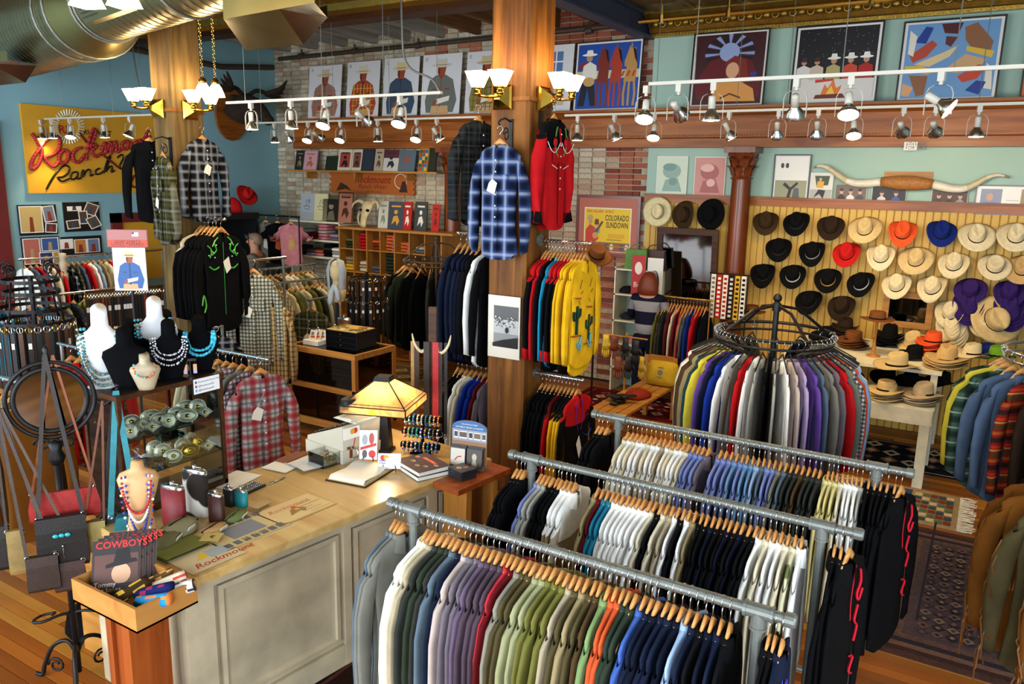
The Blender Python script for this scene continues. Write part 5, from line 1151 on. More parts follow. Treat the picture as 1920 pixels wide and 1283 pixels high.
for k in range(4):
    A_, B_ = sq(S0, ZE), sq(S1, ZT); C_ = sq(S0, ZB); a, b_ = k, (k+1) % 4
    g = MB(); g.poly([A_[a], A_[b_], B_[b_], B_[a]]); g.build('glass_panel', 'lamp_glass', o); g = MB(); g.poly([C_[a], C_[b_], A_[b_], A_[a]]); g.build('glass_skirt', 'lamp_glass', o)
    MB().tube([A_[a], B_[a]], .005, 6).tube([C_[a], A_[a]], .005, 6).tube([A_[a], A_[b_]], .004, 6).tube([C_[a], C_[b_]], .004, 6).build('lead_came', 'iron', o)
    i1 = [Vector(A_[a]).lerp(Vector(B_[a]), .1), Vector(A_[b_]).lerp(Vector(B_[b_]), .1)]; MB().tube(i1, .0025, 4).build('lead_came', 'iron', o)
    for nm, z0, z1 in (('amber_accent', ZB, ZE),):
        mid = (Vector(C_[a])+Vector(C_[b_]))/2; dd_ = (Vector(C_[b_])-Vector(C_[a])).normalized()*.022; out = Vector((mid.x, mid.y, 0)).normalized()*.002
        g = MB(); g.poly([mid-dd_+out, mid+dd_+out, mid+dd_+out+V(0, 0, ZE-ZB), mid-dd_+out+V(0, 0, ZE-ZB)]); g.build(nm, 'amber_glass', o) if 'amber_glass' in MATS else (glow('amber_glass', 'FF9A20', 1.2, 'D88A20'), g.build(nm, 'amber_glass', o))
MB().hexa(sq(S1+.006, ZT)+sq(S1-.005, ZT+.03)).build('cap', 'iron', o); MB().ball((0, 0, .42), .03, 12, 8).build('bulb', 'bulb_hot', o, smooth=True)
ld = bpy.data.lights.new('lamp_light', 'POINT'); ld.energy = 9*LAMP; ld.color = WARM; ld.shadow_soft_size = .04; lo = bpy.data.objects.new('lamp_light', ld); col.objects.link(lo); lo.parent = o; lo.location = (0, 0, .37)
# ---- bracelet stand beside the lamp
o = thing('bracelet_stand', 'black velvet T bar stand of beaded bracelets', 'bracelet stand', CL(1.98, .42, CT+.001), CA-1.1); MB().box((-.07, -.05, 0), (.07, .05, .012)).cyl((0, .02, .012), (0, .02, .26), .012, n=10).build('stand', 'velvet', o)
bars = ((.06, -.03), (.15, .0), (.24, .02))
for z, y in bars: MB().cyl((-.14, y, z), (.14, y, z), .022, n=12).build('velvet_bar', 'velvet', o, smooth=True)
pal = ['2EA0A8', 'C0522A', 'E0C890', '3A6A3A', '8A2A3A', 'E8E4DC', 'D8A030', '3A4A9A', 'B0B0B8']; k = 0
for z, y in bars:
    for i in range(9):
        x = -.12+.03*i; c1, c2 = rb.sample(pal, 2); m = MB(); k += 1
        for j in range(14): a = 2*math.pi*j/14; m.col(c1 if j % 2 else c2).ball((0, .028*math.cos(a), .034*math.sin(a)-.008), .007, 5, 4)
        q = m.build('bead_bracelet', 'gloss', None, smooth=True, label='beaded bracelet, %s on the %s bar of the velvet stand' % (nth(i+1), {.06: 'lowest', .15: 'middle', .24: 'top'}[z]), cat='bracelet', group='bracelets on the velvet stand'); q.matrix_world = Matrix.Translation(o.location) @ Matrix.Rotation(CA-1.1, 4, 'Z') @ Matrix.Translation((x, y, z))
# ------------------------------------------------------------------ hats
def hat_data(a=.155, b=.185, up=.045, dip=.02, ch=.115, flat=False, n=30):
    m = MB(); rows = []
    def ring(ka, kb, zf): return [(ka*math.cos(q), kb*math.sin(q), zf(math.cos(q), math.sin(q))) for q in [2*math.pi*i/n for i in range(n)]]
    br = lambda k: (lambda c, s: (up*abs(c)**2.2-dip*abs(s)**2)*k)
    ca, cb = .082, .098
    rows.append(ring(a*.985, b*.985, lambda c, s: br(1)(c, s)-.004)); rows.append(ring(a, b, br(1))); rows.append(ring(a*.82, b*.84, br(.55))); rows.append(ring(ca*1.15, cb*1.12, br(.08))); rows.append(ring(ca, cb, lambda c, s: .008))
    rows.append(ring(ca*.97, cb*.97, lambda c, s: ch*.5))
    if flat:
        rows.append(ring(ca*.93, cb*.93, lambda c, s: ch*.93)); rows.append(ring(ca*.84, cb*.84, lambda c, s: ch)); rows.append(ring(ca*.7, cb*.7, lambda c, s: ch*.93)); rows.append(ring(.002, .002, lambda c, s: ch*.92))
    else:
        pin = lambda ka, kb: [(ka*math.cos(q)*(1-.30*max(0, -math.sin(q))**2), kb*math.sin(q)) for q in [2*math.pi*i/n for i in range(n)]]
        def rz_(ka, kb, zf): return [(x, y, zf(x/ka, y/kb)) for x, y in pin(ka, kb)]
        rows.append(rz_(ca*.86, cb*.92, lambda c, s: ch*.92+.006*s)); rows.append(rz_(ca*.68, cb*.80, lambda c, s: ch*(1.0 if abs(c) > .3 else .93)+.006*s)); rows.append(rz_(ca*.42, cb*.60, lambda c, s: ch*(.99 if abs(c) > .5 else .84))); rows.append(rz_(ca*.12, cb*.42, lambda c, s: ch*.80)); rows.append(rz_(.002, cb*.3, lambda c, s: ch*.80))
    m.grid(rows, True, False, True)
    # underside
    m.grid([ring(a*.985, b*.985, lambda c, s: br(1)(c, s)-.004), ring(ca*1.1, cb*1.1, lambda c, s: br(.05)(c, s)-.004), ring(ca*.94, cb*.94, lambda c, s: .02)][::-1], True, True, False)
    o = m.build('cowboy_hat', 'felt', smooth=True); d1 = o.data; bpy.data.objects.remove(o)
    m = MB(); m.grid([ring(ca*1.03, cb*1.03, lambda c, s: .006), ring(ca*1.035, cb*1.035, lambda c, s: .010), ring(ca*1.02, cb*1.02, lambda c, s: .022), ring(ca*.98, cb*.98, lambda c, s: .023)], True); o = m.build('hat_band', 'fabric', smooth=True); d2 = o.data; bpy.data.objects.remove(o)
    return d1, d2
HT = {'c': hat_data(), 'u': hat_data(.15, .19, .075, .03), 'w': hat_data(.185, .20, .03, .01, .12), 'f': hat_data(.165, .18, .02, .012, .10, True), 'p': hat_data(.17, .175, .012, .004, .085, True)}
HC = {'brown': '3A2A18', 'black': '0B0B0D', 'dark brown': '2C2016', 'straw': 'D2B57E', 'pale straw': 'DDCCA4', 'orange': 'E0562A', 'blue': '16276E', 'red': 'B81C1A', 'purple': '33205E', 'tan': 'C29E66', 'saddle brown': '6A3E1E', 'cream': 'E0D0A0', 'lime green': '6FA02A', 'silver belly': 'BFA98A'}
def hat(kind, c, loc, rot, label, group=None, band='1A1410', s=1.0):
    d1, d2 = HT[kind]; o = put('cowboy_hat', d1, None, loc, 0, label=label, cat='hat', group=group, color=HC[c], mat='straw' if c in ('straw', 'pale straw', 'tan', 'cream') else None); o.rotation_euler = rot; o.scale = (s, s, s)
    q = put('hat_band', d2, o); q.color = hx(band); return o
WH = '''257,398,brown,c;453,402,black,c;667,428,dark brown,c;885,440,straw,w;1120,462,orange,u;1365,462,blue,c;1590,485,pale straw,w;1840,485,pale straw,w
338,566,black,c;553,590,black,u;770,596,red,c;985,612,pale straw,u;1208,635,straw,w;1448,662,pale straw,c;1705,675,pale straw,f;1890,690,tan,w
240,728,black,u;428,735,black,c;650,760,black,c;862,785,black,c;1087,795,pale straw,c;1315,812,pale straw,u;1553,828,purple,f;1800,845,purple,c
530,900,black,c;737,935,dark brown,c;1427,970,pale straw,u;1640,1030,pale straw,c'''
WHB = {(2, 2): 'C9C6C0', (3, 2): 'B98A3A', (1, 7): 'C9C9CC', (2, 5): 'B0B0B8'}
for r_, line in enumerate(WH.split('\n')):
    its = line.split(';')
    for k, it in enumerate(its):
        x, y, c, kd = it.split(','); p = PY(1360+int(x)/3.377, 300+int(y)/3.377, WY-.23)
        big = c in ('pale straw', 'straw') and r_ < 3
        lab = '%s cowboy hat on the yellow wall, %s in the %s row from the column' % (c, nth(k+1), ('top', 'second', 'third', 'lowest')[r_])
        hat(kd, c, p, (math.radians(48), rg.uniform(-.08, .08), rg.uniform(-.25, .2)), lab, 'hats on the yellow wall', {(2, 1): 'C9C6C0', (2, 2): 'B98A3A', (2, 3): 'B9B9BC', (1, 1): '8A8A8E'}.get((r_, k), '1A1410' if c != 'black' else '2A2A2E'), 1.0)
        m = MB(); m.cyl((p.x, WY-.06, p.z+.03), (p.x, WY-.17, p.z+.05), .008, n=6); m.build('hat_peg', 'oak', label='peg behind the %s hat, %s in the %s hat row' % (c, nth(k+1), ('top', 'second', 'third', 'lowest')[r_]), cat='peg', group='hat pegs')
# stacked hats under some of them
for px, py, c, n, nm in ((1815, 565, 'purple', 3, 'flat topped purple hat'), (1893, 570, 'purple', 4, 'creased purple hat'), (1783, 606, 'pale straw', 4, 'lower straw hat')):
    for i in range(n):
        p = PY(px+1*i, py+6*i+6, WY-.24-.005*i); hat('c', c, p, (math.radians(50), 0, 0), '%s cowboy hat, %s under the %s' % (c, nth(i+1), nm), 'hats stacked on wall pegs')
# three hats above the dark mirror, crowns toward the room
for px, py, c, kd, lab in ((1233, 397, 'cream', 'w', 'cream straw hat hung flat above the dark mirror'), (1283, 403, 'brown', 'c', 'brown felt hat hung flat above the dark mirror'), (1334, 402, 'black', 'w', 'large black hat hung flat above the dark mirror')):
    hat(kd, c, PY(px, py, WY-.17), (math.radians(84), 0, rg.uniform(-.3, .3)), lab)
# ---- white two tier hat table
TX0, TX1, TY0, TY1, TZ, TZ2 = -1.75, -.31, 8.15, 8.95, .80, 1.10
tb = thing('hat_table', 'white painted two tier wooden table piled with hats', 'table', (TX0, TY0, 0)); w_, d_ = TX1-TX0, TY1-TY0
for x in (.0, w_-.09):
    for y in (0, d_-.09): MB().box((x, y, 0), (x+.09, y+.09, TZ-.03), 0).build('leg', 'white_paint', tb)
for lo, hi in (((0, -.012, TZ-.17), (w_, .01, TZ-.02)), ((0, d_-.01, TZ-.17), (w_, d_+.012, TZ-.02)), ((-.012, 0, TZ-.17), (.01, d_, TZ-.02)), ((w_-.01, 0, TZ-.17), (w_+.012, d_, TZ-.02))): MB().box(lo, hi).build('apron', 'white_paint', tb)
for i in range(5): MB().box((-.02, i*d_/5+.002, TZ-.02), (w_+.02, (i+1)*d_/5-.002, TZ)).build('plank', 'white_paint', tb)
for x in (.0, w_-.06):
    for y in (d_-.50, d_+.80): MB().box((x, y, TZ if y < d_ else 0), (x+.06, y+.06, TZ2-.03)).build('shelf_post', 'white_paint', tb)
for i in range(8): MB().box((-.03, d_-.52+i*.18, TZ2-.03), (w_+.03, d_-.52+(i+1)*.18-.004, TZ2)).build('plank', 'white_paint', tb)
def tstack(px, py, z, c, kd, n, lab, dz=.022, s=1.0, tilt=0):
    p = PZ(px, py, z); p.y = min(p.y, 9.8)
    for i in range(n):
        hat(kd, c, (p.x+rg.uniform(-.01, .01), p.y+rg.uniform(-.01, .01), z+.012+(.04 if kd == 'u' else .02)*.5+dz*i), (tilt, 0, rg.uniform(-.5, .5)-.4), '%s%s' % (lab, '' if n == 1 else ', %s up' % nth(i+1)), None if n == 1 else 'stacked hats on the hat table', s=s)
tstack(1680, 690, TZ2, 'straw', 'w', 1, 'wide cream straw hat alone on the upper shelf of the hat table', s=1.12)
tstack(1772, 690, TZ2, 'tan', 'w', 5, 'tan straw hat with braided edge on the upper shelf', .018, 1.08); tstack(1820, 672, TZ2, 'pale straw', 'c', 2, 'white straw hat behind the tan stack')
tstack(1712, 655, TZ2, 'straw', 'f', 2, 'flat topped straw hat at the back of the shelf', .06, tilt=.5); tstack(1745, 662, TZ2, 'orange', 'c', 3, 'orange felt hat on the upper shelf', .05); tstack(1665, 648, TZ2, 'black', 'c', 5, 'black hat with silver band beside the wooden hat stand', .025)
tstack(1598, 652, TZ2, 'saddle brown', 'f', 4, 'saddle brown flat hat at the shelf end', .022); tstack(1590, 625, TZ2, 'dark brown', 'c', 4, 'dark brown hat at the back of the shelf end', .03); tstack(1712, 672, TZ2, 'black', 'c', 1, 'small black hat behind the cream straw hat'); tstack(1850, 668, TZ2, 'blue', 'c', 1, 'royal blue hat at the end of the upper shelf'); tstack(1868, 672, TZ2, 'lime green', 'c', 1, 'lime green hat at the end of the upper shelf')
tstack(1545, 640, TZ2, 'black', 'c', 2, 'black hat half hidden behind the round shirt rack', .03); tstack(1660, 748, TZ, 'straw', 'f', 4, 'straw hat with black band on the lower tier', .022); tstack(1727, 755, TZ, 'silver belly', 'w', 4, 'beige felt hat on the lower tier', .02); tstack(1660, 715, TZ, 'black', 'c', 2, 'black hat at the back of the lower tier', .03); tstack(1708, 722, TZ, 'black', 'c', 1, 'black hat beside the beige stack', tilt=.4); tstack(1765, 722, TZ, 'black', 'c', 1, 'black hat in the corner of the lower tier')
# turned stand with a brown hat
p = PZ(1637, 668, TZ2); o = thing('hat_stand', 'turned wooden hat stand on the hat table', 'hat stand', (p.x, p.y, TZ2)); MB().lathe([(.07, 0), (.07, .012), (.03, .025), (.014, .04), (.02, .1), (.012, .16), (.016, .36), (.04, .37), (.045, .38), (.0001, .385)], 16).build('stand', 'oak_up', o, smooth=True)
hat('p', 'saddle brown', (p.x, p.y, TZ2+.395), (0, 0, .3), 'saddle brown hat with orange ticket on the turned stand')
p = PY(1410, 585, WY-.35); hat('p', 'saddle brown', p, (0, 0, .2), 'brown flat brimmed hat on a post beside the tie rack'); MB().cyl((p.x, p.y, 0), (p.x, p.y, p.z+.06), .012, n=8).build('hat_post', 'oak_up', label='slim post under the brown flat brimmed hat', cat='post')
p = PY(1118, 478, 7.2); hat('p', 'saddle brown', p, (.5, .35, .4), 'saddle brown hat beside the yellow shirts'); MB().cyl((p.x, p.y+.02, 0), (p.x, p.y+.02, p.z+.06), .012, n=8).box((p.x-.1, p.y-.1, 0), (p.x+.1, p.y+.1, .02)).build('hat_post', 'iron', label='slim black post under the saddle brown hat', cat='post')
# white sombrero edge at the far side
hat('w', 'straw', PY(1868, 600, WY-.3), (math.radians(70), -.5, .4), 'large straw hat tipped on its side near the red saddle', s=1.35)
# ---- mirrors on the hat wall
def framed_mirror(px0, py0, px1, py1, Y, fw_, fm, label):
    a, b = PY(px0, py0, Y), PY(px1, py1, Y); w, h = b.x-a.x, a.z-b.z; o = thing('wall_mirror', label, 'mirror', ((a.x+b.x)/2, Y, b.z))
    for lo, hi in (((-w/2, 0, 0), (w/2, .04, fw_)), ((-w/2, 0, h-fw_), (w/2, .04, h)), ((-w/2, 0, fw_), (-w/2+fw_, .04, h-fw_)), ((w/2-fw_, 0, fw_), (w/2, .04, h-fw_))): MB().box(lo, hi).build('frame', fm, o)
    MB().box((-w/2+fw_*.9, .02, fw_*.9), (w/2-fw_*.9, .03, h-fw_*.9)).build('glass', 'dim_mirror', o); return o
framed_mirror(1236, 425, 1340, 580, WY-.17, .08, 'dark_wood', 'tall dark framed mirror under the three hats').rotation_euler.x = .075; framed_mirror(1658, 545, 1745, 620, WY-.14, .07, 'oak', 'oak framed mirror low on the hat wall')
# ---- longhorn mount
hp = [PY(1360+x/3.377, 300+y/3.377, WY-.14) for x, y in ((560, 52), (590, 38), (640, 45), (700, 85), (770, 132), (860, 150), (985, 138))]; hr = [PY(1360+x/3.377, 300+y/3.377, WY-.14) for x, y in ((1315, 155), (1420, 180), (1510, 182), (1590, 150), (1660, 110), (1730, 95), (1800, 112))]
o = thing('longhorn_mount', 'pair of long curved steer horns mounted on a leather bound plaque', 'horns', (0, 0, 0))
for nm, P_, rs in (('horn', spline(hp, 4), lambda t: .006+.045*t**.8), ('horn', spline(hr, 4), lambda t: .006+.045*(1-t)**.8)):
    m = MB(); n_ = len(P_); m.tube(P_, [rs(i/(n_-1)) for i in range(n_)], 12); 
    for i, f in enumerate(m.f): m.c[i] = hx(['8A7A5A', 'D8CCB0', 'C9B890', 'E0D8C4'][int(3.99*min(1, max(0, rs((i//12)/(n_-1))/.051)))]) 
    m.build(nm, 'horn', o, smooth=True)
a, b = hp[-1], hr[0]; m = MB(); m.tube([a, a.lerp(b, .12), a.lerp(b, .35), a.lerp(b, .65), a.lerp(b, .88), b], [.052, .062, .082, .082, .064, .052], 16); m.build('leather_wrap', 'tan_leather', o, smooth=True) if 'tan_leather' in MATS else (surf('tan_leather', 'A86E34', .55, var=.25, vscale=40, bump=.4, bscale=140), m.build('leather_wrap', 'tan_leather', o, smooth=True))
c = (a+b)/2; MB().box((c.x-.25, WY-.06, c.z-.02), (c.x+.25, WY-.03, c.z+.13)).build('plaque', 'oak', o)
# ------------------------------------------------------------------ wrought iron mirror stand with bags
SX, SY = -4.15, 2.14
st = thing('mirror_stand', 'black wrought iron stand with a round tilting mirror', 'mirror stand', (SX, SY, 0), math.radians(58))
MB().cyl((0, 0, .05), (0, 0, 1.38), .017, n=10).lathe([(.03, 1.30), (.045, 1.34), (.028, 1.38), (.04, 1.42), (.0001, 1.44)], 12).build('pole', 'iron', st, smooth=True)
MZ = 1.66; MB().torus((0, -.01, MZ), .205, .012, 'y', 40, 8).build('outer_ring', 'iron', st, smooth=True); MB().torus((0, -.01, MZ), .17, .014, 'y', 40, 8).build('mirror_frame', 'iron', st, smooth=True); MB().lathe([(.0001, -.012), (.165, -.012), (.165, .0), (.0001, .0)], 40, (0, 0, MZ), axis='y').build('mirror', 'dim_mirror', st)
MB().lathe([(.012, MZ+.2), (.022, MZ+.22), (.012, MZ+.25), (.018, MZ+.27), (.0001, MZ+.30)], 10).build('finial', 'iron', st, smooth=True)
for s_ in (-1, 1):
    MB().tube(spline([(s_*.205, 0, MZ-.02), (s_*.25, -.02, MZ-.05), (s_*.30, -.05, MZ+.0), (s_*.32, -.06, MZ+.05)], 5), .008, 6).ball((s_*.32, -.06, MZ+.06), .013, 8, 5).build('hook_arm', 'iron', st, smooth=True)
    MB().tube([(s_*(.06+.04*math.cos(a)*(1-a/14)), 0, 1.42+.04*math.sin(a)*(1-a/14)) for a in [k*.6 for k in range(16)]], .007, 5).build('scroll', 'iron', st, smooth=True)
    MB().tube(spline([(0, 0, .42), (s_*.06, -.04, .44), (s_*.14, -.06, .43), (s_*.19, -.02, .42), (s_*.16, .05, .41), (s_*.09, .04, .42), (s_*.10, .0, .43)], 5), .008, 6).build('umbrella_loop', 'iron', st, smooth=True)
for k in range(3):
    a = 2*math.pi*k/3+.5; d = V(math.cos(a), math.sin(a), 0); MB().tube(spline([V(0, 0, .16), d*.05+V(0, 0, .24), d*.14+V(0, 0, .20), d*.20+V(0, 0, .08), d*.22+V(0, 0, .015), d*.26+V(0, 0, .02)], 5), .012, 6).build('leg', 'iron', st, smooth=True)
    MB().tube([d*(.13+.05*math.cos(q)*(1-q/14))+V(0, 0, .08+.05*math.sin(q)*(1-q/14)) for q in [j*.6 for j in range(16)]], .007, 5).build('scroll', 'iron', st, smooth=True)
R58 = Matrix.Rotation(math.radians(58), 4, 'Z')
def SP(x, y, z): return V(SX, SY, 0)+(R58 @ V(x, y, z))
def bag(name, label, c, w, h, d, top, strapc, flap=True, extra=None, taper=.9, strap_w=.012):
    """hand bag hung from a strap; c = centre of bag top in the stand's frame, top = point where the strap hangs"""
    o = thing(name, label, 'handbag', SP(*c), math.radians(58)); m = MB()
    m.grid([[(-w/2*k, -d/2*kd, z), (w/2*k, -d/2*kd, z), (w/2*k, d/2*kd, z), (-w/2*k, d/2*kd, z)] for k, kd, z in ((.96, .7, -h), (1.0, 1.0, -h*.92), (1, 1, -h*.5), (taper, .75, 0))], True, True, True); q = m.build('body', 'leather', o); q.color = hx(strapc[0])
    if flap:
        m = MB(); m.grid([[(-w/2*.98, y, z), (w/2*.98, y, z)] for y, z in ((d*.4, .004), (-d*.42, .006), (-d*.53, -h*.25), (-d*.54, -h*.48))]); f = m.build('flap', 'leather', o); f.color = hx(strapc[0])
    tp = V(*top)-V(*c); m = MB()
    for s_ in (-1, 1): 
        a_, b_ = V(s_*w*.44, 0, -.01), tp; n_ = V(0, -1, 0); sd = (b_-a_).normalized().cross(n_).normalized()*strap_w/2; m.hexa([a_-sd, a_+sd, a_+sd+V(0, .004, 0), a_-sd+V(0, .004, 0), b_-sd, b_+sd, b_+sd+V(0, .004, 0), b_-sd+V(0, .004, 0)])
    q = m.build('strap', 'leather', o); q.color = hx(strapc[1])
    for s_ in (-1, 1): MB().torus((s_*w*.44, -.004, .0), .010, .0025, 'y', 12, 5).build('ring', 'chrome', o)
    if extra: extra(o)
    return o
def concho(o):
    for i in (-1, 0, 1):
        q = MB().ball((i*.028, -.042, -.09), .014, 8, 5, 1.1, .5, .8).build('turquoise_stone', 'stone_bead', o, smooth=True); q.color = hx('2EA6B4')
    MB().ball((0, -.043, -.15), .006, 6, 4).tube([(0, -.043, -.16), (0, -.042, -.22)], .002, 4).build('tassel', 'chrome', o)
bag('shoulder_bag', 'black leather shoulder bag with three turquoise stones', (0, -.13, 1.05), .24, .28, .07, (-.005, -.03, MZ+.25), ('15110F', '241C18'), extra=concho, strap_w=.02)
bag('shoulder_bag', 'red leather bag behind the black bag on the iron stand', (.02, -.04, 1.16), .34, .16, .03, (.03, -.015, MZ+.24), ('A0201C', '8A4A2A'), flap=False)
bag('shoulder_bag', 'dark brown suede bag low on the iron stand', (-.10, -.17, .86), .15, .19, .05, (-.24, -.03, MZ+.0), ('33221A', '3A2A20'), strap_w=.016); bag('shoulder_bag', 'brown triangular flap bag below the black bag', (.02, -.16, .80), .15, .16, .04, (-.22, -.03, MZ-.02), ('3A2620', '4A3428'), strap_w=.014)
bag('shoulder_bag', 'tan and olive canvas bag at the side of the iron stand', (.15, -.10, .98), .11, .17, .05, (.24, -.02, MZ-.03), ('9A8A4E', '6A3A20')); bag('shoulder_bag', 'black bag with chrome buckles beside the teal bag', (.24, -.06, .98), .12, .22, .06, (.30, -.05, MZ+.02), ('121216', '1C1C20'), strap_w=.018)
bag('shoulder_bag', 'teal leather tote with long buckled strap', (.30, -.17, 1.02), .15, .30, .09, (.31, -.065, MZ+.03), ('146A72', '1E7A84'), flap=False, strap_w=.03, taper=.45); bag('shoulder_bag', 'tan pouch hanging behind the brown bags', (-.22, -.06, .98), .08, .24, .04, (-.26, -.02, MZ-.02), ('8A7240', '3A2A20'))
bag('shoulder_bag', 'black leather pouch hanging at the far side of the stand', (-.30, -.02, 1.0), .10, .24, .05, (-.32, -.06, MZ+.03), ('1A1512', '2A1E18'))
MB().lathe([(.0001, 0), (.19, 0), (.20, .02), (.18, .12), (.13, .14), (.0001, .14)], 20, (SX-.42, SY+.38, 0)).build('round_basket', 'velvet', smooth=True, label='low round black basket on the floor behind the bags', cat='basket')
# ---- tray of magazines on a red wood pedestal
o = thing('magazine_stand', 'open wooden tray on a reddish pedestal at the end of the counter', 'stand', (-3.22, 1.95, 0)); w_, d_ = .245, .155
MB().box((-w_, -d_, .875), (w_, d_, .885)).build('tray_floor', 'ash_box', o)
for lo, hi in (((-w_, -d_, .875), (w_, -d_+.014, .99)), ((-w_, d_-.014, .875), (w_, d_, .99)), ((-w_, -d_+.014, .875), (-w_+.014, d_-.014, .99)), ((w_-.014, -d_+.014, .875), (w_, d_-.014, .99))): MB().box(lo, hi).build('tray_side', 'ash_box', o)
for lo, hi in (((-.09, -.10, 0), (-.05, .10, .874)), ((.05, -.10, 0), (.09, .10, .874)), ((-.05, -.08, 0), (.05, .08, .874))): MB().box(lo, hi).build('pedestal_board', 'red_wood', o)
def cover(p):
    p.rect('2A2426', 0, 0, 1, 1); p.rect('5A3A34', .05, .1, .95, .75); p.disc('C99A7A', .60, .42, .20, .17); p.poly('161214', ((.28, .52), (.95, .60), (.90, .66), (.80, .66), (.76, .84), (.5, .82), (.44, .62), (.28, .58))); p.poly('1C1A1E', ((.35, 0), (.9, 0), (.82, .26), (.45, .26)))
    p.text('D02A22', 'COWBOYS', .06, .86, .045, bold=.02); p.text('E8E4E0', 'Tommy', .05, .22, .03, bold=.01); p.text('E8E4E0', 'Lee Jones', .05, .13, .03, bold=.01)
for i in range(4):
    q = MB().col('E4E0D8').box((-.105, 0, 0), (.105, .004, .275)).build('magazine', 'print', label='western magazine with a man in a black hat, %s in the tray' % nth(i+1), cat='magazine', group='magazines in the tray'); q.location = (-3.30-.012*i+.012*i, 1.90+.028*i, .887+.004*i); q.rotation_euler = (-.55, 0, math.radians(48)); p = Print(.21, .275); cover(p); p.build(q)
for i, (x, y, c, c2, lab) in enumerate(((-3.03, 1.92, '2A8AC0', 'E0803A', 'bright blue patterned rolled scarf'), (-3.08, 1.96, '1A2050', '8A2A4A', 'dark blue rolled scarf'), (-3.03, 2.03, 'E0DCD4', '3A3A40', 'white rolled scarf with a black bronco print'), (-3.10, 2.04, 'D8C8B0', 'C0483A', 'cream rolled scarf with red dots'), (-3.18, 2.03, '6A4A2A', 'D8A860', 'brown rolled scarf'), (-3.17, 1.90, '3A2A1A', 'C9A030', 'black and gold rolled scarf'))):
    m = MB(); n_ = 14; rr = random.Random(i)
    rows = [[(-.085+.17*j/6, .03*math.cos(2*math.pi*k/n_)*(1+.1*math.sin(j+k)), .03*math.sin(2*math.pi*k/n_)) for k in range(n_)] for j in range(7)]; m.col(c).grid(rows, True, True, True)
    for f in range(len(m.f)):
        if rr.random() < .28: m.c[f] = hx(c2)
    q = m.build('rolled_scarf', 'fabric_col', smooth=True, label=lab+' in the magazine tray', cat='scarf', group='scarves in the tray'); q.location = (x, y, .955+.012*(i % 2)); q.rotation_euler = (0, -.25, math.radians(20+12*i))
# ---- glass table case in the middle of the floor
tc_ = thing('glass_table_case', 'oak framed glass display table in the middle of the floor', 'display case', (-6.65, 6.05, 0)); w_, d_, T = 1.02, .67, .98
for x in (0, w_-.05):
    for y in (0, d_-.05): MB().box((x, y, .10), (x+.05, y+.05, T-.06)).build('corner_post', 'oak_up', tc_)
for z0, z1 in ((T-.06, T), (.52, .58), (.10, .18)):
    for lo, hi in (((0, 0, z0), (w_, .04, z1)), ((0, d_-.04, z0), (w_, d_, z1)), ((0, .04, z0), (.04, d_-.04, z1)), ((w_-.04, .04, z0), (w_, d_-.04, z1))): MB().box(lo, hi).build('rail', 'oak', tc_)
MB().box((.03, .03, T-.012), (w_-.03, d_-.03, T-.004)).build('glass_top', 'glass', tc_)
for z in (.56, .16): MB().box((.03, .03, z), (w_-.03, d_-.03, z+.012)).build('shelf', 'dark_wood', tc_)
for lo, hi in (((.05, .015, .18), (w_-.05, .02, T-.06)), ((w_-.02, .05, .18), (w_-.015, d_-.05, T-.06)), ((.015, .05, .18), (.02, d_-.05, T-.06))): MB().box(lo, hi).build('pane', 'glass', tc_)
MB().box((.2, .15, 0), (w_-.2, d_-.15, .10)).build('plinth', 'dark_wood', tc_)
k = 0
for z, cols, nm in ((.573, ['5A1A16', '2A3A34', '2A2A1E', '1E6A66', '16161A', '1A1A20', '14141A', '1E5A60'], 'upper'), (.173, ['3A3A2A', '4A4020', '16161A', '2A2E30', '3A3A30', '1E1E22'], 'lower')):
    for i, c in enumerate(cols): flask(V(-6.52+.055*i+(.1 if i > 3 else 0), 6.32+.06*(i % 4), z), .085, .17, .03, 'leather', c, .3, 'leather flask, %s on the %s shelf of the glass table case' % (nth(i+1), nm), 'flasks in the glass table case')
    for i in range(26):
        x, y = -6.35+rb.uniform(0, .62), 6.14+rb.uniform(0, .42); k += 1
        q = put('belt_buckle', shapes[i % 5][0], None, (x, y, z+.012+.002*i), 0, label='small buckle lying in the %s tray of the glass table case' % nm, cat='belt buckle', group='loose buckles in the %s tray' % nm); q.rotation_euler = (-math.pi/2+.15, rb.uniform(-.2, .2), rb.uniform(0, 6)); q.scale = (.7, .7, .7)
# on top: black drawers of knives, white box of booklets, brown flasks
o = thing('drawer_chest', 'small black chest of drawers with an inlaid yellow top', 'chest', (-6.02, 6.42, T), .05); MB().box((-.22, -.17, 0), (.22, .17, .19)).build('body', 'black_plastic', o); MB().col('C9A45A').box((-.21, -.16, .19), (.21, .16, .198)).build('top_inlay', 'matte', o)
for i in range(3): q = MB().box((-.21, -.176, .008+.061*i), (.21, -.17, .062+.061*i)).build('drawer', 'velvet', o); MB().ball((0, -.18, .035+.061*i), .007, 8, 5).build('knob', 'brass', q, smooth=True)
m = MB()
for i in range(30): m.col(rb.choice(['B09A4A', '6A7A3A', 'D8C890', '8A6A3A'])).obox((rb.uniform(-.18, .18), rb.uniform(-.13, .13), .204), (.07, .012, .010), rb.uniform(0, 3))
m.build('knives', 'gloss', o, kind='stuff')
o = thing('booklet_box', 'low white box of illustrated booklets on the glass table', 'box', (-6.40, 6.25, T), .05); MB().col('E6E2DC').box((-.11, -.09, 0), (.11, .09, .05)).build('box', 'matte', o)
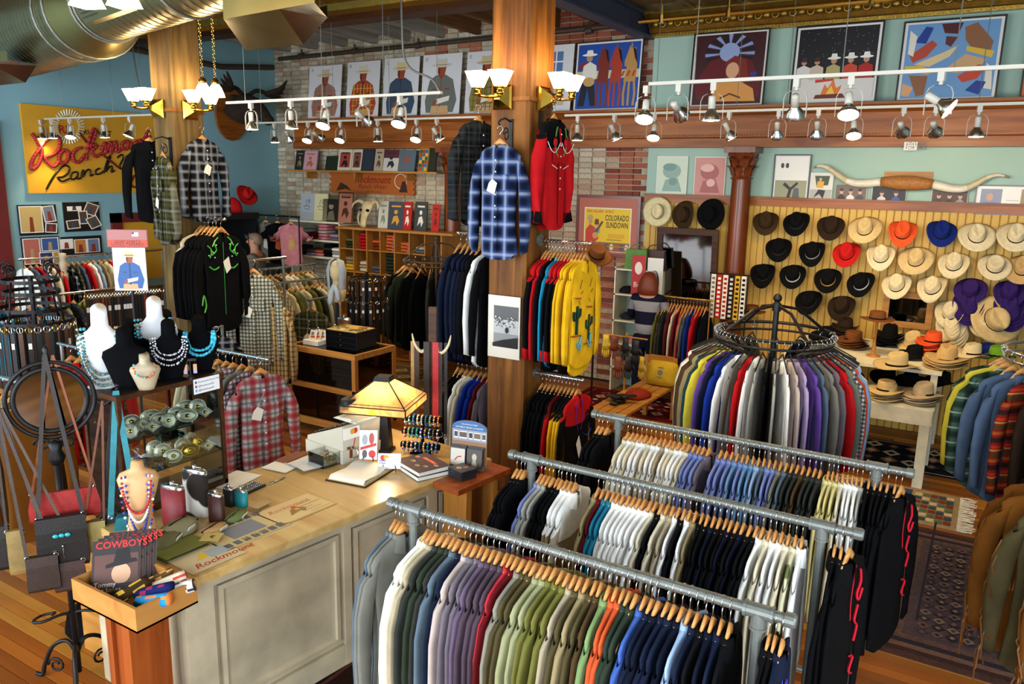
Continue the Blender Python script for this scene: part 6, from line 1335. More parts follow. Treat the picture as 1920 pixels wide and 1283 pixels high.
for i in range(3): q = MB().col(['EDE9E2', 'D8CFC0', 'E2DCD4'][i]).box((-.05, 0, 0), (.05, .004, .13)).build('booklet', 'print', o); q.location = (-.04+.045*i, -.02+.03*i, .03); q.rotation_euler.x = -.35; p = Print(.1, .13); p.rect('C8582E', .2, .3, .8, .5); p.rect('8A6A8A', .2, .55, .6, .8); p.build(q)
flask(V(-6.53, 6.42, T), .08, .15, .03, 'leather', '4A1E14', .2, 'dark red leather flask beside the booklet box'); flask(V(-6.30, 6.60, T), .17, .30, .045, 'leather', '4A2412', .2, 'large brown leather flask standing on the glass table'); flask(V(-6.44, 6.60, T), .07, .17, .03, 'leather', '1F3A36', .2, 'dark green leather flask standing on the glass table')
# ------------------------------------------------------------------ the shop's lamps
TZR = 3.5
def lamp_obj(name, kind, energy, loc, parent=None, size=.05, spot=None, aim=None):
    ld = bpy.data.lights.new(name, kind); ld.energy = energy*LAMP; ld.color = WARM; ld.shadow_soft_size = size
    if spot: ld.spot_size = math.radians(spot); ld.spot_blend = .6
    o = bpy.data.objects.new(name, ld); col.objects.link(o); o.parent = parent; o.location = loc
    if aim is not None: o.rotation_euler = Vector(aim).to_track_quat('-Z', 'Y').to_euler()
    return o
sp = {}
m = MB(); m.box((-.018, -.018, -.05), (.018, .018, 0)); m.cyl((0, 0, -.07), (0, 0, -.05), .012, n=8); o = m.build('adapter', 'white_metal'); sp['a'] = o.data; bpy.data.objects.remove(o)
m = MB(); y0 = [(-.072, 0, -.235), (-.072, 0, -.12), (-.058, 0, -.085), (-.03, 0, -.07), (.03, 0, -.07), (.058, 0, -.085), (.072, 0, -.12), (.072, 0, -.235)]; m.grid([[(x-.003 if x < 0 else x+.003, -.007, z), (x-.003 if x < 0 else x+.003, .007, z), (x, .007, z), (x, -.007, z)] for x, _, z in y0], True, True, True); o = m.build('yoke', 'white_metal'); sp['y'] = o.data; bpy.data.objects.remove(o)
m = MB(); m.lathe([(.0001, .085), (.022, .08), (.024, .07), (.024, .0), (.0001, -.002)], 14); o = m.build('socket', 'white_metal', smooth=True); sp['s'] = o.data; bpy.data.objects.remove(o)
m = MB(); m.lathe([(.022, .0), (.03, -.015), (.05, -.04), (.06, -.065), (.061, -.075)], 18, cap0=False, cap1=False); o = m.build('reflector', 'chrome', smooth=True); sp['r'] = o.data; bpy.data.objects.remove(o)
m = MB(); m.lathe([(.0595, -.072), (.05, -.079), (.0001, -.083)], 18, cap0=False, cap1=False); o = m.build('lens', 'bulb_hot', smooth=True); sp['l'] = o.data; bpy.data.objects.remove(o)
def spotlight(loc, aim, label, group, energy=30, rz=None):
    o = thing('track_spotlight', label, 'spotlight', loc, rz if rz is not None else rg.uniform(-.4, .4), group); put('adapter', sp['a'], o); put('yoke', sp['y'], o)
    h = bpy.data.objects.new('lamp_head', sp['s']); col.objects.link(h); h.parent = o; h.location = (0, 0, -.165)
    a = Matrix.Rotation(-o.rotation_euler.z, 3, 'Z') @ Vector(aim).normalized(); h.rotation_euler = (-a).to_track_quat('Z', 'Y').to_euler(); put('reflector', sp['r'], h); put('lens', sp['l'], h)
    lamp_obj('spot_light', 'SPOT', energy, V(0, 0, -.165)+a*.1, o, .05, 95, a); return o
def track(label, x0, x1, Y, wires, cond=None, px=None):
    o = thing('track_rail', label, 'track light rail', ((x0+x1)/2, Y, TZR)); c = (x0+x1)/2; MB().box((x0-c, -.016, 0), (x1-c, .016, .022)).build('rail', 'white_metal', o)
    for x in wires: MB().tube([(x-c, 0, .02), (x-c, 0, CZ-TZR+.1)], .003, 5).build('suspension_wire', 'galvanised', o)
    if cond: MB().tube(spline(cond, 6), .009, 6).map(lambda p: p-V(c, Y, TZR)).build('feed_conduit', 'galvanised', o, smooth=True)
    return o
def heads(pxs, py, Y, aims, nm, energy):
    for k, x in enumerate(pxs):
        p = PY(x, py, Y); spotlight((p.x, Y, TZR), aims[k % len(aims)], 'white track spotlight, %s along the %s' % (nth(k+1), nm), 'spotlights on the '+nm, energy)
D, Wl, Wd, Cm = (0, .05, -1), (.1, 1, -.55), (-.1, .7, -.9), (.15, -.55, -1)
track('white track light rail nearest the camera on the painting side', -2.17, 1.6, 5.32, (-1.85, -.92, -.32, .05), [V(.35, 5.32, TZR+.02), V(.12, 5.32, TZR+.12), V(.02, 5.32, TZR+.3), V(.02, 5.32, CZ)])
heads((1213, 1274, 1338, 1495, 1596, 1765), 150, 5.32, [Cm, Wl, D, Wd, Cm, (.9, -.1, -.6)], 'near painting rail', 44)
track('white track light rail before the mantel shelf on the painting side', -4.0, 1.9, 7.55, (-3.0, -2.2, -1.75, -.25, .4))
heads((1084, 1153, 1228, 1368, 1460, 1535, 1604, 1694, 1755, 1836), 212, 7.55, [D, (.35, .3, -.9), Cm, (.4, .4, -.9), Wd, Wd, Cm, Wl, Wl, D], 'far painting rail', 40)
track('white track light rail between the two timber posts', -6.46, -3.9, 5.25, (-6.2, -5.2, -4.5), [V(-3.92, 5.25, TZR+.02), V(-4.0, 5.25, TZR+.12), V(-4.25, 5.25, TZR+.25), V(-4.3, 5.25, TZR+.6), V(-4.3, 5.25, CZ)])
heads((470, 545, 608, 680, 750), 192, 5.25, [D, D, Cm, Wl, Cm], 'rail between the posts', 34)
track('white track light rail before the brick wall mantel', -8.63, -5.0, 7.45, (-8.5, -7.2, -6.3, -5.6))
heads((514, 540, 577, 595, 638, 708, 781, 819), 228, 7.45, [D, Wd, Cm, Wl, Cm, D, Cm, (.4, .4, -.9)], 'brick wall rail', 34)
track('short white track light rail in front of the yellow sign', -11.05, -8.6, 6.0, (-10.6, -9.5, -8.9), [V(-8.62, 6.0, TZR+.02), V(-8.7, 6.0, TZR+.15), V(-8.9, 6.0, TZR+.25), V(-9.0, 6.0, TZR+.7), V(-9.0, 6.0, CZ)])
heads((75, 95, 130, 193, 243), 222, 6.0, [D, D, (.3, -.3, -1), D, (-.2, -.4, -1)], 'sign rail', 34)
# wall sconces with square glass shades
def shade_mesh(up=1):
    m = MB(); m.grid([[(-s_, -s_, z*up), (s_, -s_, z*up), (s_, s_, z*up), (-s_, s_, z*up)] for s_, z in ((.034, 0), (.04, .02), (.068, .105), (.07, .11))], True); o = m.build('glass_shade', 'shade_glow'); d_ = o.data; bpy.data.objects.remove(o); return d_
SHU, SHD = shade_mesh(1), shade_mesh(-1)
def sconce(loc, rz, label, arms=2, energy=4.5):
    o = thing('wall_sconce', label, 'sconce', loc, rz); m = MB(); m.grid([[(-s_, y, -s_*1.05), (s_, y, -s_*1.05), (s_, y, s_*1.05), (-s_, y, s_*1.05)] for s_, y in ((.085, 0), (.085, -.015), (.07, -.025), (.025, -.09), (.02, -.095))], True, True, True); m.build('back_plate', 'brass', o)
    for k in range(arms):
        x = 0 if arms == 1 else (-.10 if k == 0 else .10); tip = V(x, -.20, 0); a = MB().tube([(0, -.09, 0), (x*.6, -.14, -.005), tip], .011, 6).build('arm', 'brass', o)
        MB().lathe([(.026, .0), (.028, .025), (.02, .03), (.03, .05), (.036, .06)], 10, tuple(tip)).build('holder', 'brass', a, smooth=True); q = put('glass_shade', SHU, o); q.location = tip+V(0, 0, .06)
        lamp_obj('sconce_light', 'POINT', energy, tip+V(0, 0, .20), o, .06)
    return o
sconce((-3.33, 5.268, 3.455), 0, 'brass double sconce on the front of the big post'); sconce((-3.098, 5.47, 3.455), math.pi/2, 'brass sconce on the side of the big post', 2)
sconce((-7.17, 5.008, 3.455), 0, 'brass double sconce on the front of the weathered post'); sconce((-6.988, 5.22, 3.455), math.pi/2, 'brass double sconce on the side of the weathered post')
# chain pendants
def pendant(p, label, top=CZ, energy=12):
    o = thing('pendant_lamp', label, 'pendant lamp', p); m = MB(); n_ = int((top-p[2]-.06)/.032)
    for i in range(n_): m.torus((0, 0, .075+.032*i), .011, .0024, 'y' if i % 2 else 'x', 8, 4, 1, 1.35)
    m.build('chain', 'brass', o); MB().lathe([(.012, .06), (.03, .04), (.035, .02), (.03, .0)], 12).build('cap', 'brass', o, smooth=True); MB().lathe([(.03, .01), (.05, -.02), (.07, -.07), (.078, -.10)], 16, cap0=False, cap1=False).build('glass_shade', 'shade_glow', o, smooth=True); lamp_obj('pendant_light', 'POINT', energy, (0, 0, -.14), o, .05); return o
pendant(PZ(404, 160, 3.62), 'small white glass pendant on a brass chain beside the weathered post'); pendant(PZ(380, 158, 3.60), 'small white glass pendant half behind the sconce shades')
for px, lab in ((163, 'square white glass pendant before the air duct grille'), (233, 'square white glass pendant before the air duct diffuser')):
    p = PZ(px, 6, 3.80); o = thing('pendant_lamp', lab, 'pendant lamp', p+V(0, 0, .09), .3); put('glass_shade', SHD, o); MB().cyl((0, 0, 0), (0, 0, .05), .036, n=12).cyl((0, 0, .05), (0, 0, CZ-p.z-.09), .008, n=8).build('stem', 'brass', o); lamp_obj('pendant_light', 'POINT', 12, (0, 0, -.16), o, .05)
# ------------------------------------------------------------------ pictures, posters and signs
def picture(name, label, cat, px0, py0, px1, py1, Y, fn, fr=None, fw_=.03, base=None, tilt=0, t=.012, ground='E6E2DA'):
    """flat board whose lower corners are seen at the given pixels on plane Y"""
    a, b = PY(px0, py1, Y), PY(px1, py1, Y); h = PY((px0+px1)/2, py0, Y).z-PY((px0+px1)/2, py1, Y).z; w = b.x-a.x; z = base if base is not None else (a.z+b.z)/2
    if base is not None: h = PY((px0+px1)/2, py0, Y).z-base
    o = thing(name, label, cat, ((a.x+b.x)/2, Y, z)); o.rotation_euler.x = -tilt
    MB().col(ground).box((-w/2, 0, 0), (w/2, t, h)).build('board', 'print', o)
    if fr: 
        for lo, hi in (((-w/2-fw_, -.01, -fw_), (w/2+fw_, t, 0)), ((-w/2-fw_, -.01, h), (w/2+fw_, t, h+fw_)), ((-w/2-fw_, -.01, 0), (-w/2, t, h)), ((w/2, -.01, 0), (w/2+fw_, t, h))): MB().col(fr).box(lo, hi).build('frame', 'gloss', o)
    p = Print(w, h); fn(p); p.build(o); return o
def cowboy(letter, shirt, trim, hatc='D8CBA8', stripes=None, face='9A4A30'):
    def f(p):
        p.rect('D9D9DC', .01, .008, .99, .992); p.text('3A3A3E', letter, .06, .90, .07)
        p.poly(shirt, ((.14, .05), (.10, .25), (.20, .58), (.36, .66), (.62, .66), (.80, .58), (.92, .25), (.84, .05))); p.poly('C9A070', ((.25, .03), (.72, .03), (.70, .16), (.28, .16)))
        if stripes:
            for i in range(6): p.line(stripes, [(.20+.11*i, .06), (.24+.10*i, .60)], .012)
            for i in range(5): p.line(stripes, [(.16, .12+.10*i), (.86, .12+.10*i)], .010)
        p.line(trim, [(.49, .14), (.50, .66)], .012); p.poly(trim, ((.42, .66), (.50, .60), (.58, .66))); p.rect(trim, .28, .42, .40, .44); p.rect(trim, .60, .42, .72, .44)
        p.poly(face, ((.42, .64), (.58, .64), (.62, .80), (.40, .80))); p.poly('6A2E1E', ((.40, .70), (.46, .64), (.46, .80), (.40, .80))); p.disc(hatc, .5, .82, .26, .035); p.poly(hatc, ((.36, .82), (.64, .82), (.62, .93), (.50, .915), (.38, .93))); p.line('8A6A3A', [(.37, .825), (.63, .825)], .010)
        p.poly('E4DFD0', ((.38, .18), (.72, .24), (.74, .32), (.40, .27))); p.poly(face, ((.30, .16), (.40, .18), (.42, .26), (.32, .24)))
    return f
LY = WY-.24
for (x0, x1, y0, lt, fn) in ((577, 637, 121, 'salmon and grey plaid', cowboy('A', 'A8705A', '3A3A40', 'C9BC98', '6E6A6A')), (648, 708, 113, 'red and yellow plaid', cowboy('B', 'B0442A', '3A2A20', 'D8CFB0', 'D8B040')), (716, 781, 106, 'plain blue', cowboy('C', '3E4E60', '2A3240', 'D8C890')), (788, 860, 99, 'grey panelled', cowboy('D', '6A6E66', 'A8201E', 'C9C4B0', None)), (870, 945, 93, 'olive striped', cowboy('E', '8A7E3A', '4A4420', 'C9B88A', '5A5428'))):
    picture('cowboy_poster', 'cowboy poster showing a man in a %s shirt on the mantel' % lt, 'poster', x0, y0, x1, 222-(x0-577)*.04, LY, fn, base=MT+.002, tilt=.10)
def win_p(p): p.rect('DEDEE0', .02, .02, .98, .98); p.rect('5A7AA8', .3, .6, .7, .9); p.rect('C9B8A0', .35, .1, .8, .5); p.line('F0F0F0', [(.5, .6), (.5, .9)], .02); p.line('F0F0F0', [(.3, .75), (.7, .75)], .02)
picture('mantel_poster', 'pale poster half hidden behind the big post', 'poster', 1005, 82, 1068, 203, LY, win_p, base=MT+.002, tilt=.1)
def horses(p):
    p.rect('E0DCD4', 0, 0, 1, 1); p.rect('1E4AA0', .025, .02, .975, .975); p.poly('8A2A1E', ((.02, .62), (.12, .74), (.2, .62))); p.rect('C9C0A0', .02, .46, .975, .58)
    for u, c in ((.42, '7A2A1A'), (.62, 'A83A22'), (.84, 'B98A4A')): p.poly(c, ((u-.09, .40), (u-.05, .62), (u-.04, .80), (u+.01, .90), (u+.07, .88), (u+.10, .62), (u+.09, .40))); p.poly(c, ((u-.02, .92), (u-.09, .70), (u-.085, .62), (u-.04, .62), (u+.04, .82))); p.poly(c, ((u-.01, .90), (u, .97), (u+.025, .91))); p.poly('1A0E0A', ((u+.02, .90), (u+.07, .86), (u+.10, .66), (u+.06, .74))); [p.line(c, [(u+q, .42), (u+q*1.3, .22), (u+q*1.1, .05)], .03) for q in (-.06, .0, .07)]
    p.poly('E4DED2', ((.10, .46), (.12, .66), (.22, .72), (.32, .66), (.34, .50), (.28, .42))); p.poly('14161E', ((.12, .42), (.06, .06), (.16, .06), (.20, .34), (.26, .06), (.34, .06), (.30, .42))); p.disc('C9A060', .22, .42, .09, .07); p.disc('B98A6A', .21, .77, .05, .05); p.disc('EDEBE6', .21, .82, .12, .02); p.poly('EDEBE6', ((.15, .82), (.27, .82), (.25, .89), (.17, .89)))
    for i in range(5): p.poly('B03A22', ((.55+.08*i, .48), (.58+.08*i, .48), (.61+.08*i, .56), (.58+.08*i, .56)))
def sunwoman(p):
    p.rect('D8D4CC', 0, 0, 1, 1); p.rect('3A0E14', .025, .02, .975, .98); p.poly('5E1016', ((.03, .3), (.3, .72), (.5, .6), (.45, .2), (.1, .08))); p.poly('5E1016', ((.95, .3), (.75, .72), (.6, .6), (.7, .2), (.95, .1)))
    for i in range(15): a = math.radians(-20+i*220/14); p.poly('8A9AC8' if i % 2 else '101018', ((.5+.12*math.cos(a-.07), .72+.12*math.sin(a-.07)), (.5+.34*math.cos(a-.09), .72+.26*math.sin(a-.09)), (.5+.34*math.cos(a+.09), .72+.26*math.sin(a+.09)), (.5+.12*math.cos(a+.07), .72+.12*math.sin(a+.07))))
    p.disc('93A3CC', .5, .73, .14, .13); p.poly('7A2414', ((.48, .34), (.46, .60), (.58, .68), (.74, .62), (.78, .40), (.70, .26))); p.disc('D8A07A', .56, .48, .09, .11); p.poly('D8954A', ((.30, .06), (.34, .32), (.50, .36), (.66, .34), (.86, .22), (.90, .05))); p.line('5A2A1A', [(.42, .1), (.55, .16), (.70, .1)], .02); p.disc('2A3A8A', .85, .42, .05, .03)
def campfire(p):
    p.rect('E2DED8', 0, 0, 1, 1); p.rect('0E0C12', .03, .05, .97, .975); rr = random.Random(2)
    for i in range(60): p.rect('D8D8E0', *(lambda u, v: (u, v, u+.005, v+.005))(rr.uniform(.06, .94), rr.uniform(.55, .95)))
    p.rect('D8D2CC', .03, .03, .97, .30)
    for i, (u, c, hc) in enumerate(((.12, 'D8D4CC', None), (.28, 'C9B8A0', None), (.48, 'B0A068', 'E4E0D6'), (.68, 'C0442A', 'E4E0D6'), (.86, 'A8201E', 'EDEAE2'))): p.poly(c, ((u-.09, .30), (u-.08, .46), (u, .50), (u+.08, .46), (u+.09, .30))); p.disc('B98A70', u, .54, .035, .04); (p.disc(hc, u, .575, .08, .018), p.poly(hc, ((u-.04, .575), (u+.04, .575), (u+.03, .635), (u-.03, .635)))) if hc else p.poly('3A2018', ((u-.04, .54), (u-.02, .60), (u+.03, .60), (u+.04, .54)))
    p.poly('E0762A', ((.36, .10), (.40, .24), (.44, .18), (.50, .30), (.54, .18), (.60, .22), (.58, .10))); p.poly('F0C050', ((.42, .10), (.48, .22), (.53, .10))); p.poly('6A2A1A', ((.28, .05), (.66, .05), (.62, .11), (.30, .10))); p.poly('C83A22', ((.28, .26), (.5, .28), (.5, .31), (.28, .30)))
def toys(p):
    p.rect('DEDAD2', 0, 0, 1, 1); p.rect('6A96C4', .03, .02, .97, .975)
    for c, pts in (('B0442E', ((.08, .58), (.30, .76), (.36, .70), (.26, .55), (.12, .48))), ('D8C090', ((.14, .46), (.44, .60), (.58, .68), (.50, .54), (.30, .42))), ('1E3A8A', ((.12, .74), (.22, .94), (.30, .92), (.24, .72))), ('D8B03A', ((.04, .44), (.22, .44), (.36, .36), (.30, .32), (.06, .36))), ('8A5A3A', ((.62, .90), (.74, .95), (.92, .70), (.90, .58), (.72, .62), (.64, .74))), ('4A1414', ((.38, .96), (.60, .96), (.56, .82), (.42, .84))), ('C9A070', ((.44, .36), (.66, .56), (.88, .48), (.80, .38), (.60, .32))), ('C0442E', ((.60, .28), (.80, .42), (.90, .40), (.80, .24), (.66, .20))), ('E0D8C8', ((.06, .90), (.14, .82), (.12, .56), (.06, .60))), ('E0D8C8', ((.88, .44), (.94, .36), (.96, .10), (.88, .12))), ('D8B03A', ((.66, .66), (.94, .58), (.92, .50), (.66, .60))), ('1E3A8A', ((.70, .10), (.80, .22), (.90, .20), (.84, .04))), ('8A5A3A', ((.10, .32), (.30, .30), (.28, .06), (.20, .04))), ('D8A070', ((.04, .22), (.16, .16), (.12, .04), (.04, .06))), ('5A2A20', ((.44, .80), (.56, .78), (.50, .66), (.44, .70)))): p.poly(c, pts)
picture('framed_painting', 'bold painting of a cowboy with three horses on blue', 'painting', 1075, 76, 1196, 201, LY, horses, '1A1A1E', .012, MT+.014, .08); picture('framed_painting', 'dark red painting of a laughing woman under a spoked sun', 'painting', 1293, 59, 1428, 198, LY, sunwoman, '14141A', .018, MT+.02, .08)
picture('framed_painting', 'painting of five people round a campfire under black night sky', 'painting', 1482, 46, 1638, 197, LY, campfire, '14141A', .018, MT+.02, .08); picture('framed_painting', 'crowded painting of toy figures and animals on light blue', 'painting', 1680, 36, 1862, 197, LY, toys, '14141A', .018, MT+.02, .08); picture('framed_painting', 'orange edged painting cut off by the picture border', 'painting', 1912, 22, 2080, 196, LY, lambda p: (p.rect('C8642A', 0, 0, 1, 1), p.rect('2A2A3A', .06, .05, 1, .9)), '14141A', .018, MT+.02, .08)
def toned(c1, c2, c3):
    def f(p): p.rect(c1, .02, .02, .98, .98); p.disc(c2, .5, .62, .3, .2); p.disc(c3, .42, .72, .22, .10); p.poly(c2, ((.2, .1), (.3, .4), (.7, .45), (.85, .1))); p.disc(c3, .55, .35, .14, .10)
    return f
SY2 = WY-.06
picture('wall_print', 'pale green print of a bronco rider above the hats', 'print', 1229, 293, 1286, 366, SY2, toned('C9D6C0', '8AA89A', '6E9288'), None); picture('wall_print', 'faded red print of a seated cowboy above the hats', 'print', 1299, 294, 1357, 369, SY2, toned('C98A80', 'A85A58', 'E0B0A4'), None)
def people(n, bg, cols):
    def f(p):
        p.rect(bg, .01, .01, .99, .99)
        for i in range(n): u = (i+.7)/(n+.4); p.poly(cols[i % len(cols)], ((u-.13, .01), (u-.12, .45), (u, .58), (u+.12, .45), (u+.13, .01))); p.disc('C89A7E', u, .68, .06, .12); p.disc('3A2418', u, .76, .065, .07)
    return f
def twopart(p): p.rect('EDEAE0', .04, .03, .96, .97); p.disc('3A3A3A', .22, .78, .05, .06); p.disc('3A3A3A', .36, .78, .05, .06); lines(p, '9A9A90', 3, .55, .9); p.rect('9A9A7A', .04, .03, .96, .45); p.line('2A2418', [(.45, .05), (.5, .25), (.3, .38)], .04); p.line('2A2418', [(.5, .25), (.7, .4)], .03); p.poly('5A5A60', ((.56, .05), (.60, .28), (.74, .28), (.78, .05)))
picture('framed_photo', 'black framed card with a photo of a man leaning on a tree', 'photo', 1448, 292, 1512, 376, SY2, twopart, '16161A', .016)
def guitarist(p): p.rect('D8D4C8', .02, .02, .98, .98); p.rect('A8A8A4', .02, .02, .98, .45); p.poly('3A4A2A', ((.2, .9), (.3, .55), (.8, .6), (.85, .9))); p.poly('D8A030', ((.3, .5), (.6, .5), (.62, .72), (.34, .72))); p.poly('16161A', ((.2, .18), (.4, .45), (.7, .42), (.62, .15), (.45, .3))); p.disc('C89A7E', .46, .78, .06, .06)
picture('wall_photo', 'photo of a seated guitarist resting on the brown rail', 'photo', 1515, 324, 1558, 381, SY2-.02, guitarist, None); picture('wall_photo', 'photo of three smiling people in dark and white shirts', 'photo', 1563, 346, 1622, 388, SY2-.02, people(3, '6A5A50', ['22221E', 'D8D4CC', '3A3E48']), None)
picture('wall_photo', 'dark stage photo of musicians with a blue guitar', 'photo', 1632, 350, 1696, 390, SY2-.02, people(2, '14121A', ['C9C4BC', '2A4A9A']), None); picture('wall_photo', 'photo of three people with a man in a grey jacket', 'photo', 1743, 354, 1811, 397, SY2-.02, people(3, '4A2A1E', ['2A2420', '1A1A1E', '8A8A8E']), None)
picture('framed_photo', 'wide white matted frame of photos and a letter at the end', 'photo', 1826, 350, 1990, 402, SY2, lambda p: (p.rect('EDEAE4', .02, .03, .98, .97), p.rect('8A90A8', .05, .1, .3, .9), p.disc('C89A7E', .16, .6, .04, .14), p.rect('6A7AA0', .1, .1, .25, .4), p.rect('A08A60', .52, .1, .8, .9), lines(p, 'B0AEA8', 4, .36, .5)), '2A2A2E', .014)
picture('shelf_notice', 'small white vintage posters notice on the mahogany beam', 'notice', 1694, 266, 1719, 282, WY-.275, lambda p: (p.text('4A4A4A', 'VINTAGE', .12, .66, .05), p.text('4A4A4A', 'POSTERS', .12, .38, .05), p.text('4A4A4A', 'FOR SALE', .12, .10, .05)), None, t=.003)
def sundown(p):
    p.rect('B0604A', 0, 0, 1, 1); p.rect('E8DCC0', .10, .03, .90, .83); p.rect('E6BE14', .115, .04, .885, .81); p.rect('8A5A3A', .115, .04, .885, .20)
    for i in range(9): p.disc(['B0483A', '5A4A50', 'D8C8B0'][i % 3], .16+.085*i, .12, .035, .06)
    p.text('D0481E', 'REX ALLEN', .14, .74, .05, bold=.02, width=.28); p.text('D0481E', 'KOKO', .46, .74, .05, bold=.02, width=.14); p.text('2A2014', 'COLORADO', .46, .60, .11, bold=.015, width=.40); p.text('2A2014', 'SUNDOWN', .48, .47, .11, bold=.015, width=.37); lines(p, 'A0860E', 2, .5, .85); p.rect('D8A80E', .52, .28, .8, .36)
    p.poly('C8381E', ((.13, .20), (.13, .42), (.20, .52), (.28, .48), (.36, .26), (.30, .20))); p.disc('C88A60', .21, .58, .035, .06); p.poly('B0A070', ((.14, .61), (.27, .63), (.25, .66), (.22, .70), (.17, .69))); p.disc('C88A60', .32, .54, .03, .055); p.poly('5A3A20', ((.28, .52), (.29, .62), (.35, .62), (.36, .52))); p.poly('6A8AA8', ((.28, .46), (.37, .46), (.37, .36), (.30, .36))); p.line('6A3A1A', [(.26, .30), (.42, .58)], .03); p.disc('C89A50', .30, .32, .05, .06)
picture('movie_poster', 'framed yellow western film poster with terracotta mat', 'poster', 1083, 372, 1192, 475, WY-.05, sundown, '6A2A16', .04)
# framed photograph leaning on the big post
def arena(p): p.rect('DCD4C2', 0, 0, 1, 1); p.rect('8A8A88', .18, .18, .96, .84); p.rect('5A5A5A', .18, .62, .96, .84); p.rect('B0B0AE', .18, .40, .96, .62); rr = random.Random(4); [p.rect(rr.choice(['3A3A3A', 'D8D8D6', '6A6A6A']), *(lambda u, v: (u, v, u+.03, v+.02))(rr.uniform(.2, .92), rr.uniform(.5, .66))) for _ in range(70)]; p.poly('1A1A1A', ((.18, .18), (.96, .18), (.96, .36), (.5, .30), (.18, .24))); p.disc('141414', .62, .46, .05, .05)
p0, p1 = PY(906, 668, 5.2), PY(972, 675, 5.2); h = PY(938, 556, 5.2).z-p0.z; o = thing('matted_photo', 'black and white arena photograph in a cream mat on the big post', 'photo', ((p0.x+p1.x)/2, 5.24, p0.z)); MB().col('DCD4C2').box((-.15, 0, 0), (.15, .008, h)).build('mat_board', 'print', o); p = Print(.30, h); arena(p); p.build(o)
# ------------------------------------------------------------------ blue wall: the big yellow sign and frames
SG = thing('shop_sign', 'large yellow sign with red rope script hung on the blue wall', 'sign', (0, 0, 0)); SXp = WX+.05
c = [PX(38, 196, SXp), PX(52, 368, SXp), PX(330, 362, SXp), PX(330, 219, SXp)]; y0, y1 = c[0].y, 8.15; zt, zb = 3.70, 2.53
MB().box((WX+.01, y0, zb), (SXp, y1, zt)).build('board', 'sign_yellow', SG)
def sgp(x, y, d=.01): return PX(x/5.833, 170+y/5.833, SXp+d)
def stroke(s, r, mat, name, cols, d=.015):
    pts = spline([sgp(*map(float, t.split(',')), d) for t in s.split()], 5); m = MB(); m.tube(pts, r, 6)
    if cols:
        for i in range(len(m.f)): m.c[i] = hx(cols[((i//6)+(i % 6)//3) % len(cols)])
    return m.build(name, mat, SG, smooth=True)
RR = ['C23A36', '8E1E22']
for s in ('345,470 385,520 425,590 455,640 455,710 420,800 360,855 338,850 340,800 370,730 430,640 480,565 540,520 610,500 652,545 640,640 570,705 490,732 540,800 590,828 650,770', '705,645 655,690 645,760 690,795 740,750 742,675 705,645 770,690', '895,625 835,640 792,700 808,770 862,780 930,700', '940,765 952,650 985,500 1020,425 1045,440 1030,520 975,620 1030,590 1058,612 1000,665 1045,722 1100,690', '1105,670 1135,590 1152,580 1150,685 1192,580 1212,575 1206,690 1250,570 1268,575 1272,670 1320,640', '1372,550 1332,590 1345,640 1392,630 1400,570 1372,550 1420,565', '1432,555 1430,622 1462,620 1492,550 1492,622 1515,560 1538,545 1542,620 1575,560', '1560,640 1580,520 1620,440', '1550,540 1640,500'): stroke(s, .025, 'matte', 'rope_letter', RR)
for s in ('505,1080 560,980 625,885 695,822 752,835 748,895 690,942 630,952 680,992 760,960', '842,888 790,900 770,950 800,972 842,940 850,890 846,962 884,958', '884,958 900,880 916,880 906,940 952,870 986,872 986,930 1022,918', '1092,850 1050,870 1046,912 1092,910 1132,880', '1132,905 1162,800 1192,722 1206,735 1150,885 1202,830 1226,842 1216,892 1252,872', '1280,735 1332,700 1346,742 1310,820 1332,862 1372,820 1402,722 1396,822 1422,852 1462,800 1472,722', '1470,820 1512,792 1500,762 1470,792 1482,842 1535,830', '1600,770 1550,790 1545,830 1590,820 1600,775 1610,825'): stroke(s, .013, 'gloss', 'script_letter', ['16120E'], .006)
for s in ('865,455 945,565', '1120,700 1310,852', '1355,890 1450,962', '1450,962 1430,1020 1460,1055 1505,1040 1528,970 1505,925 1465,935 1450,962'): stroke(s, .016, 'gloss', 'branding_iron', ['6A2018'], .008)
m = MB(); m.col('E4E6CE')
for i in range(34):
    a = 2*math.pi*i/34; q0, q1 = sgp(745+115*math.cos(a), 395+125*math.sin(a), .004), sgp(745+180*math.cos(a), 395+190*math.sin(a), .004); m.tube([q0, q1], .010, 4)
m.build('sun_rays', 'gloss', SG); q = Print(.2, .2); q.text('B8302A', 'RR', .5, .0, .16, bold=.02, center=True); q.text('2A2014', 'TRU-WEST', 1.45, .02, .10, bold=.015); e = q.build(SG); cc = sgp(720, 470, .004); e.location = cc; e.rotation_euler.z = math.pi/2
